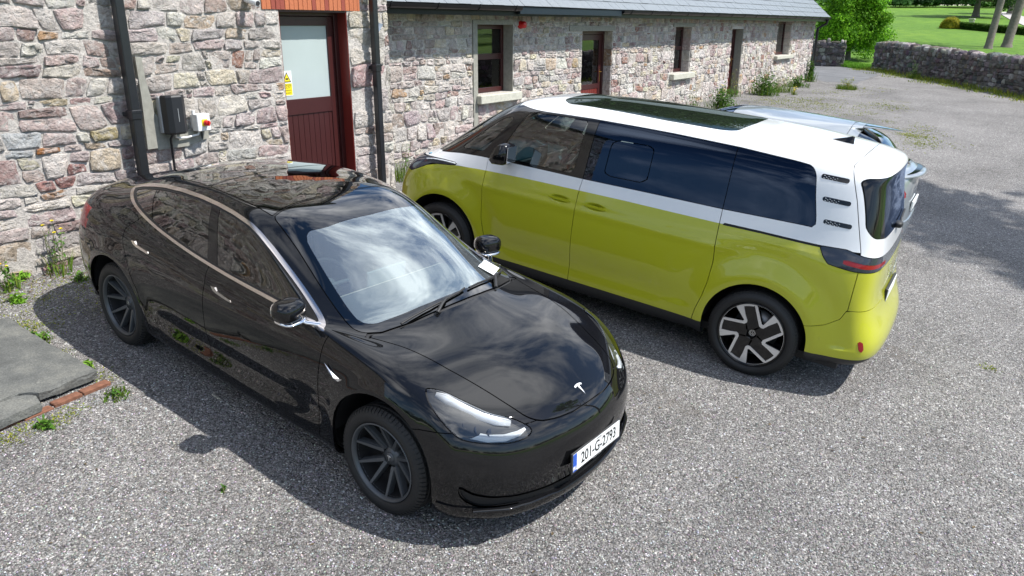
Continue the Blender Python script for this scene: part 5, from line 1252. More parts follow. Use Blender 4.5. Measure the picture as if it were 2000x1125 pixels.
def build_van(root):
    def flare(P):
        h = np.zeros(len(P)); out = np.clip((np.abs(P[:, 1])-.7)/.1, 0, 1)*(P[:, 2] < 1.15)
        for cx in (1.6195, -1.6195):
            r = np.hypot(P[:, 0]-cx, P[:, 2]-.40)
            h += .016*np.exp(-((r-.47)/.06)**2)-.016*np.exp(-((r-.66)/.08)**2)*(P[:, 2] > .45)
        h -= .022*np.exp(-((P[:, 2]-.50)/.12)**2)*np.clip((1.05-np.abs(P[:, 0]))/.3, 0, 1)
        h += .007*np.exp(-((P[:, 2]-1.03)/.03)**2)*np.clip((1.6-np.abs(P[:, 0]))/.5, 0, 1)
        return h*out
    S = bsurf(VAN_NET, 9, 9, disp=flare)
    for cx, r, cz in ((1.6195, .445, .40), (-1.6195, .432, .385)):
        V = S.V; d = np.minimum(np.hypot(V[:, 0]-cx, V[:, 2]-cz)-r, np.maximum(np.abs(V[:, 0]-cx)-r, V[:, 2]-cz)); d = np.where(np.abs(V[:, 1]) < .6, .2, d)
        S = S.cut(d)[1]
    def side_part(s, name, mat, rim=.01, off=0., parent=None):
        r = []
        for sg in (-1, 1):
            q, _ = s.region(lambda c: c[:, 1]*sg > 0)
            o = q.build(name, mat, parent or root, rim, off)
            if o: r.append(o)
        return r
    P_LIME, P_WHITE = M['lime_paint'], M['white_van']
    # windscreen
    WS = round_poly([(2.05, -.1), (2.035, .35), (1.96, .60), (1.87, .715), (1.81, .745), (1.56, .702), (1.24, .655), (1.06, .60), (1.085, .40), (1.10, -.1)], .03, 3)
    ws, S = gap(S, np.where(S.V[:, 2] > 1.05, sdf(XY(S.V), WS), .5), .006)
    CL = round_poly([(1.93, -.1), (1.91, .40), (1.84, .60), (1.76, .665), (1.50, .64), (1.22, .595), (1.19, .40), (1.20, -.1)], .05, 4)
    clear, frit = ws.cut(sdf(XY(ws.V), CL)); clear.build('windscreen_glass', M['side_glass'], root, 0); frit.build('windscreen_border', M['dark_glass'], root, .006)
    # dark side band
    BAND = round_poly([(1.045, 1.79), (.83, 1.790), (.50, 1.808), (.18, 1.822), (-.27, 1.830), (-.6, 1.832), (-1.165, 1.826), (-1.62, 1.806), (-1.745, 1.795), (-1.79, 1.74), (-1.83, 1.58), (-1.878, 1.42), (-1.89, 1.35), (-1.80, 1.352), (-1.494, 1.345), (-1.165, 1.334), (-.66, 1.327), (-.395, 1.322), (.1, 1.311), (.5, 1.308), (.916, 1.302), (1.26, 1.290), (1.52, 1.268), (1.84, 1.215), (1.83, 1.24), (1.56, 1.415), (1.24, 1.65)], .03, 4)
    bandf = lambda V: np.where(np.abs(V[:, 1]) > .45, sdf(XZ(V), BAND), .5)
    band, S = gap(S, bandf(S.V), .005)
    def takes(s, poly, r=.03, g=.004, view=XZ):
        return gap(s, sdf(view(s.V), round_poly(poly, r, 4)), g)
    FW = [(.845, 1.772), (.50, 1.789), (.205, 1.802), (.235, 1.332), (.7, 1.328), (1.08, 1.318)]
    QW = [(.99, 1.705), (1.13, 1.665), (1.34, 1.50), (1.545, 1.315), (1.25, 1.335)]
    fw, band = takes(band, FW, .03); qw, band = takes(band, QW, .05)
    side_part(fw, 'front_door_window', M['side_glass'], 0, -.003); side_part(qw, 'quarter_window', M['side_glass'], 0, -.003)
    # joints through the band at the door edges
    a, b = order(*gap(band, line_d(XZ(band.V), [(.10, 1.85), (.128, 1.32), (.13, 1.2)]), .006)); front_band, rest = b, a
    a, b = order(*gap(rest, line_d(XZ(rest.V), [(-1.15, 1.85), (-1.162, 1.30), (-1.163, 1.2)]), .006))
    side_part(front_band, 'window_pillar', M['gloss_black'], .006)
    OW = round_poly([(-.075, 1.690), (-.445, 1.703), (-.468, 1.68), (-.468, 1.42), (-.44, 1.392), (-.09, 1.384), (-.062, 1.41)], .03, 5)
    ow, b = gap(refine(b, lambda c: (np.abs(c[:, 0]+.27) < .3)), np.zeros(0), 0) if False else gap(b, sdf(XZ(b.V), OW), .007)
    side_part(ow, 'opening_window', M['privacy'], .006, -.001)
    mids = side_part(b, 'sliding_door_window', M['privacy'], .006); side_part(a, 'rear_side_window', M['privacy'], .006)
    # lamps
    FL = round_poly([(1.512, 1.168), (1.54, 1.178), (1.70, 1.172), (1.87, 1.158), (2.04, 1.13), (2.2, 1.10), (2.42, 1.05), (2.42, .965), (2.1, .98), (1.97, 1.04), (1.842, 1.106), (1.607, 1.138), (1.53, 1.15)], .01, 3)
    fl, S = gap(S, np.where((np.abs(S.V[:, 1]) > .42) & (S.V[:, 0] > 1.2), sdf(XZ(S.V), FL), .5), .006)
    for sg in (-1, 1):
        q, _ = fl.region(lambda c: c[:, 1]*sg > 0); lens = q.build('headlamp', M['smoke_lens'], root, .01)
        b = MB(); b.tube([(1.535, sg*.915, 1.168), (1.70, sg*.897, 1.163), (1.83, sg*.873, 1.150), (1.93, sg*.862, 1.13)], .007, 6); b.build('light_guide', M['lamp_white'], lens)
    TL = round_poly([(-1.955, 1.232), (-2.00, 1.16), (-2.05, 1.108), (-2.23, 1.082), (-2.6, 1.068), (-2.6, 1.172), (-2.40, 1.176), (-2.27, 1.20), (-2.15, 1.236)], .012, 3)
    tl, S = gap(S, np.where(S.V[:, 0] < -1.8, sdf(XZ(S.V), TL), .5), .006)
    rl, tl = tl.cut(np.where(np.abs(tl.V[:, 1]) > .50, sdf(XZ(tl.V), round_poly([(-2.15, 1.165), (-2.15, 1.128), (-2.30, 1.106), (-2.42, 1.10), (-2.42, 1.128), (-2.30, 1.142)], .008, 3)), .5))
    bar_, tl = tl.region(lambda c: np.abs(c[:, 1]) < .62)
    bar_.build('rear_light_bar', M['alloy_dark'], root, .01)
    for sg in (-1, 1):
        q, _ = tl.region(lambda c: c[:, 1]*sg > 0); lens = q.build('tail_lamp', M['smoke_lens'], root, .01, .003)
        q, _ = rl.region(lambda c: c[:, 1]*sg > 0); q.build('red_light', M['red_lens'], lens, .012, .001)
    # louvres on the rear pillar
    S = refine(S, lambda c: (c[:, 0] < -1.79) & (c[:, 0] > -2.17) & (c[:, 2] > 1.36) & (c[:, 2] < 1.79) & (np.abs(c[:, 1]) > .6), 2)
    for k, (x0, x1, z) in enumerate(((-1.828, -2.030, 1.733), (-1.882, -2.086, 1.573), (-1.933, -2.138, 1.409))):
        PL = round_poly([(x0, z+.020), (x1, z+.012), (x1, z-.022), (x0, z-.014)], .017, 5)
        f = np.where((np.abs(S.V[:, 1]) > .4), sdf(XZ(S.V), PL), .5)
        lv, S = S.cut(f)
        for sg in (-1, 1):
            q, _ = lv.region(lambda c: c[:, 1]*sg > 0); o = q.build('air_louvre', M['gloss_black'], root, .008, .002)
            yc = np.abs(q.V[q.T].reshape(-1, 3)[:, 1])
            b = MB(); 
            for i in range(7):
                for j in range(3):
                    if (i+j) % 2 or i > 6: continue
                    x = x0-.016-.016*i; zz = z+.010-.0095*j-.0012*i; w_ = .010*(1-.07*i)
                    pt = q.V[q.T].reshape(-1, 3); kk = np.argmin((pt[:, 0]-x)**2+(pt[:, 2]-zz)**2*4); y = abs(pt[kk, 1])+(zz-pt[kk, 2])*-.22+.004
                    y1 = y-.0
                    b.add([(x, sg*y, zz+.003), (x-w_, sg*y, zz+.003), (x-w_-.003, sg*y, zz-.003), (x-.003, sg*y, zz-.003)], [(0, 1, 2, 3)])
            tag(b.build('louvre_dots', M['white_ink'], o), kind='stuff')
    # tailgate and rear window
    BP = [(-1.85, .565), (-2.014, .585), (-2.15, .625), (-2.24, .69), (-2.268, .768), (-2.75, .775)]
    f = line_d(XZ(S.V), BP); f = f*(-1 if line_d(np.array([[-2.1, .4]]), BP)[0] > 0 else 1)
    bm_all, S = gap(S, np.where(S.V[:, 0] < -1.85, f, .5), .005)
    blk, bm_all = bm_all.cut(bm_all.V[:, 2]-.365)
    rf, bm_all = bm_all.cut(np.where(bm_all.V[:, 0] < -2.35, sdf(YZ(bm_all.V), round_poly([(.81, .44), (.842, .44), (.852, .53), (.825, .535)], .01, 3)), .5))
    for sg in (-1, 1): rf.region(lambda c: c[:, 1]*sg > 0)[0].build('rear_reflector', M['red_lens'], root, .01, .003)
    bm_all.build('rear_bumper', P_LIME, root, .012); blk.build('rear_valance', M['black_plastic'], root, .02, -.006)
    a, b = gap(S, line_d(XZ(S.V), [(-2.05, 2.0), (-2.045, 1.88), (-2.02, 1.835), (-2.12, 1.60), (-2.247, 1.231), (-2.271, 1.086), (-2.275, .768), (-2.275, .2)]), .006)
    tg, S = order(a, b)
    RW = round_poly([(-.1, 1.305), (.52, 1.308), (.755, 1.335), (.785, 1.40), (.735, 1.735), (.70, 1.765), (.4, 1.785), (-.1, 1.79)], .035, 4)
    rw, tg = gap(tg, np.where(tg.V[:, 0] < -2.05, sdf(YZ(tg.V), RW), .5), .005)
    inner, edge = rw.cut(np.abs(rw.V[:, 1])-.60+.3*(rw.V[:, 2]-1.5)**2)
    inner.build('rear_window', M['privacy'], root, .006, -.002); side_part(edge, 'rear_window_side', M['gloss_black'], .01)
    tgl, tgw = tg.cut(tg.V[:, 2]-1.10)
    tgw.build('tailgate', P_WHITE, root, .014); tgl.build('tailgate_lower_panel', P_LIME, root, .014)
    for sg in (-1, 1):
        b = MB(); b.tube([(-2.13, sg*.945, .505), (-2.13, sg*.957, .505)], .012, 12); b.build('parking_sensor', P_LIME, root)
    b = MB(); b.box(-2.475, -2.452, -.27, .27, .70, .82, bev=.004); pl = b.build('rear_number_plate', M['black_plastic'], root)
    b = MB(); b.box(-2.479, -2.475, -.258, .258, .707, .813); b.build('plate_face', M['white_plate'], pl)
    rm = Matrix.Translation((-2.452, 0, .95)) @ Matrix(((0, 0, -1, 0), (-1, 0, 0, 0), (0, 1, 0, 0), (0, 0, 0, 1)))
    vw_roundel(rm, .085, root, M['bright_chrome'])
    b = MB(); blob(b, (-2.395, .06, 1.325), (.035, .06, .028), 2.6); b.tube([(-2.405, .04, 1.325), (-2.39, -.12, 1.34), (-2.38, -.38, 1.36)], .009, 6); b.build('rear_wiper', M['dark_trim'], root)
    # sills and bumper undersides
    sill, S = S.cut(S.V[:, 2]-.352); a, sill = sill.region(lambda c: np.abs(c[:, 1]) < .5)
    side_part(sill, 'side_sill', M['black_plastic'], .02, -.008)
    # rail slot
    SL = [(-1.168, 1.232), (-1.168, 1.212), (-1.5, 1.218), (-1.985, 1.216), (-1.985, 1.234), (-1.5, 1.236)]
    rail, S = S.cut(np.where(np.abs(S.V[:, 1]) > .5, sdf(XZ(S.V), SL), .5)); side_part(rail, 'sliding_door_rail', M['dark_trim'], .0, -.015)
    # two-tone split
    tt_x = [-2.3, -1.955, -1.529, -1.168, -.69, -.29, .136, .623, 1.154, 1.492, 1.75, 1.945, 2.1, 2.5]; tt_z = [1.226, 1.226, 1.225, 1.220, 1.216, 1.214, 1.206, 1.197, 1.178, 1.155, 1.118, 1.062, .990, .975]
    lime, white = S.cut(np.where(np.abs(S.V[:, 1]) < .25, 1, 1)*(S.V[:, 2]-np.interp(S.V[:, 0], tt_x, tt_z)))
    SR = round_poly([(.72, -.1), (.69, .36), (.58, .475), (.2, .53), (-.46, .585), (-.95, .565), (-1.04, .50), (-1.07, -.1)], .05, 4)
    sr, white = gap(white, np.where(white.V[:, 2] > 1.6, sdf(XY(white.V), SR), .5), .006); sr.build('sunroof_glass', M['roof_tint'], root, .01)
    fcut = [(1.17, 1.36), (1.156, 1.183), (1.154, .906), (1.134, .718), (1.084, .531), (1.05, .40), (1.03, .2)]
    mcut = [(.10, 1.85), (.128, 1.32), (.137, 1.219), (.135, .84), (.128, .496), (.125, .2)]
    rcut = [(-1.15, 1.85), (-1.162, 1.30), (-1.165, 1.242), (-1.188, .899), (-1.18, .72), (-1.155, .58), (-1.12, .46), (-1.10, .33), (-1.1, .2)]
    HX = ((.428, .192, 1.097), (.063, -.172, 1.099))
    def doors(s, mat, tone):
        # the belt and everything below it is cut at the door edges, the roof is not
        if tone == 'white':
            low, roof = s.cut(np.where((np.abs(s.V[:, 1]) > .4) | (s.V[:, 0] > 1.4), s.V[:, 2]-1.34, .5))
            roof.build('roof_panel', mat, root, .012)
        else: low = s
        r, f = order(*gap(low, line_d(XZ(low.V), fcut), .006))
        bon, f = gap(f, np.where(f.V[:, 0] > 1.5, 1.86-f.V[:, 0], .5), .005) if tone == 'white' else (None, f)
        if bon is not None: bon.build('bonnet', mat, root, .012)
        side = side_part(f, 'front_wing' if tone == 'white' else 'front_panel', mat, .012)
        r, f = order(*gap(r, line_d(XZ(r.V), mcut), .006)); 
        if tone != 'white':
            f = handle(f, *HX[0])
        fd = side_part(f, 'front_door', mat, .012)
        r, f = order(*gap(r, line_d(XZ(r.V), rcut), .006))
        if tone != 'white': f = handle(f, *HX[1])
        sd = side_part(f, 'sliding_door', mat, .012); side_part(r, 'rear_side_panel', mat, .012)
    def handle(f, x0, x1, z):
        c = ((x0+x1)/2, z); a_, b_ = abs(x0-x1)/2, .036
        f = refine(f, lambda q: (np.abs(q[:, 0]-c[0]) < a_+.03) & (np.abs(q[:, 2]-c[1]) < b_+.03), 2)
        e = np.hypot((f.V[:, 0]-c[0])/a_, (f.V[:, 2]-c[1])/b_)
        f = dish(f, (e-1)*b_, .03, .03)
        for sg in (-1, 1):
            b = MB(); b.prism([tuple(p) for p in round_poly([(x0-.006, z+.011), (x1+.006, z+.008), (x1+.006, z-.013), (x0-.006, z-.009)], .012, 4)], sg*.955, sg*.972, 'y')
            b.tube([(x0-.012, sg*.93, z), (x0-.012, sg*.962, z)], .009, 8); b.tube([(x1+.012, sg*.93, z), (x1+.012, sg*.962, z)], .009, 8)
            b.build('door_handle', P_LIME, root)
        return f
    doors(white, P_WHITE, 'white'); doors(lime, P_LIME, 'lime')
    # lining
    L = bsurf(VAN_NET, 4, 5); L = Surf(L.V-L.N*np.array([.035]), L.N, L.T)
    d = np.minimum(np.where(np.abs(L.V[:, 1]) > .38, np.minimum(sdf(XZ(L.V), FW), np.minimum(sdf(XZ(L.V), QW), sdf(XZ(L.V), OW))), .5), np.where(L.V[:, 2] > 1.2, sdf(XY(L.V), CL), .5))
    d = np.minimum(d, np.where(L.V[:, 0] < -2.05, sdf(YZ(L.V), RW)+.05, .5))
    L = L.cut(d)[1]
    for cx in (1.6195, -1.6195): L = L.cut(np.where(np.abs(L.V[:, 1]) > .5, np.hypot(L.V[:, 0]-cx, L.V[:, 2]-.39)-.46, .5))[1]
    L.build('inner_lining', M['dark_trim'], root, 0)
    for x, r in ((1.6195, .45), (-1.6195, .438)):
        for sg in (-1, 1):
            b = MB(); v = []; f = []
            for i in range(17):
                a = math.pi*(i/16)
                for y in (.95, .66, .60): v.append((x+r*math.cos(a), sg*y, .39+r*math.sin(a)))
            for i in range(16):
                for j in range(2): f.append((i*3+j, i*3+j+1, i*3+3+j+1, i*3+3+j))
            f.append(tuple(i*3+2 for i in range(17))); b.add(v, f, 0, True); b.build('wheel_arch_liner', M['dark_trim'], root)
    b = MB(); b.box(-2.3, 2.2, -.82, .82, .235, .30); b.build('underbody', M['dark_trim'], root)
    # roof fin
    b = MB(); v = []
    for x, h, w_ in ((-1.70, .004, .012), (-1.76, .022, .02), (-1.82, .040, .022), (-1.865, .058, .014), (-1.885, .055, .008), (-1.89, .0, .018)):
        v += [(x, -w_, 1.890), (x+.0, -w_*.25, 1.894+h), (x, w_*.25, 1.894+h), (x, w_, 1.890)]
    f = []
    for i in range(5):
        for j in range(3): f.append((i*4+j, i*4+j+1, i*4+5+j, i*4+4+j))
    f += [(0, 1, 2, 3), (20, 21, 22, 23)]; b.add(v, f, 0, True); b.build('roof_fin', M['gloss_black'], root)
    # wheels
    def wheel_parts(hub):
        b = MB(); tyre(b, .372, .278, .245); shoulder_blocks(b, .372, .25, 84); b.build('tyre', M['rubber'], hub)
        R = .272
        b = MB(); b.lathe([(.280, .112), (.276, .118), (.268, .114), (.262, .095), (.255, .02), (.25, -.08)], 72); b.lathe([(0, .062), (.05, .062), (.058, .056), (.075, .054), (.085, .03), (.088, -.03)], 40)
        for k in range(5):
            a0 = math.radians(72*k)
            pc = lambda ang, r, k=k: (-r*R*math.cos(math.radians(ang+72*k)), r*R*math.sin(math.radians(ang+72*k)))
            P = [pc(93, .97), pc(128, .97), pc(122, .45), pc(60, .18), pc(30, .40)]
            P = [pc(90, .97), pc(130, .97), pc(126, .44), pc(150, .2), pc(60, .2), pc(52, .42)]
            b.prism(P, .052, .098, 'y')
            for i, q in enumerate(P): pass
        b.build('rim', M['gloss_black'], hub)
        b = MB()
        for k in range(5):
            pc = lambda ang, r, k=k: np.array((-r*R*math.cos(math.radians(ang+72*k)), r*R*math.sin(math.radians(ang+72*k))))
            # outer frame edge, tapering wedge, elbow and thin return to the next unit
            arc_o = [pc(a, .985) for a in np.linspace(92, 129, 7)]; arc_i = [pc(a, .91) for a in np.linspace(115, 96.5, 5)]
            elbow_i = pc(113, .50); elbow_o = pc(125, .41)
            b.prism([tuple(p) for p in arc_o+[pc(127, .60), pc(121, .52), pc(116.5, .62)]+arc_i], .098, .104, 'y')
            P0, P1 = pc(128.4, .62), pc(121, .44)
            b.prism([tuple(p) for p in (pc(127.2, .64), pc(126, .50), pc(132, .485), pc(161, .93), pc(164, .985), pc(167, .985), pc(166.5, .93), pc(134, .385), pc(122, .385), pc(115.6, .44), pc(116.4, .64))], .0975, .1035, 'y')
            th = [pc(a, .99) for a in np.linspace(130.5, 162.5, 7)]+[pc(a, .965) for a in np.linspace(162.5, 130.5, 7)]
            b.prism([tuple(p) for p in th], .098, .103, 'y')
            b.lathe([(0, 0)], 1) if False else None
        b.build('machined_face', M['alloy'], hub)
        b = MB()
        for k in range(5):
            a = math.radians(72*k+90); b.tube([(.052*1.15*math.cos(a), .055, .052*1.15*math.sin(a)), (.06*math.cos(a), .064, .06*math.sin(a))], .010, 10)
        b.build('wheel_nuts', M['dark_trim'], hub)['kind'] = 'stuff'
        b = MB(); b.lathe([(.06, -.02), (.19, -.02), (.19, -.04), (.06, -.04)], 40); b.build('brake_disc', M['disc'], hub)
        vw_roundel(Matrix.Translation((0, .0625, 0)) @ Matrix(((-1, 0, 0, 0), (0, 0, 1, 0), (0, 1, 0, 0), (0, 0, 0, 1))), .027, hub, M['alloy'])
    base = None
    for x in (1.6195, -1.6195):
        for sg in (1, -1):
            mt = wheel_pair_matrix(x, sg*.868, .372, 0, sg < 0)
            if base is None:
                base = bpy.data.objects.new('wheel', None); COL.objects.link(base); base.parent = root; base.matrix_local = mt; wheel_parts(base)
            else:
                c = copy_tree(base, root); c.matrix_local = mt @ Matrix.Rotation(0 if (x < 0 and sg > 0) else 2.2*sg, 4, 'Y')
    # mirrors
    for sg in (-1, 1):
        mr = bpy.data.objects.new('door_mirror', None); COL.objects.link(mr); mr.parent = root
        b = MB()
        prof = [(.79, 1.35), (.83, 1.325), (.95, 1.315), (.985, 1.345), (.955, 1.43), (.90, 1.505), (.86, 1.522), (.80, 1.515), (.785, 1.43)]
        v = []
        for y, k in ((1.00, .86), (1.03, .97), (1.10, 1.0), (1.16, .96), (1.19, .80)):
            v += [((p[0]-.87)*k+.87, sg*y, (p[1]-1.42)*k+1.42) for p in prof]
        n = 9; f = [tuple(range(n)), tuple(range(4*n, 5*n))]
        for i in range(4):
            for j in range(n): f.append((i*n+j, i*n+(j+1) % n, i*n+n+(j+1) % n, i*n+n+j))
        b.add(v, f, 0, True); b.build('mirror_housing', M['gloss_black'], mr)
        b = MB(); b.box(.778, .786, min(sg*1.02, sg*1.17), max(sg*1.02, sg*1.17), 1.355, 1.50, bev=.002); b.build('mirror_glass', M['bright_chrome'], mr)
        b = MB(); b.tube([(.95, sg*.88, 1.30), (.90, sg*.96, 1.315), (.88, sg*1.05, 1.33)], [.035, .028, .03], 10, flat=.7); b.build('mirror_arm', M['black_plastic'], mr)
        b = MB(); b.tube([(.975, sg*1.03, 1.352), (.972, sg*1.10, 1.356), (.95, sg*1.175, 1.36)], .006, 6); b.build('mirror_indicator', M['alloy'], mr)
    # interior
    b = MB(); b.prism([(2.0, 1.16), (1.55, 1.19), (1.18, 1.18), (1.12, 1.08), (1.25, .75), (2.0, .75)], -.74, .74, 'y'); b.build('dashboard', M['dash_blue'], root)
    b = MB(); b.box(1.13, 1.17, -.7, .7, 1.135, 1.175, bev=.005); b.build('dash_strip', M['cream_trim'], root)
    b = MB(); b.box(1.09, 1.11, -.14, .14, 1.12, 1.30, bev=.004); b.build('centre_screen', M['screen_off'], root)
    for y in (-.42, .42):
        st = bpy.data.objects.new('seat', None); COL.objects.link(st); st.parent = root
        b = MB(); blob(b, (.55, y, .80), (.27, .25, .09), 3.4); b.build('seat_cushion', M['seat_dark'], st)
        b = MB(); blob(b, (.26, y, 1.10), (.08, .25, .34), 3.2, M4=Matrix.Rotation(-.22, 4, 'Y')); b.build('seat_back', M['seat_dark'], st)
        b = MB(); blob(b, (.16, y, 1.49), (.05, .13, .10), 3.2, M4=Matrix.Rotation(-.15, 4, 'Y')); b.build('headrest', M['seat_dark'], st)
    sw = bpy.data.objects.new('steering_wheel', None); COL.objects.link(sw); sw.parent = root
    SWM = Matrix.Translation((.90, -.42, 1.22)) @ Matrix.Rotation(math.radians(58), 4, 'Y')
    b = MB(); pts = [tuple(SWM @ Vector((.185*math.cos(a), .185*math.sin(a), 0))) for a in np.linspace(0, 2*math.pi, 33)]; b.tube(pts, .014, 8, caps=False); b.build('wheel_ring', M['cream_trim'], sw)
    b = MB(); b.tube([SWM @ Vector((0, -.17, 0)), SWM @ Vector((0, .17, 0))], .02, 8); b.build('wheel_hub', M['seat_dark'], sw)
def vw_roundel(M4, r, parent, mat):
    b = MB(); ring = [(math.cos(t), math.sin(t)) for t in np.linspace(0, 2*math.pi, 33)[:-1]]
    v = []; n = 32
    for q, h in ((r, 0), (r, .002), (r*.86, .002), (r*.86, 0)): v += [(x*q, y*q, h) for x, y in ring]
    f = []
    for k in range(3):
        for i in range(n): f.append((k*n+i, k*n+(i+1) % n, k*n+n+(i+1) % n, k*n+n+i))
    b.add([tuple(M4 @ Vector(p)) for p in v], f)
    def stroke(pts, w_):
        for p, q in zip(pts[:-1], pts[1:]):
            p, q = np.array(p), np.array(q); d = nrm(q-p); nn = np.array([-d[1], d[0]])*w_/2
            b.prism([tuple(p+nn), tuple(p-nn), tuple(q-nn), tuple(q+nn)], .0, .002, 'z', M=M4)
    s = r
    stroke([(-.34*s, .80*s), (0, .12*s), (.34*s, .80*s)], .13*s)
    stroke([(-.70*s, .50*s), (-.30*s, -.72*s), (0, -.02*s), (.30*s, -.72*s), (.70*s, .50*s)], .13*s)
    return b.build('round_badge', mat, parent)
M['white_van'] = paint('white van paint', (.76, .77, .78), .35, 1., .012)
M['alloy_dark'] = simple('grey light bar', (.20, .21, .22), .2, .3)
VAN = thing('two_tone_van', 'lime green and white long electric van with a dark glass sunroof', 'van', mat=yard_matrix(1.1068, 7.4318, 2.6097))
build_van(VAN)
# ---------------------------------------------------------------- silver hatchback beyond the van
def build_hatch(root):
    net = []
    for r, ring in enumerate(SALOON_NET):
        R = []
        for c, (x, y, z) in enumerate(ring):
            y2 = y*1.015; z2 = z+max(0, z-.45)*.145
            k = {9: .24, 10: .34, 11: .50, 12: .60}.get(r, 0)
            if x < -.3: x = x-k*min(1, (-.3-x)/.55)
            if r == 8 and x < -1: x -= .10
            if r == 12: x = -.16+(x+.16)*2.1
            if x < -1.9 and r >= 5 and r <= 7: z2 += .03
            x = x if x > -1.5 else -1.5+(x+1.5)*.74
            R.append((x, y2, z2))
        net.append(R)
    S = bsurf(net, 6, 7)
    for cx in (1.44, -1.45):
        V = S.V; S = S.cut(np.where(np.abs(V[:, 1]) > .5, np.minimum(np.hypot(V[:, 0]-cx, V[:, 2]-.37)-.41, np.maximum(np.abs(V[:, 0]-cx)-.41, V[:, 2]-.37)), .2))[1]
    DLO = round_poly([(-1.55, 1.20), (-1.3, 1.32), (-.9, 1.41), (-.4, 1.43), (0, 1.39), (.35, 1.26), (.7, 1.10), (.88, 1.0), (.3, 1.04), (-.5, 1.08), (-1.2, 1.15)], .05)
    win, S = gap(S, np.where(np.abs(S.V[:, 1]) > .4, sdf(XZ(S.V), DLO), .5), .006)
    for sg in (-1, 1): win.region(lambda c: c[:, 1]*sg > 0)[0].build('side_window', M['privacy'], root, .008)
    WS = np.array([(.12, -.1), (.10, .54), (.35, .60), (.9, .69), (1.1, .62), (1.18, .3), (1.19, -.1)]); ws, S = gap(S, np.where(S.V[:, 2] > 1.0, sdf(XY(S.V), WS), .5), .006); ws.build('windscreen_glass', M['privacy'], root, .008)
    RG = [(-1.42, -.1), (-1.42, .50), (-1.75, .58), (-1.94, .60), (-1.98, .4), (-1.99, -.1)]; rg, S = gap(S, np.where(S.V[:, 2] > 1.12, sdf(XY(S.V), RG), .5), .006); rg.build('rear_window', M['dark_glass'], root, .008)
    low, S = S.cut(S.V[:, 2]-.40); low.build('lower_cladding', M['dark_grey'], root, .01)
    f, b = S.region(lambda c: c[:, 0] > .6); f.build('front_bodywork', M['silver_paint'], root, .01)
    tl, b = b.cut(np.where((b.V[:, 0] < -1.68), sdf(YZ(b.V), round_poly([(.50, .93), (.62, 1.02), (.98, 1.05), (.98, .86), (.80, .84), (.62, .90)], .02, 3)), .5))
    for sg in (-1, 1): tl.region(lambda c: c[:, 1]*sg > 0)[0].build('tail_lamp', M['red_lens'], root, .01)
    d = line_d(XZ(b.V), [(-1.30, 1.8), (-1.30, 1.45), (-1.42, 1.3), (-1.68, 1.22), (-1.85, 1.15), (-1.93, .70), (-1.93, .2)]); a_, c_ = order(*gap(b, d, .006)); bump, gate = a_.cut(a_.V[:, 2]-.62)
    gate.build('tailgate', M['silver_paint'], root, .01); bump.build('rear_bumper', M['silver_paint'], root, .02, .012); c_.build('body_shell', M['silver_paint'], root, .01)
    # roof spoiler with two slots
    b = MB(); ys = np.linspace(-.56, .56, 13); v = []
    for y in ys:
        k = 1-(abs(y)/.60)**4*.55; z = 1.503-.12*(abs(y)/.56)**2.4
        v += [(-1.26, y, z+.008), (-1.30-.17*k, y*.98, z-.016), (-1.30-.27*k, y*.95, z-.045), (-1.30-.32*k, y*.93, z-.080), (-1.30-.32*k, y*.93, z-.130), (-1.30, y, z-.11)]
    n = len(ys); f = []
    for i in range(n-1):
        for j in range(6): f.append((i*6+j, i*6+(j+1) % 6, i*6+6+(j+1) % 6, i*6+6+j))
    f += [tuple(range(6)), tuple(range(n*6-6, n*6))]; b.add(v, f, 0, True); sp = b.build('roof_spoiler', M['silver_paint'], root)
    for sg in (-1, 1):
        b = MB(); b.add([(-1.38, sg*.14, 1.50), (-1.52, sg*.10, 1.468), (-1.53, sg*.26, 1.460), (-1.48, sg*.16, 1.50)], [(0, 1, 2), (0, 1, 3), (1, 2, 3), (0, 3, 2)]); b.build('spoiler_slot', M['gloss_black'], sp)
    # tail lip
    b = MB(); v = []
    ys = np.linspace(-.84, .84, 19)
    for y in ys:
        k = 1-(abs(y)/.84)**2.6*.20; z = 1.145-.05*(abs(y)/.84)**2
        v += [(-1.90*k-.02, y, z+.02), (-2.19*k, y, z+.035), (-2.22*k, y, z+.015), (-2.13*k, y, z-.03), (-1.90*k, y, z-.02)]
    n = len(ys); f = []
    for i in range(n-1):
        for j in range(5): f.append((i*5+j, i*5+(j+1) % 5, i*5+5+(j+1) % 5, i*5+5+j))
    f += [tuple(range(5)), tuple(range(n*5-5, n*5))]; b.add(v, f, 0, True); lip = b.build('tail_lip', M['silver_paint'], root)
    b = MB(); v = [(p[0]*.985, p[1]*.96, p[2]+.006) for p in v[0::5]]+[(p[0]*.985, p[1]*.96, p[2]+.006) for p in v[1::5]]; b.add(v, [(i, i+1, n+i+1, n+i) for i in range(n-1)], 0, True); b.build('lip_top', M['gloss_black'], lip)
    b = MB(); b.tube([(-1.90, -.05, 1.20), (-1.95, 0, 1.245), (-2.0, .02, 1.20)], [.03, .028, .03], 8); b.tube([(-1.93, 0, 1.24), (-1.86, -.30, 1.27)], .01, 6); b.build('rear_wiper', M['dark_trim'], root)
    b = MB(); v = []
    for x, h, w_ in ((-1.12, .0, .01), (-1.20, .02, .022), (-1.29, .045, .022), (-1.33, .04, .012)): v += [(x, -w_, 1.553), (x, 0, 1.557+h), (x, w_, 1.553)]
    f = [(i*3+j, i*3+j+1, i*3+4+j, i*3+3+j) for i in range(3) for j in range(2)]+[(0, 1, 2), (9, 10, 11)]; b.add(v, f); b.build('roof_fin', M['silver_paint'], root)
    b = MB(); b.box(-2.19, -2.17, -.27, .27, .72, .83, bev=.003); p = b.build('rear_number_plate', M['white_plate'], root)
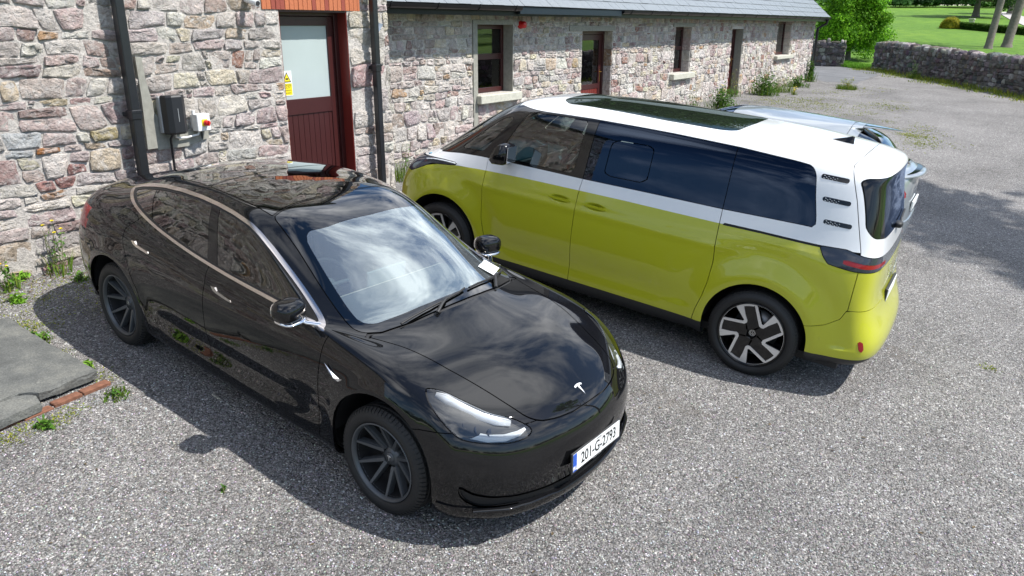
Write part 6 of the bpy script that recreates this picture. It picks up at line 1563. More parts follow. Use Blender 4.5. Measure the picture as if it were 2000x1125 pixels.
    text_mesh('EV6', .07, M['ink'], root, 'tail_script', Matrix.Translation((-2.425, .56, .93)) @ Matrix(((0, 0, -1, 0), (-1, 0, 0, 0), (0, 1, 0, 0), (0, 0, 0, 1))), .01) if False else None
    def wheel_parts(hub):
        b = MB(); tyre(b, .36, .26, .245, 60); b.build('tyre', M['rubber'], hub)
        b = MB(); b.lathe([(.262, .108), (.25, .112), (.24, .09), (.235, -.08)], 40); b.lathe([(0, .05), (.05, .048), (.07, .02)], 24)
        for k in range(5):
            a = math.radians(72*k); bar(b, (.03*math.cos(a), .03*math.sin(a)), (.25*math.cos(a), .25*math.sin(a)), .06, .07, .045, .09, .04)
        b.build('rim', M['anthracite'], hub)
    base = None
    for x in (1.44, -1.45):
        for sg in (1, -1):
            mt = wheel_pair_matrix(x, sg*.80, .36, 0, sg < 0)
            if base is None: base = bpy.data.objects.new('wheel', None); COL.objects.link(base); base.parent = root; base.matrix_local = mt; wheel_parts(base)
            else: c = copy_tree(base, root); c.matrix_local = mt
    b = MB(); b.box(-2.1, 2.0, -.78, .78, .22, .28); b.build('underbody', M['dark_trim'], root)
    for sg in (-1, 1):
        b = MB(); blob(b, (.68, sg*1.0, 1.14), (.07, .10, .06), 3, 16, 8); b.build('door_mirror', M['silver_paint'], root)
M['dark_grey'] = simple('dark grey cladding', (.09, .095, .10), .5)
EVC = thing('silver_hatchback', 'silver electric hatchback with a roof spoiler mostly hidden behind the van', 'car', mat=yard_matrix(1.1068, 7.4318, 2.6097) @ Matrix.Translation((-.10, -3.42, .03)))
build_hatch(EVC)
# ---------------------------------------------------------------- boundary walls
rngB = np.random.default_rng(11)
DARK_PAL = [((.17, .16, .15), 30), ((.23, .21, .20), 20), ((.12, .11, .105), 20), ((.30, .29, .27), 10), ((.19, .155, .14), 14), ((.42, .41, .39), 4)]
def boundary_wall(name, label, p0, p1, h0, h1, coping, limit, cop_mat=MAT_STONE, zoff=0):
    root = thing(name, label, 'wall')
    p0, p1 = np.array(p0, float), np.array(p1, float); L = np.linalg.norm(p1-p0); d = (p1-p0)/L; nrm_ = np.array([-d[1], d[0]])
    if (nrm_@(-p0)) < 0: nrm_ = -nrm_          # towards the camera
    z0, z1 = float(ground_z(*p0)), float(ground_z(*p1)); zb = min(z0, z1)-.1
    # solid core
    a, bq = p0, p1; T = .42
    v = []
    for P, zt in ((a, z0+h0-.16), (bq, z1+h1-.16)):
        for s in (0, -T): Q = P+nrm_*s; v += [(Q[0], Q[1], zb-.2), (Q[0], Q[1], zt)]
    b = MB(); b.add(v, [(0, 1, 5, 4), (2, 6, 7, 3), (1, 3, 7, 5), (0, 2, 3, 1), (4, 5, 7, 6)]); b.build('wall_core', MAT_MORTAR_DARK, root)
    M4 = Matrix(((d[0], 0, nrm_[0], p0[0]), (d[1], 0, nrm_[1], p0[1]), (0, 1, 0, 0), (0, 0, 0, 1)))
    top = lambda x: (z0+h0)+(z1+h1-z0-h0)*x/L-.18
    polys = [q for q in rubble(0, L, zb, max(z0+h0, z1+h1)-.16, [], rngB, .12, .26, (.8, 2.0), .25) if np.mean([p[1] for p in q]) < top(np.mean([p[0] for p in q]))+.03]
    build_stones(polys, M4, root, rngB, MAT_STONE_DARK, pal=DARK_PAL, limit=limit, proud=.05, rough=.03)
    for P, s in ((p0, -1), (p1, 1)):
        M5 = Matrix(((-nrm_[0], 0, s*d[0], P[0]), (-nrm_[1], 0, s*d[1], P[1]), (0, 1, 0, 0), (0, 0, 0, 1)))
        zz = (z0+h0, z1+h1)[s > 0]
        build_stones(rubble(0, T, zb, zz-.16, [], rngB, .18, .3, (1, 2)), M5, root, rngB, MAT_STONE_DARK, pal=DARK_PAL if coping != 'pale' else STONE_PAL, limit=6, proud=.03, rough=.02)
    M6 = Matrix(((-nrm_[0], 0, -d[0], p0[0]-nrm_[0]*T), (-nrm_[1], 0, -d[1], p0[1]-nrm_[1]*T), (0, 1, 0, 0), (0, 0, 0, 1)))
    x = 0.; k = 0; jn = MB(); jc = []
    while x < L-.05:
        w_ = min(rngB.uniform(.13, .34) if rngB.random() > .15 else rngB.uniform(.4, .6), L-x); P = p0+d*(x+w_/2); zt = top(x+w_/2); hh = rngB.uniform(.18, .30)*(.8 if w_ > .35 else 1)
        m = MB(); R = Matrix.Rotation(math.atan2(d[1], d[0]), 4, 'Z') @ Matrix.Rotation(rngB.normal(0, .07), 4, 'X') @ Matrix.Rotation(rngB.normal(0, .10), 4, 'Y')
        c = P-nrm_*(T/2); tgt = m if k < 120 else jn
        n0 = len(tgt.f); n1 = len(tgt.v); blob(tgt, (c[0], c[1], zt+hh*.42), (w_/2*.98, T/2+.04, hh*.56), 3.4, 9, 5, R)
        for i in range(n1, len(tgt.v)): q = np.array(tgt.v[i]); q += rngB.normal(0, .012, 3); tgt.v[i] = tuple(q)
        col = pick_col(rngB, DARK_PAL)*1.35
        if tgt is m:
            o = m.build('coping_stone', MAT_STONE_DARK, root); set_col(o.data, np.tile(col, (len(o.data.loops), 1)))
        else: jc.append((len(jn.f)-n0, col))
        x += w_; k += 1
    if jn.f:
        o = jn.build('far_coping_stones', MAT_STONE_DARK, root); set_col(o.data, np.tile(np.array([.2, .19, .18]), (len(o.data.loops), 1))); tag(o, kind='stuff')
    return root
def hgt(P, dpx): return dpx*float(np.dot(MW[2], np.array([P[0], P[1], float(ground_z(*P))-CAM_H])))/(F_PX*.945)
WH0 = hgt(WA0, 50); _h1 = hgt(WA1, 79); WH1 = WH0+(_h1-WH0)*np.linalg.norm(WA2-WA0)/np.linalg.norm(WA1-WA0); WH2 = hgt(WB1, 46)
boundary_wall('boundary_wall', 'dark stone boundary wall with upright coping stones along the right edge of the yard', WA0, WA2, WH0, WH1, 'dark', 294)
boundary_wall('garden_wall', 'short dark stone wall stub at the lawn opening beside the wing corner', WB0, WB1, WH2, WH2, 'dark', 100)
# ---------------------------------------------------------------- flagstone step at the left
FS = thing('flagstone_platform', 'low grey flagstone platform with orange brick edging at the left of the yard', 'step')
MAT_FLAG = NT('flagstone'); q = MAT_FLAG; p = q.pos()
c = q.ramp(q.noise(p, 2.4, 8, .66), [(.3, (.05, .053, .052)), (.5, (.10, .104, .10)), (.72, (.19, .19, .17))]); c = q.mix(q.ramp(q.noise(p, 13, 6, .7), [(.62, 0), (.72, .6)]), c, (.20, .20, .18)); c = q.mix(.6, c, q.ramp(q.noise(p, 90, 3), [(.35, .6), (.65, 1.3)]), 'MULTIPLY')
q.set(col=c, rough=.8, normal=q.bump(q.math('ADD', q.noise(p, 6, 8, .7), q.math('MULTIPLY', q.noise(p, 60, 4), .3)), .8, .02)); MAT_FLAG = q.m
def flag(P, top, th, name, mat, n=0):
    P = np.array(P, float); Q = []
    for i in range(len(P)):
        a, b_ = P[i], P[(i+1) % len(P)]; k = max(1, int(np.linalg.norm(b_-a)/.06))
        for t in range(k):
            w_ = a+(b_-a)*t/k; Q.append(w_+(RNG.normal(0, .006, 2) if t else 0))
    Q = np.array(Q); m = len(Q); v = []
    g = lambda X, Y: .1045*Y-.017
    for off, dz in ((0, -th), (.002, -th*.45), (.0, -.006), (-.003, 0)):
        c_ = Q.mean(0); d = Q-c_; R = Q+d/np.linalg.norm(d, axis=1)[:, None]*(off+RNG.normal(0, .004, (m, 1)))
        v += [(x, y, g(x, y)+top+dz+(RNG.normal(0, .004) if dz < 0 else 0)) for x, y in R]
    f = [(r*m+i, r*m+(i+1) % m, r*m+m+(i+1) % m, r*m+m+i) for r in range(3) for i in range(m)]+[tuple(range(3*m, 4*m))]
    b = MB(); b.add(v, f); return b.build(name, mat, FS)
flag([(2.33, 5.235), (2.30, 6.47), (1.2, 6.55), (.9, 5.28), (1.84, 5.30), (1.93, 5.215)], .095, .06, 'flagstone', MAT_FLAG)
flag([(1.83, 5.285), (1.92, 5.205), (2.32, 5.225), (2.26, 5.19), (1.60, 5.06), (.9, 5.03), (.9, 5.26)], .118, .07, 'flagstone', MAT_FLAG) if False else flag([(1.82, 5.285), (1.905, 5.20), (1.88, 5.10), (1.60, 5.06), (.9, 5.05), (.9, 5.265)], .088, .06, 'flagstone', MAT_FLAG)
MAT_EDGE = simple('worn edging brick', (.17, .075, .045), .95, bumpy=.012, bs=24, var=.8)
x = .95
while x < 2.28:
    w_ = random.uniform(.19, .22); y = 5.03+.10*(x-.95)/1.35+random.uniform(-.006, .006); y2 = y
    b = MB(); zt = .1045*y-.017; R = Matrix.Translation((x+w_/2, y+.03, zt+.015)) @ Matrix.Rotation(random.uniform(-.03, .03)+.08, 4, 'Z'); b.box(-w_/2+.004, w_/2-.004, -.022, .05, -.06, .012+random.uniform(-.010, .008), M=R, bev=.005); b.build('edging_brick', MAT_EDGE, FS); x += w_
# ---------------------------------------------------------------- foliage
def leaf_mat(name, cols, trans=.35):
    q = NT(name); at = q.n('ShaderNodeAttribute', attribute_name='col').outputs['Color']; p = q.pos()
    c = q.mix(.5, at, q.ramp(q.noise(p, 1.5, 3), [(.35, .75), (.65, 1.25)]), 'MULTIPLY')
    tr = q.n('ShaderNodeBsdfTranslucent', {'Color': c}); mx = q.n('ShaderNodeMixShader', {0: trans, 1: q.b.outputs[0], 2: tr.outputs[0]}); q.t.links.new(mx.outputs[0], q.o.inputs[0])
    q.set(col=c, rough=.6, spec=.12); return q.m
MAT_LEAF = leaf_mat('leaves', None)
MAT_BARK = simple('grey bark', (.15, .13, .11), .9, bumpy=.03, bs=7, var=.6)
def leaf_mesh(name, pts, nrmls, size, cols, rng, parent, mat=None, kind='stuff', aspect=.55):
    n = len(pts); u = rng.normal(size=(n, 3)); nn = nrmls+rng.normal(0, .55, (n, 3)); nn /= np.linalg.norm(nn, axis=1)[:, None]
    t = u-(u*nn).sum(1)[:, None]*nn; t /= np.linalg.norm(t, axis=1)[:, None]; b_ = np.cross(nn, t); s = size*rng.uniform(.6, 1.35, n)[:, None]
    A = pts-t*s; B = pts+b_*s*aspect+nn*s*.15; C_ = pts+t*s; D = pts-b_*s*aspect+nn*s*.15
    V = np.stack([A, B, C_, D], 1).reshape(-1, 3); i = np.arange(n)*4; F = np.stack([i, i+1, i+2, i+3], 1)
    me = bpy.data.meshes.new(name); me.from_pydata(V.tolist(), [], F.tolist()); set_col(me, np.repeat(cols, 4, 0))
    return tag(link(name, me, parent, mat or MAT_LEAF), kind=kind)
def crown_points(rng, c, r, n, clumps=26, depth=.35):
    """points gathered in leaf clumps over an uneven crown; returns points, outward normals, clump index"""
    P, N, K = [], [], []
    for k in range(clumps):
        d = nrm(rng.normal(size=3)); d[2] = d[2] if d[2] > -.6 else -d[2]; rad = rng.uniform(.45, 1.02); cc = np.array(c)+d*np.array(r)*rad
        cr = rng.uniform(.20, .40)*min(r); m = n//clumps
        e = rng.normal(size=(m, 3)); e /= np.linalg.norm(e, axis=1)[:, None]; q = cc+e*cr*np.array([1, 1, .75])*rng.uniform(.45, 1.05, (m, 1))
        P.append(q); N.append(e*.5+d*.6+np.array([0, 0, .35])); K.append(np.full(m, k))
    return np.concatenate(P), np.concatenate(N), np.concatenate(K)
def tree(name, label, x, y, h_trunk, r_trunk, crown_c, crown_r, n, leaf, cols, seed, group=None, clumps=30, lean=(0, 0), cat='tree', joined_kind='stuff'):
    rng = np.random.default_rng(seed); z = float(ground_z(x, y)); root = thing(name, label, cat, group)
    b = MB(); pts = [(x-lean[0]*.1, y, z-.2), (x, y, z+.25), (x+lean[0]*.3, y+lean[1]*.3, z+h_trunk*.35), (x+lean[0]*.7, y+lean[1]*.7, z+h_trunk*.7), (x+lean[0], y+lean[1], z+h_trunk)]
    b.tube(pts, [r_trunk*1.6, r_trunk*1.15, r_trunk, r_trunk*.85, r_trunk*.6], 14)
    top = np.array(pts[-1]); o = b.build('trunk', MAT_BARK, root)
    lb = MB()
    for k in range(7):
        d = nrm(rng.normal(size=3)*np.array([1, 1, .5])+np.array([0, 0, .6])); e = top+d*np.array(crown_r)*.8
        s = np.array(pts[3])+(top-np.array(pts[3]))*rng.uniform(0, 1); lb.tube([s, (s+e)/2+rng.normal(0, .1, 3), e], [r_trunk*.4, r_trunk*.2, r_trunk*.06], 7)
    tag(lb.build('limbs', MAT_BARK, root), kind='stuff')
    cc = (x+crown_c[0], y+crown_c[1], z+crown_c[2]); P, N, K = crown_points(rng, cc, crown_r, n, clumps)
    br = rng.uniform(.75, 1.25, clumps)[K][:, None]; pick = rng.integers(0, len(cols), len(P)); C_ = np.array(cols)[pick]*br*rng.uniform(.8, 1.2, (len(P), 1))
    leaf_mesh('crown', P, N, leaf, C_, rng, root); return root
G1 = [(.12, .30, .012), (.20, .42, .02), (.07, .19, .01)]; G2 = [(.03, .07, .018), (.045, .10, .02), (.02, .05, .015)]
def at_px(px, d, py=20):
    r = (px-1000)/F_PX; p = d*(MW[2]+MW[0]*r-MW[1]*(562.5-py)/F_PX); return p[0], p[1]
x, y = gp(1655, 116); tree('bushy_tree', 'bright green bushy tree standing on the lawn behind the wing corner', x, y, 1.2, .14, (0, 0, 1.75), (2.0, 2.0, 2.35), 64000, .07, G1, 3, clumps=150)
x, y = gp(1930, 94); tree('tall_tree', 'tall grey tree trunk on the lawn, left of a pair', x, y, 11, .21, (0, 0, 14), (5, 5, 4.5), 9000, .22, G1, 4, clumps=60, lean=(1.2, -.8))
x, y = gp(1966, 91); tree('tall_tree', 'thicker grey tree trunk on the lawn, right of a pair', x, y, 11, .27, (0, 0, 14), (5, 5, 4.5), 9000, .22, G1, 5, clumps=60, lean=(1.3, -1.2))
# far woodland: trees one can tell apart in front, a dark mass behind
rngF = np.random.default_rng(9)
spots = [(1740, 118, 4.5, 'low dark shrub left of the far lawn edge'), (1850, 100, 6.5, 'dark rounded evergreen at the far side of the lawn behind the golden bush')]
x, y = gp(1905, 33); tree('dark_conifer', 'broad dark evergreen tree on the far lawn edge behind the tall trunks', x, y, 2.0, .35, (0, 0, 3.6), (4.2, 4.2, 3.6), 16000, .16, G2, 14, clumps=60)
x, y = gp(1972, 27); tree('dark_conifer', 'dark evergreen tree by the pale garden path at the right edge', x, y, 2.0, .3, (0, 0, 4.2), (2.4, 2.4, 4), 9000, .16, G2, 15, clumps=40)
P, N, C_ = [], [], []
for k in range(150):
    px = rngF.uniform(1300, 2600); d = rngF.uniform(116, 155); x, y = at_px(px, d); z = float(ground_z(x, y)); r = rngF.uniform(3, 6); h = rngF.uniform(4, 9)
    if k < 45: px = 1560+k*16+rngF.uniform(-8, 8); d = rngF.uniform(112, 118); x, y = at_px(px, d); z = float(ground_z(x, y)); r = rngF.uniform(1.2, 2.4); h = rngF.uniform(1.2, 2.6)
    m = 700
    if k >= 125: px = 1020+(k-125)*20+rngF.uniform(-20, 20); d = rngF.uniform(62, 78); x, y = at_px(px, d); z = float(ground_z(x, y)); r = rngF.uniform(5, 7); h = rngF.uniform(21, 27); m = 2500
    e = rngF.normal(size=(m, 3)); e /= np.linalg.norm(e, axis=1)[:, None]; e[:, 2] = np.abs(e[:, 2])*1.0-.15
    P.append(np.array([x, y, z+h*.35])+e*np.array([r, r, h*.7])*rngF.uniform(.6, 1.05, (m, 1))); N.append(e+np.array([0, 0, .3])); base = np.array(G2[k % 3])*rngF.uniform(.8, 1.5); C_.append(np.tile(base*(1.7 if k < 45 else 1), (m, 1))*rngF.uniform(.7, 1.3, (m, 1)))
wd = leaf_mesh('far_woodland', np.concatenate(P), np.concatenate(N), .34, np.concatenate(C_), rngF, None); tag(wd, kind='stuff')
# surrounding trees behind the camera, seen in the paint and glass
P, N, C_ = [], [], []
for k in range(130):
    a = rngF.uniform(math.radians(150), math.radians(335)); d = rngF.uniform(85, 130); x, y = d*math.cos(a)+5, d*math.sin(a); z = float(ground_z(x, y))
    if y > -8 and x > -8: continue
    r = rngF.uniform(3, 5.5); h = rngF.uniform(6, 11); m = 420; e = rngF.normal(size=(m, 3)); e /= np.linalg.norm(e, axis=1)[:, None]; e[:, 2] = np.abs(e[:, 2])-.1
    P.append(np.array([x, y, z+h*.3])+e*np.array([r, r, h*.75])*rngF.uniform(.6, 1.05, (m, 1))); N.append(e+np.array([0, 0, .3])); C_.append(np.tile(np.array(G2[k % 3])*rngF.uniform(.9, 1.6), (m, 1))*rngF.uniform(.7, 1.3, (m, 1)))
wd = leaf_mesh('tree_belt', np.concatenate(P), np.concatenate(N), .42, np.concatenate(C_), rngF, None)
# golden bush, low hedge, bench and path on the lawn
rngG = np.random.default_rng(8)
x, y = gp(1855, 55); z = float(ground_z(x, y)); GB = thing('golden_bush', 'round golden yellow bush at the end of the low hedge on the lawn', 'bush')
e = rngG.normal(size=(5000, 3)); e /= np.linalg.norm(e, axis=1)[:, None]; e[:, 2] = np.abs(e[:, 2]); P = np.array([x, y, z])+e*np.array([.85, .85, .95])*rngG.uniform(.8, 1.05, (5000, 1))*(1+.08*np.sin(e[:, :1]*9)); leaf_mesh('foliage', P, e+[0, 0, .2], .06, np.array([(.32, .30, .02), (.24, .26, .02), (.38, .33, .03)])[rngG.integers(0, 3, 5000)], rngG, GB)
HG = thing('low_hedge', 'long low clipped dark green hedge crossing the lawn', 'hedge'); P = []
x0, y0 = gp(1848, 53); x1, y1 = gp(2060, 73)
t = rngG.uniform(0, 1, 22000); s = rngG.uniform(-.45, .45, 22000); hh = np.abs(rngG.normal(0, 1, 22000)); hz = np.clip(rngG.uniform(0, 1.15, 22000), 0, 1)*.55; dx, dy = nrm([x1-x0, y1-y0]); X = x0+(x1-x0)*t-dy*s; Y = y0+(y1-y0)*t+dx*s
leaf_mesh('foliage', np.stack([X, Y, ground_z(X, Y)+hz], 1), np.tile([0, -.3, .9], (22000, 1)), .07, np.array([(.05, .11, .015), (.08, .16, .02)])[rngG.integers(0, 2, 22000)], rngG, HG)
x, y = gp(1897, 47); z = float(ground_z(x, y)); BN_ = thing('garden_bench', 'pale stone garden bench on the lawn beyond the low hedge', 'bench')
for dx in (-.5, .5): b = MB(); b.box(x+dx-.1, x+dx+.1, y-.2, y+.2, z, z+.42); b.build('support', MAT_SILL, BN_)
b = MB(); b.box(x-.75, x+.75, y-.25, y+.25, z+.42, z+.52, bev=.02); b.build('seat_slab', MAT_SILL, BN_)
pa = np.array([gp(1950, 25), gp(1972, 38), gp(2000, 50), gp(2080, 66), gp(2120, 56), gp(2030, 42), gp(1985, 28), gp(1968, 22)])
sheet('garden_path', simple('pale path', (.38, .36, .34), .9, bumpy=.01, bs=8), 20, 130, -90, 60, .7, pa, .02)
# ---------------------------------------------------------------- weeds in the yard
MAT_GRASS = leaf_mat('blades', None, .3)
def blades(rng, c, n, r, h, w_=.006, cols=((.13, .22, .03), (.2, .26, .04), (.09, .17, .02)), lean=.5):
    V, F, C_ = [], [], []
    for i in range(n):
        a = rng.uniform(0, 6.28); q = r*math.sqrt(rng.random()); x, y = c[0]+q*math.cos(a), c[1]+q*math.sin(a); z = float(ground_z(x, y)); hh = h*rng.uniform(.5, 1.1); l = np.array([math.cos(a+rng.normal(0, .8)), math.sin(a+rng.normal(0, .8))])*hh*lean*rng.uniform(.2, 1); s = rng.uniform(0, 6.28); sx, sy = math.cos(s)*w_, math.sin(s)*w_
        k = len(V); V += [(x-sx, y-sy, z-.005), (x+sx, y+sy, z-.005), (x+l[0]*.4+sx*.8, y+l[1]*.4+sy*.8, z+hh*.6), (x+l[0]*.4-sx*.8, y+l[1]*.4-sy*.8, z+hh*.6), (x+l[0], y+l[1], z+hh)]
        F += [(k, k+1, k+2, k+3), (k+3, k+2, k+4)]; col = np.array(cols[rng.integers(0, len(cols))])*rng.uniform(.7, 1.3); C_ += [col]*7
    return V, F, C_
def mesh_vfc(name, V, F, C_, parent=None, kind=None):
    me = bpy.data.meshes.new(name); me.from_pydata([tuple(map(float, v)) for v in V], [], F); set_col(me, np.array(C_)); o = link(name, me, parent, MAT_GRASS)
    if kind: tag(o, kind=kind)
    return o
MAT_PETAL = simple('yellow petals', (.80, .62, .01), .5, var=.1)
def weed(label, x, y, h, r, nleaf, nflow, seed, name='weed', cat='weed', col=((.07, .17, .02), (.11, .23, .03), (.05, .12, .02)), leaf=.03, grass=30, stems=8, group=None):
    rng = np.random.default_rng(seed); z = float(ground_z(x, y)); root = thing(name, label, cat, group)
    sv = MB(); P = []
    for i in range(stems):
        a = rng.uniform(0, 6.28); e = np.array([x+r*.9*math.cos(a)*rng.random(), y+r*.9*math.sin(a)*rng.random(), z+h*rng.uniform(.6, 1.05)]); s = np.array([x+rng.normal(0, r*.25), y+rng.normal(0, r*.25), z]); m = (s+e)/2+rng.normal(0, .02, 3)
        sv.tube([s, m, e], [.004, .003, .0015], 4); P.append((s, m, e))
    tag(sv.build('stems', simple('stem', (.12, .13, .04), .7) if 'stem' not in bpy.data.materials else bpy.data.materials['stem'], root), kind='stuff')
    pts = []; 
    for i in range(nleaf):
        s, m, e = P[rng.integers(0, len(P))]; t = rng.beta(1.2, 1.6); q = s*(1-t)**2+2*m*t*(1-t)+e*t*t; pts.append(q+rng.normal(0, 1, 3)*np.array([r*.22, r*.22, .02])*(1.1-t*.6))
    pts = np.array(pts); pts[:, 2] = np.maximum(pts[:, 2], ground_z(pts[:, 0], pts[:, 1])+.01)
    leaf_mesh('leaves', pts, np.tile([0, -.2, .9], (len(pts), 1)), leaf, np.array(col)[rng.integers(0, len(col), len(pts))]*rng.uniform(.7, 1.3, (len(pts), 1)), rng, root, MAT_GRASS, aspect=.35)
    if grass:
        V, F, C_ = blades(rng, (x, y), grass, r, h*.45); mesh_vfc('grass_blades', V, F, C_, root, 'stuff')
    for i in range(nflow):
        s, m, e = P[i % len(P)]; b = MB(); fr = .016 if h > .25 else .018; ring = [(e[0]+fr*math.cos(t), e[1]+fr*math.sin(t)*.9, e[2]+.004*math.sin(3*t)) for t in np.linspace(0, 6.28, 9)[:-1]]
        b.add(ring+[(e[0], e[1], e[2]+.008), (e[0], e[1], e[2]-.012)], [(i_, (i_+1) % 8, 8) for i_ in range(8)]+[((i_+1) % 8, i_, 9) for i_ in range(8)]); b.build('flower', MAT_PETAL, root)
    return root
def onwall(px, Y): d = MW.T @ np.array([(px-1000)/F_PX, (200-562.5)/F_PX, 1.]); return d[0]*Y/d[1]
weed('tall ragged weed with small yellow flowers against the stone wall left of the black car', *gp(118, 543), .50, .12, 80, 4, 31, leaf=.022, stems=7, grass=25)
weed('dandelion with one yellow flower at the wall foot by the left edge', *gp(20, 575), .28, .10, 50, 2, 32, leaf=.03, stems=3)
weed('bright green rosette weed on the gravel between the wall and the flagstones', *gp(42, 597), .07, .09, 90, 0, 33, leaf=.035, stems=6, grass=6, col=((.16, .33, .03), (.2, .38, .04)))
weed('small green rosette at the stone wall foot left of the tall weed', *gp(45, 550), .07, .07, 60, 0, 34, leaf=.03, stems=5, grass=4, col=((.16, .33, .03), (.2, .38, .04)))
weed('green tuft at the wall foot just behind the black car', *gp(158, 552), .10, .07, 60, 0, 35, leaf=.022, stems=6)
weed('long grassy weed along the right edge of the flagstone platform', *gp(72, 672), .09, .14, 70, 0, 36, leaf=.03, grass=90)
weed('leafy green weed at the middle of the flagstone edge', *gp(170, 725), .07, .06, 70, 0, 37, leaf=.03, grass=12, col=((.16, .33, .03), (.2, .38, .04)))
weed('grassy tuft at the corner of the flagstone platform', *gp(228, 775), .08, .10, 40, 0, 38, leaf=.02, grass=110)
weed('mossy green weed growing out of the brick edging', *gp(92, 838), .06, .07, 90, 0, 39, leaf=.022, grass=30)
weed('tiny green and red weed alone on the open gravel in the foreground', *gp(437, 962), .035, .025, 26, 0, 40, leaf=.014, stems=4, grass=4)
weed('grassy weed against the wing wall at the nose of the van', *gp(792, 352), .55, .22, 90, 0, 41, leaf=.02, grass=120, stems=9)
weed('tall green weeds with yellow flowers beside the dark open doorway of the wing', *gp(1408, 216), .72, .45, 900, 9, 42, leaf=.04, grass=120, stems=26)
weed('thin straggly weed on the wing wall between the van roof and the second window', *gp(1353, 214), .5, .2, 90, 1, 43, leaf=.03, grass=40)
weed('feathery seeding weed standing in the wing doorway', *gp(1432, 190), .85, .22, 160, 0, 44, leaf=.025, grass=30, stems=12, col=((.25, .22, .10), (.16, .2, .05)))
weed('dense green weeds under the last window of the wing', *gp(1492, 186), .75, .50, 800, 2, 45, leaf=.05, grass=150, stems=24)
weed('pale seeding grass clump beneath the last window sill', *gp(1522, 180), .7, .50, 260, 0, 46, leaf=.04, grass=200, stems=20, col=((.3, .32, .16), (.2, .26, .08)))
weed('low green weeds near the wing corner', *gp(1556, 170), .45, .45, 420, 1, 47, leaf=.05, grass=120, stems=16)
weed('dark climbing weed at the very corner of the wing by the downpipe', *gp(1580, 160), .95, .28, 520, 0, 48, leaf=.05, grass=60, stems=14, col=((.05, .13, .02), (.08, .17, .02)))
weed('bright yellow flowering weed alone on the gravel below the wing', *gp(1551, 186), .28, .10, 40, 9, 49, leaf=.03, stems=9, col=((.4, .35, .03), (.2, .24, .03)))
weed('round yellow green grass tussock at the edge of the tarmac', *gp(1653, 175), .40, .35, 200, 1, 50, leaf=.035, grass=420, stems=10, col=((.22, .28, .04), (.3, .3, .05)))
weed('pale leafy weed on the gravel behind the silver car', *gp(1460, 213), .16, .12, 60, 0, 51, leaf=.04, stems=5, col=((.3, .34, .1), (.2, .28, .06)))
weed('spiky tall weed against the left end of the boundary wall', *gp(1784, 154), .75, .25, 160, 0, 52, leaf=.04, grass=90, stems=8)
# moss and short grass that nobody could count
rngM = np.random.default_rng(77); V, F, C_ = [], [], []
def patch(px, py, n, r, h, cols=((.22, .26, .03), (.3, .30, .04), (.14, .2, .03)), sx=1):
    x, y = gp(px, py)
    for _ in range(int(n*1.4)):
        q = (x+rngM.normal(0, r*sx)*(1+1.2*(r > .2)), y+rngM.normal(0, r)); v, f, c = blades(rngM, q, 7, .05+.14*(r > .1), h*.5, .006+.004*(r > .2), cols, 1.8); k = len(V)
        V.extend(v); F.extend([tuple(i+k for i in t) for t in f]); C_.extend(c)
for px, py, n, r in ((1540, 200, 40, .35), (1600, 200, 40, .4), (1575, 215, 30, .3), (1660, 212, 30, .4), (1720, 205, 34, .35), (1745, 212, 26, .3), (1690, 176, 34, .45), (1780, 266, 70, .14), (1800, 284, 34, .13), (1610, 205, 26, .2), (1560, 196, 26, .4), (1630, 180, 40, .5), (1510, 195, 40, .3), (1700, 223, 14, .15), (1735, 238, 14, .12), (1930, 727, 5, .03), (10, 560, 14, .08), (90, 500+52, 14, .1), (50, 645, 22, .05), (120, 825, 14, .05), (25, 870, 10, .03), (160, 720, 10, .04), (5, 590, 14, .08), (90, 590, 8, .06), (385, 655, 4, .05), (165, 600, 30, .14), (110, 640, 12, .1), (30, 600, 16, .12), (70, 575, 14, .12), (140, 560, 14, .1), (15, 625, 14, .08), (45, 640, 12, .06), (130, 700, 12, .04), (200, 745, 12, .04), (150, 810, 12, .05), (60, 850, 12, .05), (10, 885, 10, .05), (1810, 275, 60, .3), (1790, 255, 30, .25), (1640, 225, 30, .5), (1500, 215, 30, .4)):
    patch(px, py, n, r, .05 if px > 900 else .035)
for k in range(420):      # strip at the foot of the boundary wall
    t = rngM.random(); p0, p1 = WA0, WA2; off = np.abs(rngM.normal(0, .55))+.05; d = nrm(p1-p0); q = p0+(p1-p0)*t+np.array([d[1], -d[0]])*off*(1 if (np.array([d[1], -d[0]])@(-p0)) > 0 else -1)
    v, f, c = blades(rngM, q, 14, .28, .09+.12*(off < .3), .012, ((.24, .30, .04), (.32, .33, .05), (.16, .24, .03)), .8); k_ = len(V); V.extend(v); F.extend([tuple(i+k_ for i in t_) for t_ in f]); C_.extend(c)
for k in range(260):      # rough grass in the opening and along the far side of the walls
    q = tuple(WB1+(WA0-WB1)*rngM.uniform(-.1, 1.1)+np.array([1., .3])*rngM.uniform(.2, 1.8)); v, f, c = blades(rngM, q, 12, .25, .28, .014, ((.10, .24, .02), (.14, .30, .03)), .6); k_ = len(V); V.extend(v); F.extend([tuple(i+k_ for i in t_) for t_ in f]); C_.extend(c)
mesh_vfc('short_grass', V, F, C_, None, 'stuff')
# dead twigs at the foot of the wall
b = MB()
for i in range(240):
    x, y = rngM.uniform(2.4, 4.3), 7.36-abs(rngM.normal(0, .22)); z = float(ground_z(x, y))+.012; a = rngM.uniform(0, 6.28); l = rngM.uniform(.02, .09); b.tube([(x, y, z), (x+l*math.cos(a)*.5, y+l*math.sin(a)*.5, z+rngM.uniform(0, .02)), (x+l*math.cos(a), y+l*math.sin(a), z)], .0022, 3, caps=False)
tag(b.build('dead_twigs', simple('dry twigs', (.16, .10, .06), .9), None), kind='stuff')
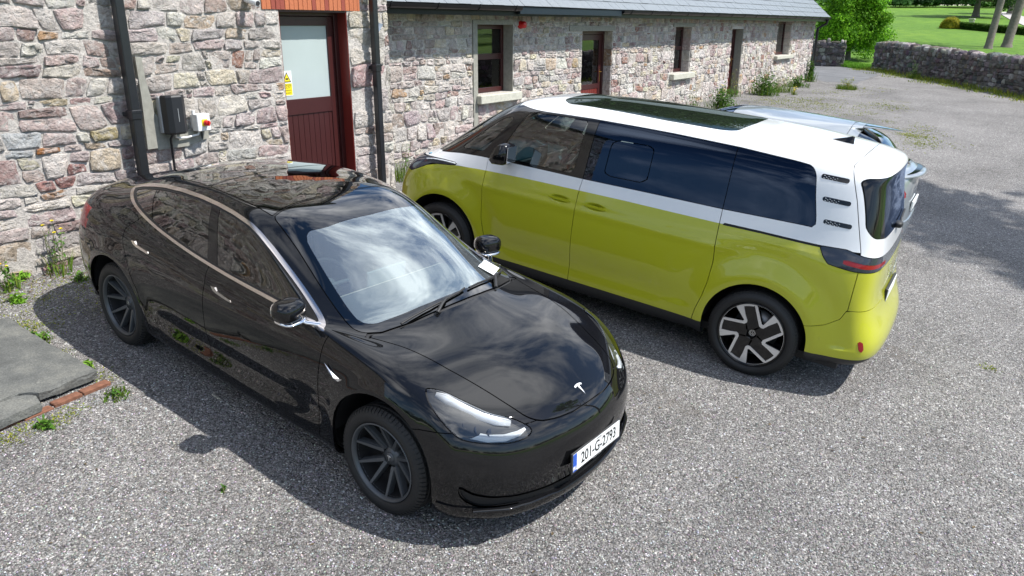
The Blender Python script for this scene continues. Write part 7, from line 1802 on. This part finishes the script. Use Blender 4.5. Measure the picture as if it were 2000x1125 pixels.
# loose pebbles that stand proud of the gravel near the camera
pv, pf, pc = [], [], []; k = 0
ico = np.array([(0, 0, 1), (.89, 0, .45), (.28, .85, .45), (-.72, .53, .45), (-.72, -.53, .45), (.28, -.85, .45), (.72, .53, -.3), (-.28, .85, -.3), (-.89, 0, -.3), (-.28, -.85, -.3), (.72, -.53, -.3)])
icf = [(0, 1, 2), (0, 2, 3), (0, 3, 4), (0, 4, 5), (0, 5, 1), (1, 6, 2), (2, 6, 7), (2, 7, 3), (3, 7, 8), (3, 8, 4), (4, 8, 9), (4, 9, 5), (5, 9, 10), (5, 10, 1), (1, 10, 6)]
nP = 60000; px = rngM.uniform(-40, 2040, nP*2); py = rngM.uniform(150, 1140, nP*2)
rays = np.stack([(px-1000)/F_PX, (py-562.5)/F_PX, np.ones(nP*2)], 1)@MW
gn = np.array([0, -.1039, .9946]); tt = -((np.array([0, 0, CAM_H])@gn)-.0168*gn[2]*1.0)/(rays@gn); ok = (tt > 0) & (tt < 16); H_ = np.array([0, 0, CAM_H])+rays[ok]*tt[ok][:, None]
H_ = H_[(H_[:, 1] < 7.35) & (H_[:, 0] < 14)][:nP]; H_ += np.column_stack([rngM.normal(0, .02, (len(H_), 2)), np.zeros(len(H_))]); H_[:, 2] = ground_z(H_[:, 0], H_[:, 1])+.007
m = len(H_); s = rngM.uniform(.003, .0068, (m, 1, 1)); ang = rngM.uniform(0, 6.28, m); sh = rngM.uniform(.6, 1.25, (m, 1, 3))*np.array([1, 1, .7])
J = ico[None]*(1+rngM.normal(0, .14, (m, 11, 1)))*sh*s; ca, sa = np.cos(ang)[:, None], np.sin(ang)[:, None]; JX = J[..., 0]*ca-J[..., 1]*sa; JY = J[..., 0]*sa+J[..., 1]*ca
V_ = np.stack([JX, JY, J[..., 2]], 2)+H_[:, None, :]+np.array([0, 0, .001]); F_ = (np.array(icf)[None]+np.arange(m)[:, None, None]*11).reshape(-1, 3)
me = bpy.data.meshes.new('loose_pebbles'); me.vertices.add(m*11); me.vertices.foreach_set('co', V_.ravel()); me.loops.add(len(F_)*3); me.loops.foreach_set('vertex_index', F_.ravel()); me.polygons.add(len(F_)); me.polygons.foreach_set('loop_start', np.arange(0, len(F_)*3, 3)); me.polygons.foreach_set('loop_total', np.full(len(F_), 3)); me.update(calc_edges=True)
g = rngM.choice([.09, .16, .22, .30, .42, .58], m, p=[.14, .26, .26, .18, .11, .05])[:, None]*np.array([1, .965, .955])*rngM.uniform(.85, 1.15, (m, 3)); set_col(me, np.repeat(g, 45, 0))
qm = NT('pebbles'); at = qm.n('ShaderNodeAttribute', attribute_name='col').outputs['Color']; qm.set(col=at, rough=.8, spec=.3)
tag(link('loose_pebbles', me, None, qm.m), kind='stuff')

# a tall tree beyond the right edge of the view; its thin crown dapples the yard
_sx, _sy = gp(1925, 450); _h = 17.; tree('tall_tree', 'tall thin tree standing beyond the right edge of the yard', _sx+_h*SUN[0]/SUN[2], _sy+_h*SUN[1]/SUN[2], 14, .25, (0, 0, 16.5), (3.4, 3.0, 2.6), 5600, .15, G1, 61, clumps=44)
b = MB()
for i in range(420):
    x, y = rngM.uniform(.5, 16), rngM.uniform(-1.5, 7.2); z = float(ground_z(x, y))+.012; a = rngM.uniform(0, 6.28); l = rngM.uniform(.006, .02); c, s_ = math.cos(a)*l, math.sin(a)*l; b.add([(x-c, y-s_, z), (x+s_*.5, y-c*.5, z+.004), (x+c, y+s_, z+.002), (x-s_*.5, y+c*.5, z+.005)], [(0, 1, 2, 3)])
tag(b.build('leaf_litter', simple('dry leaf', (.10, .07, .035), .8, var=.5, bs=3), None), kind='stuff')
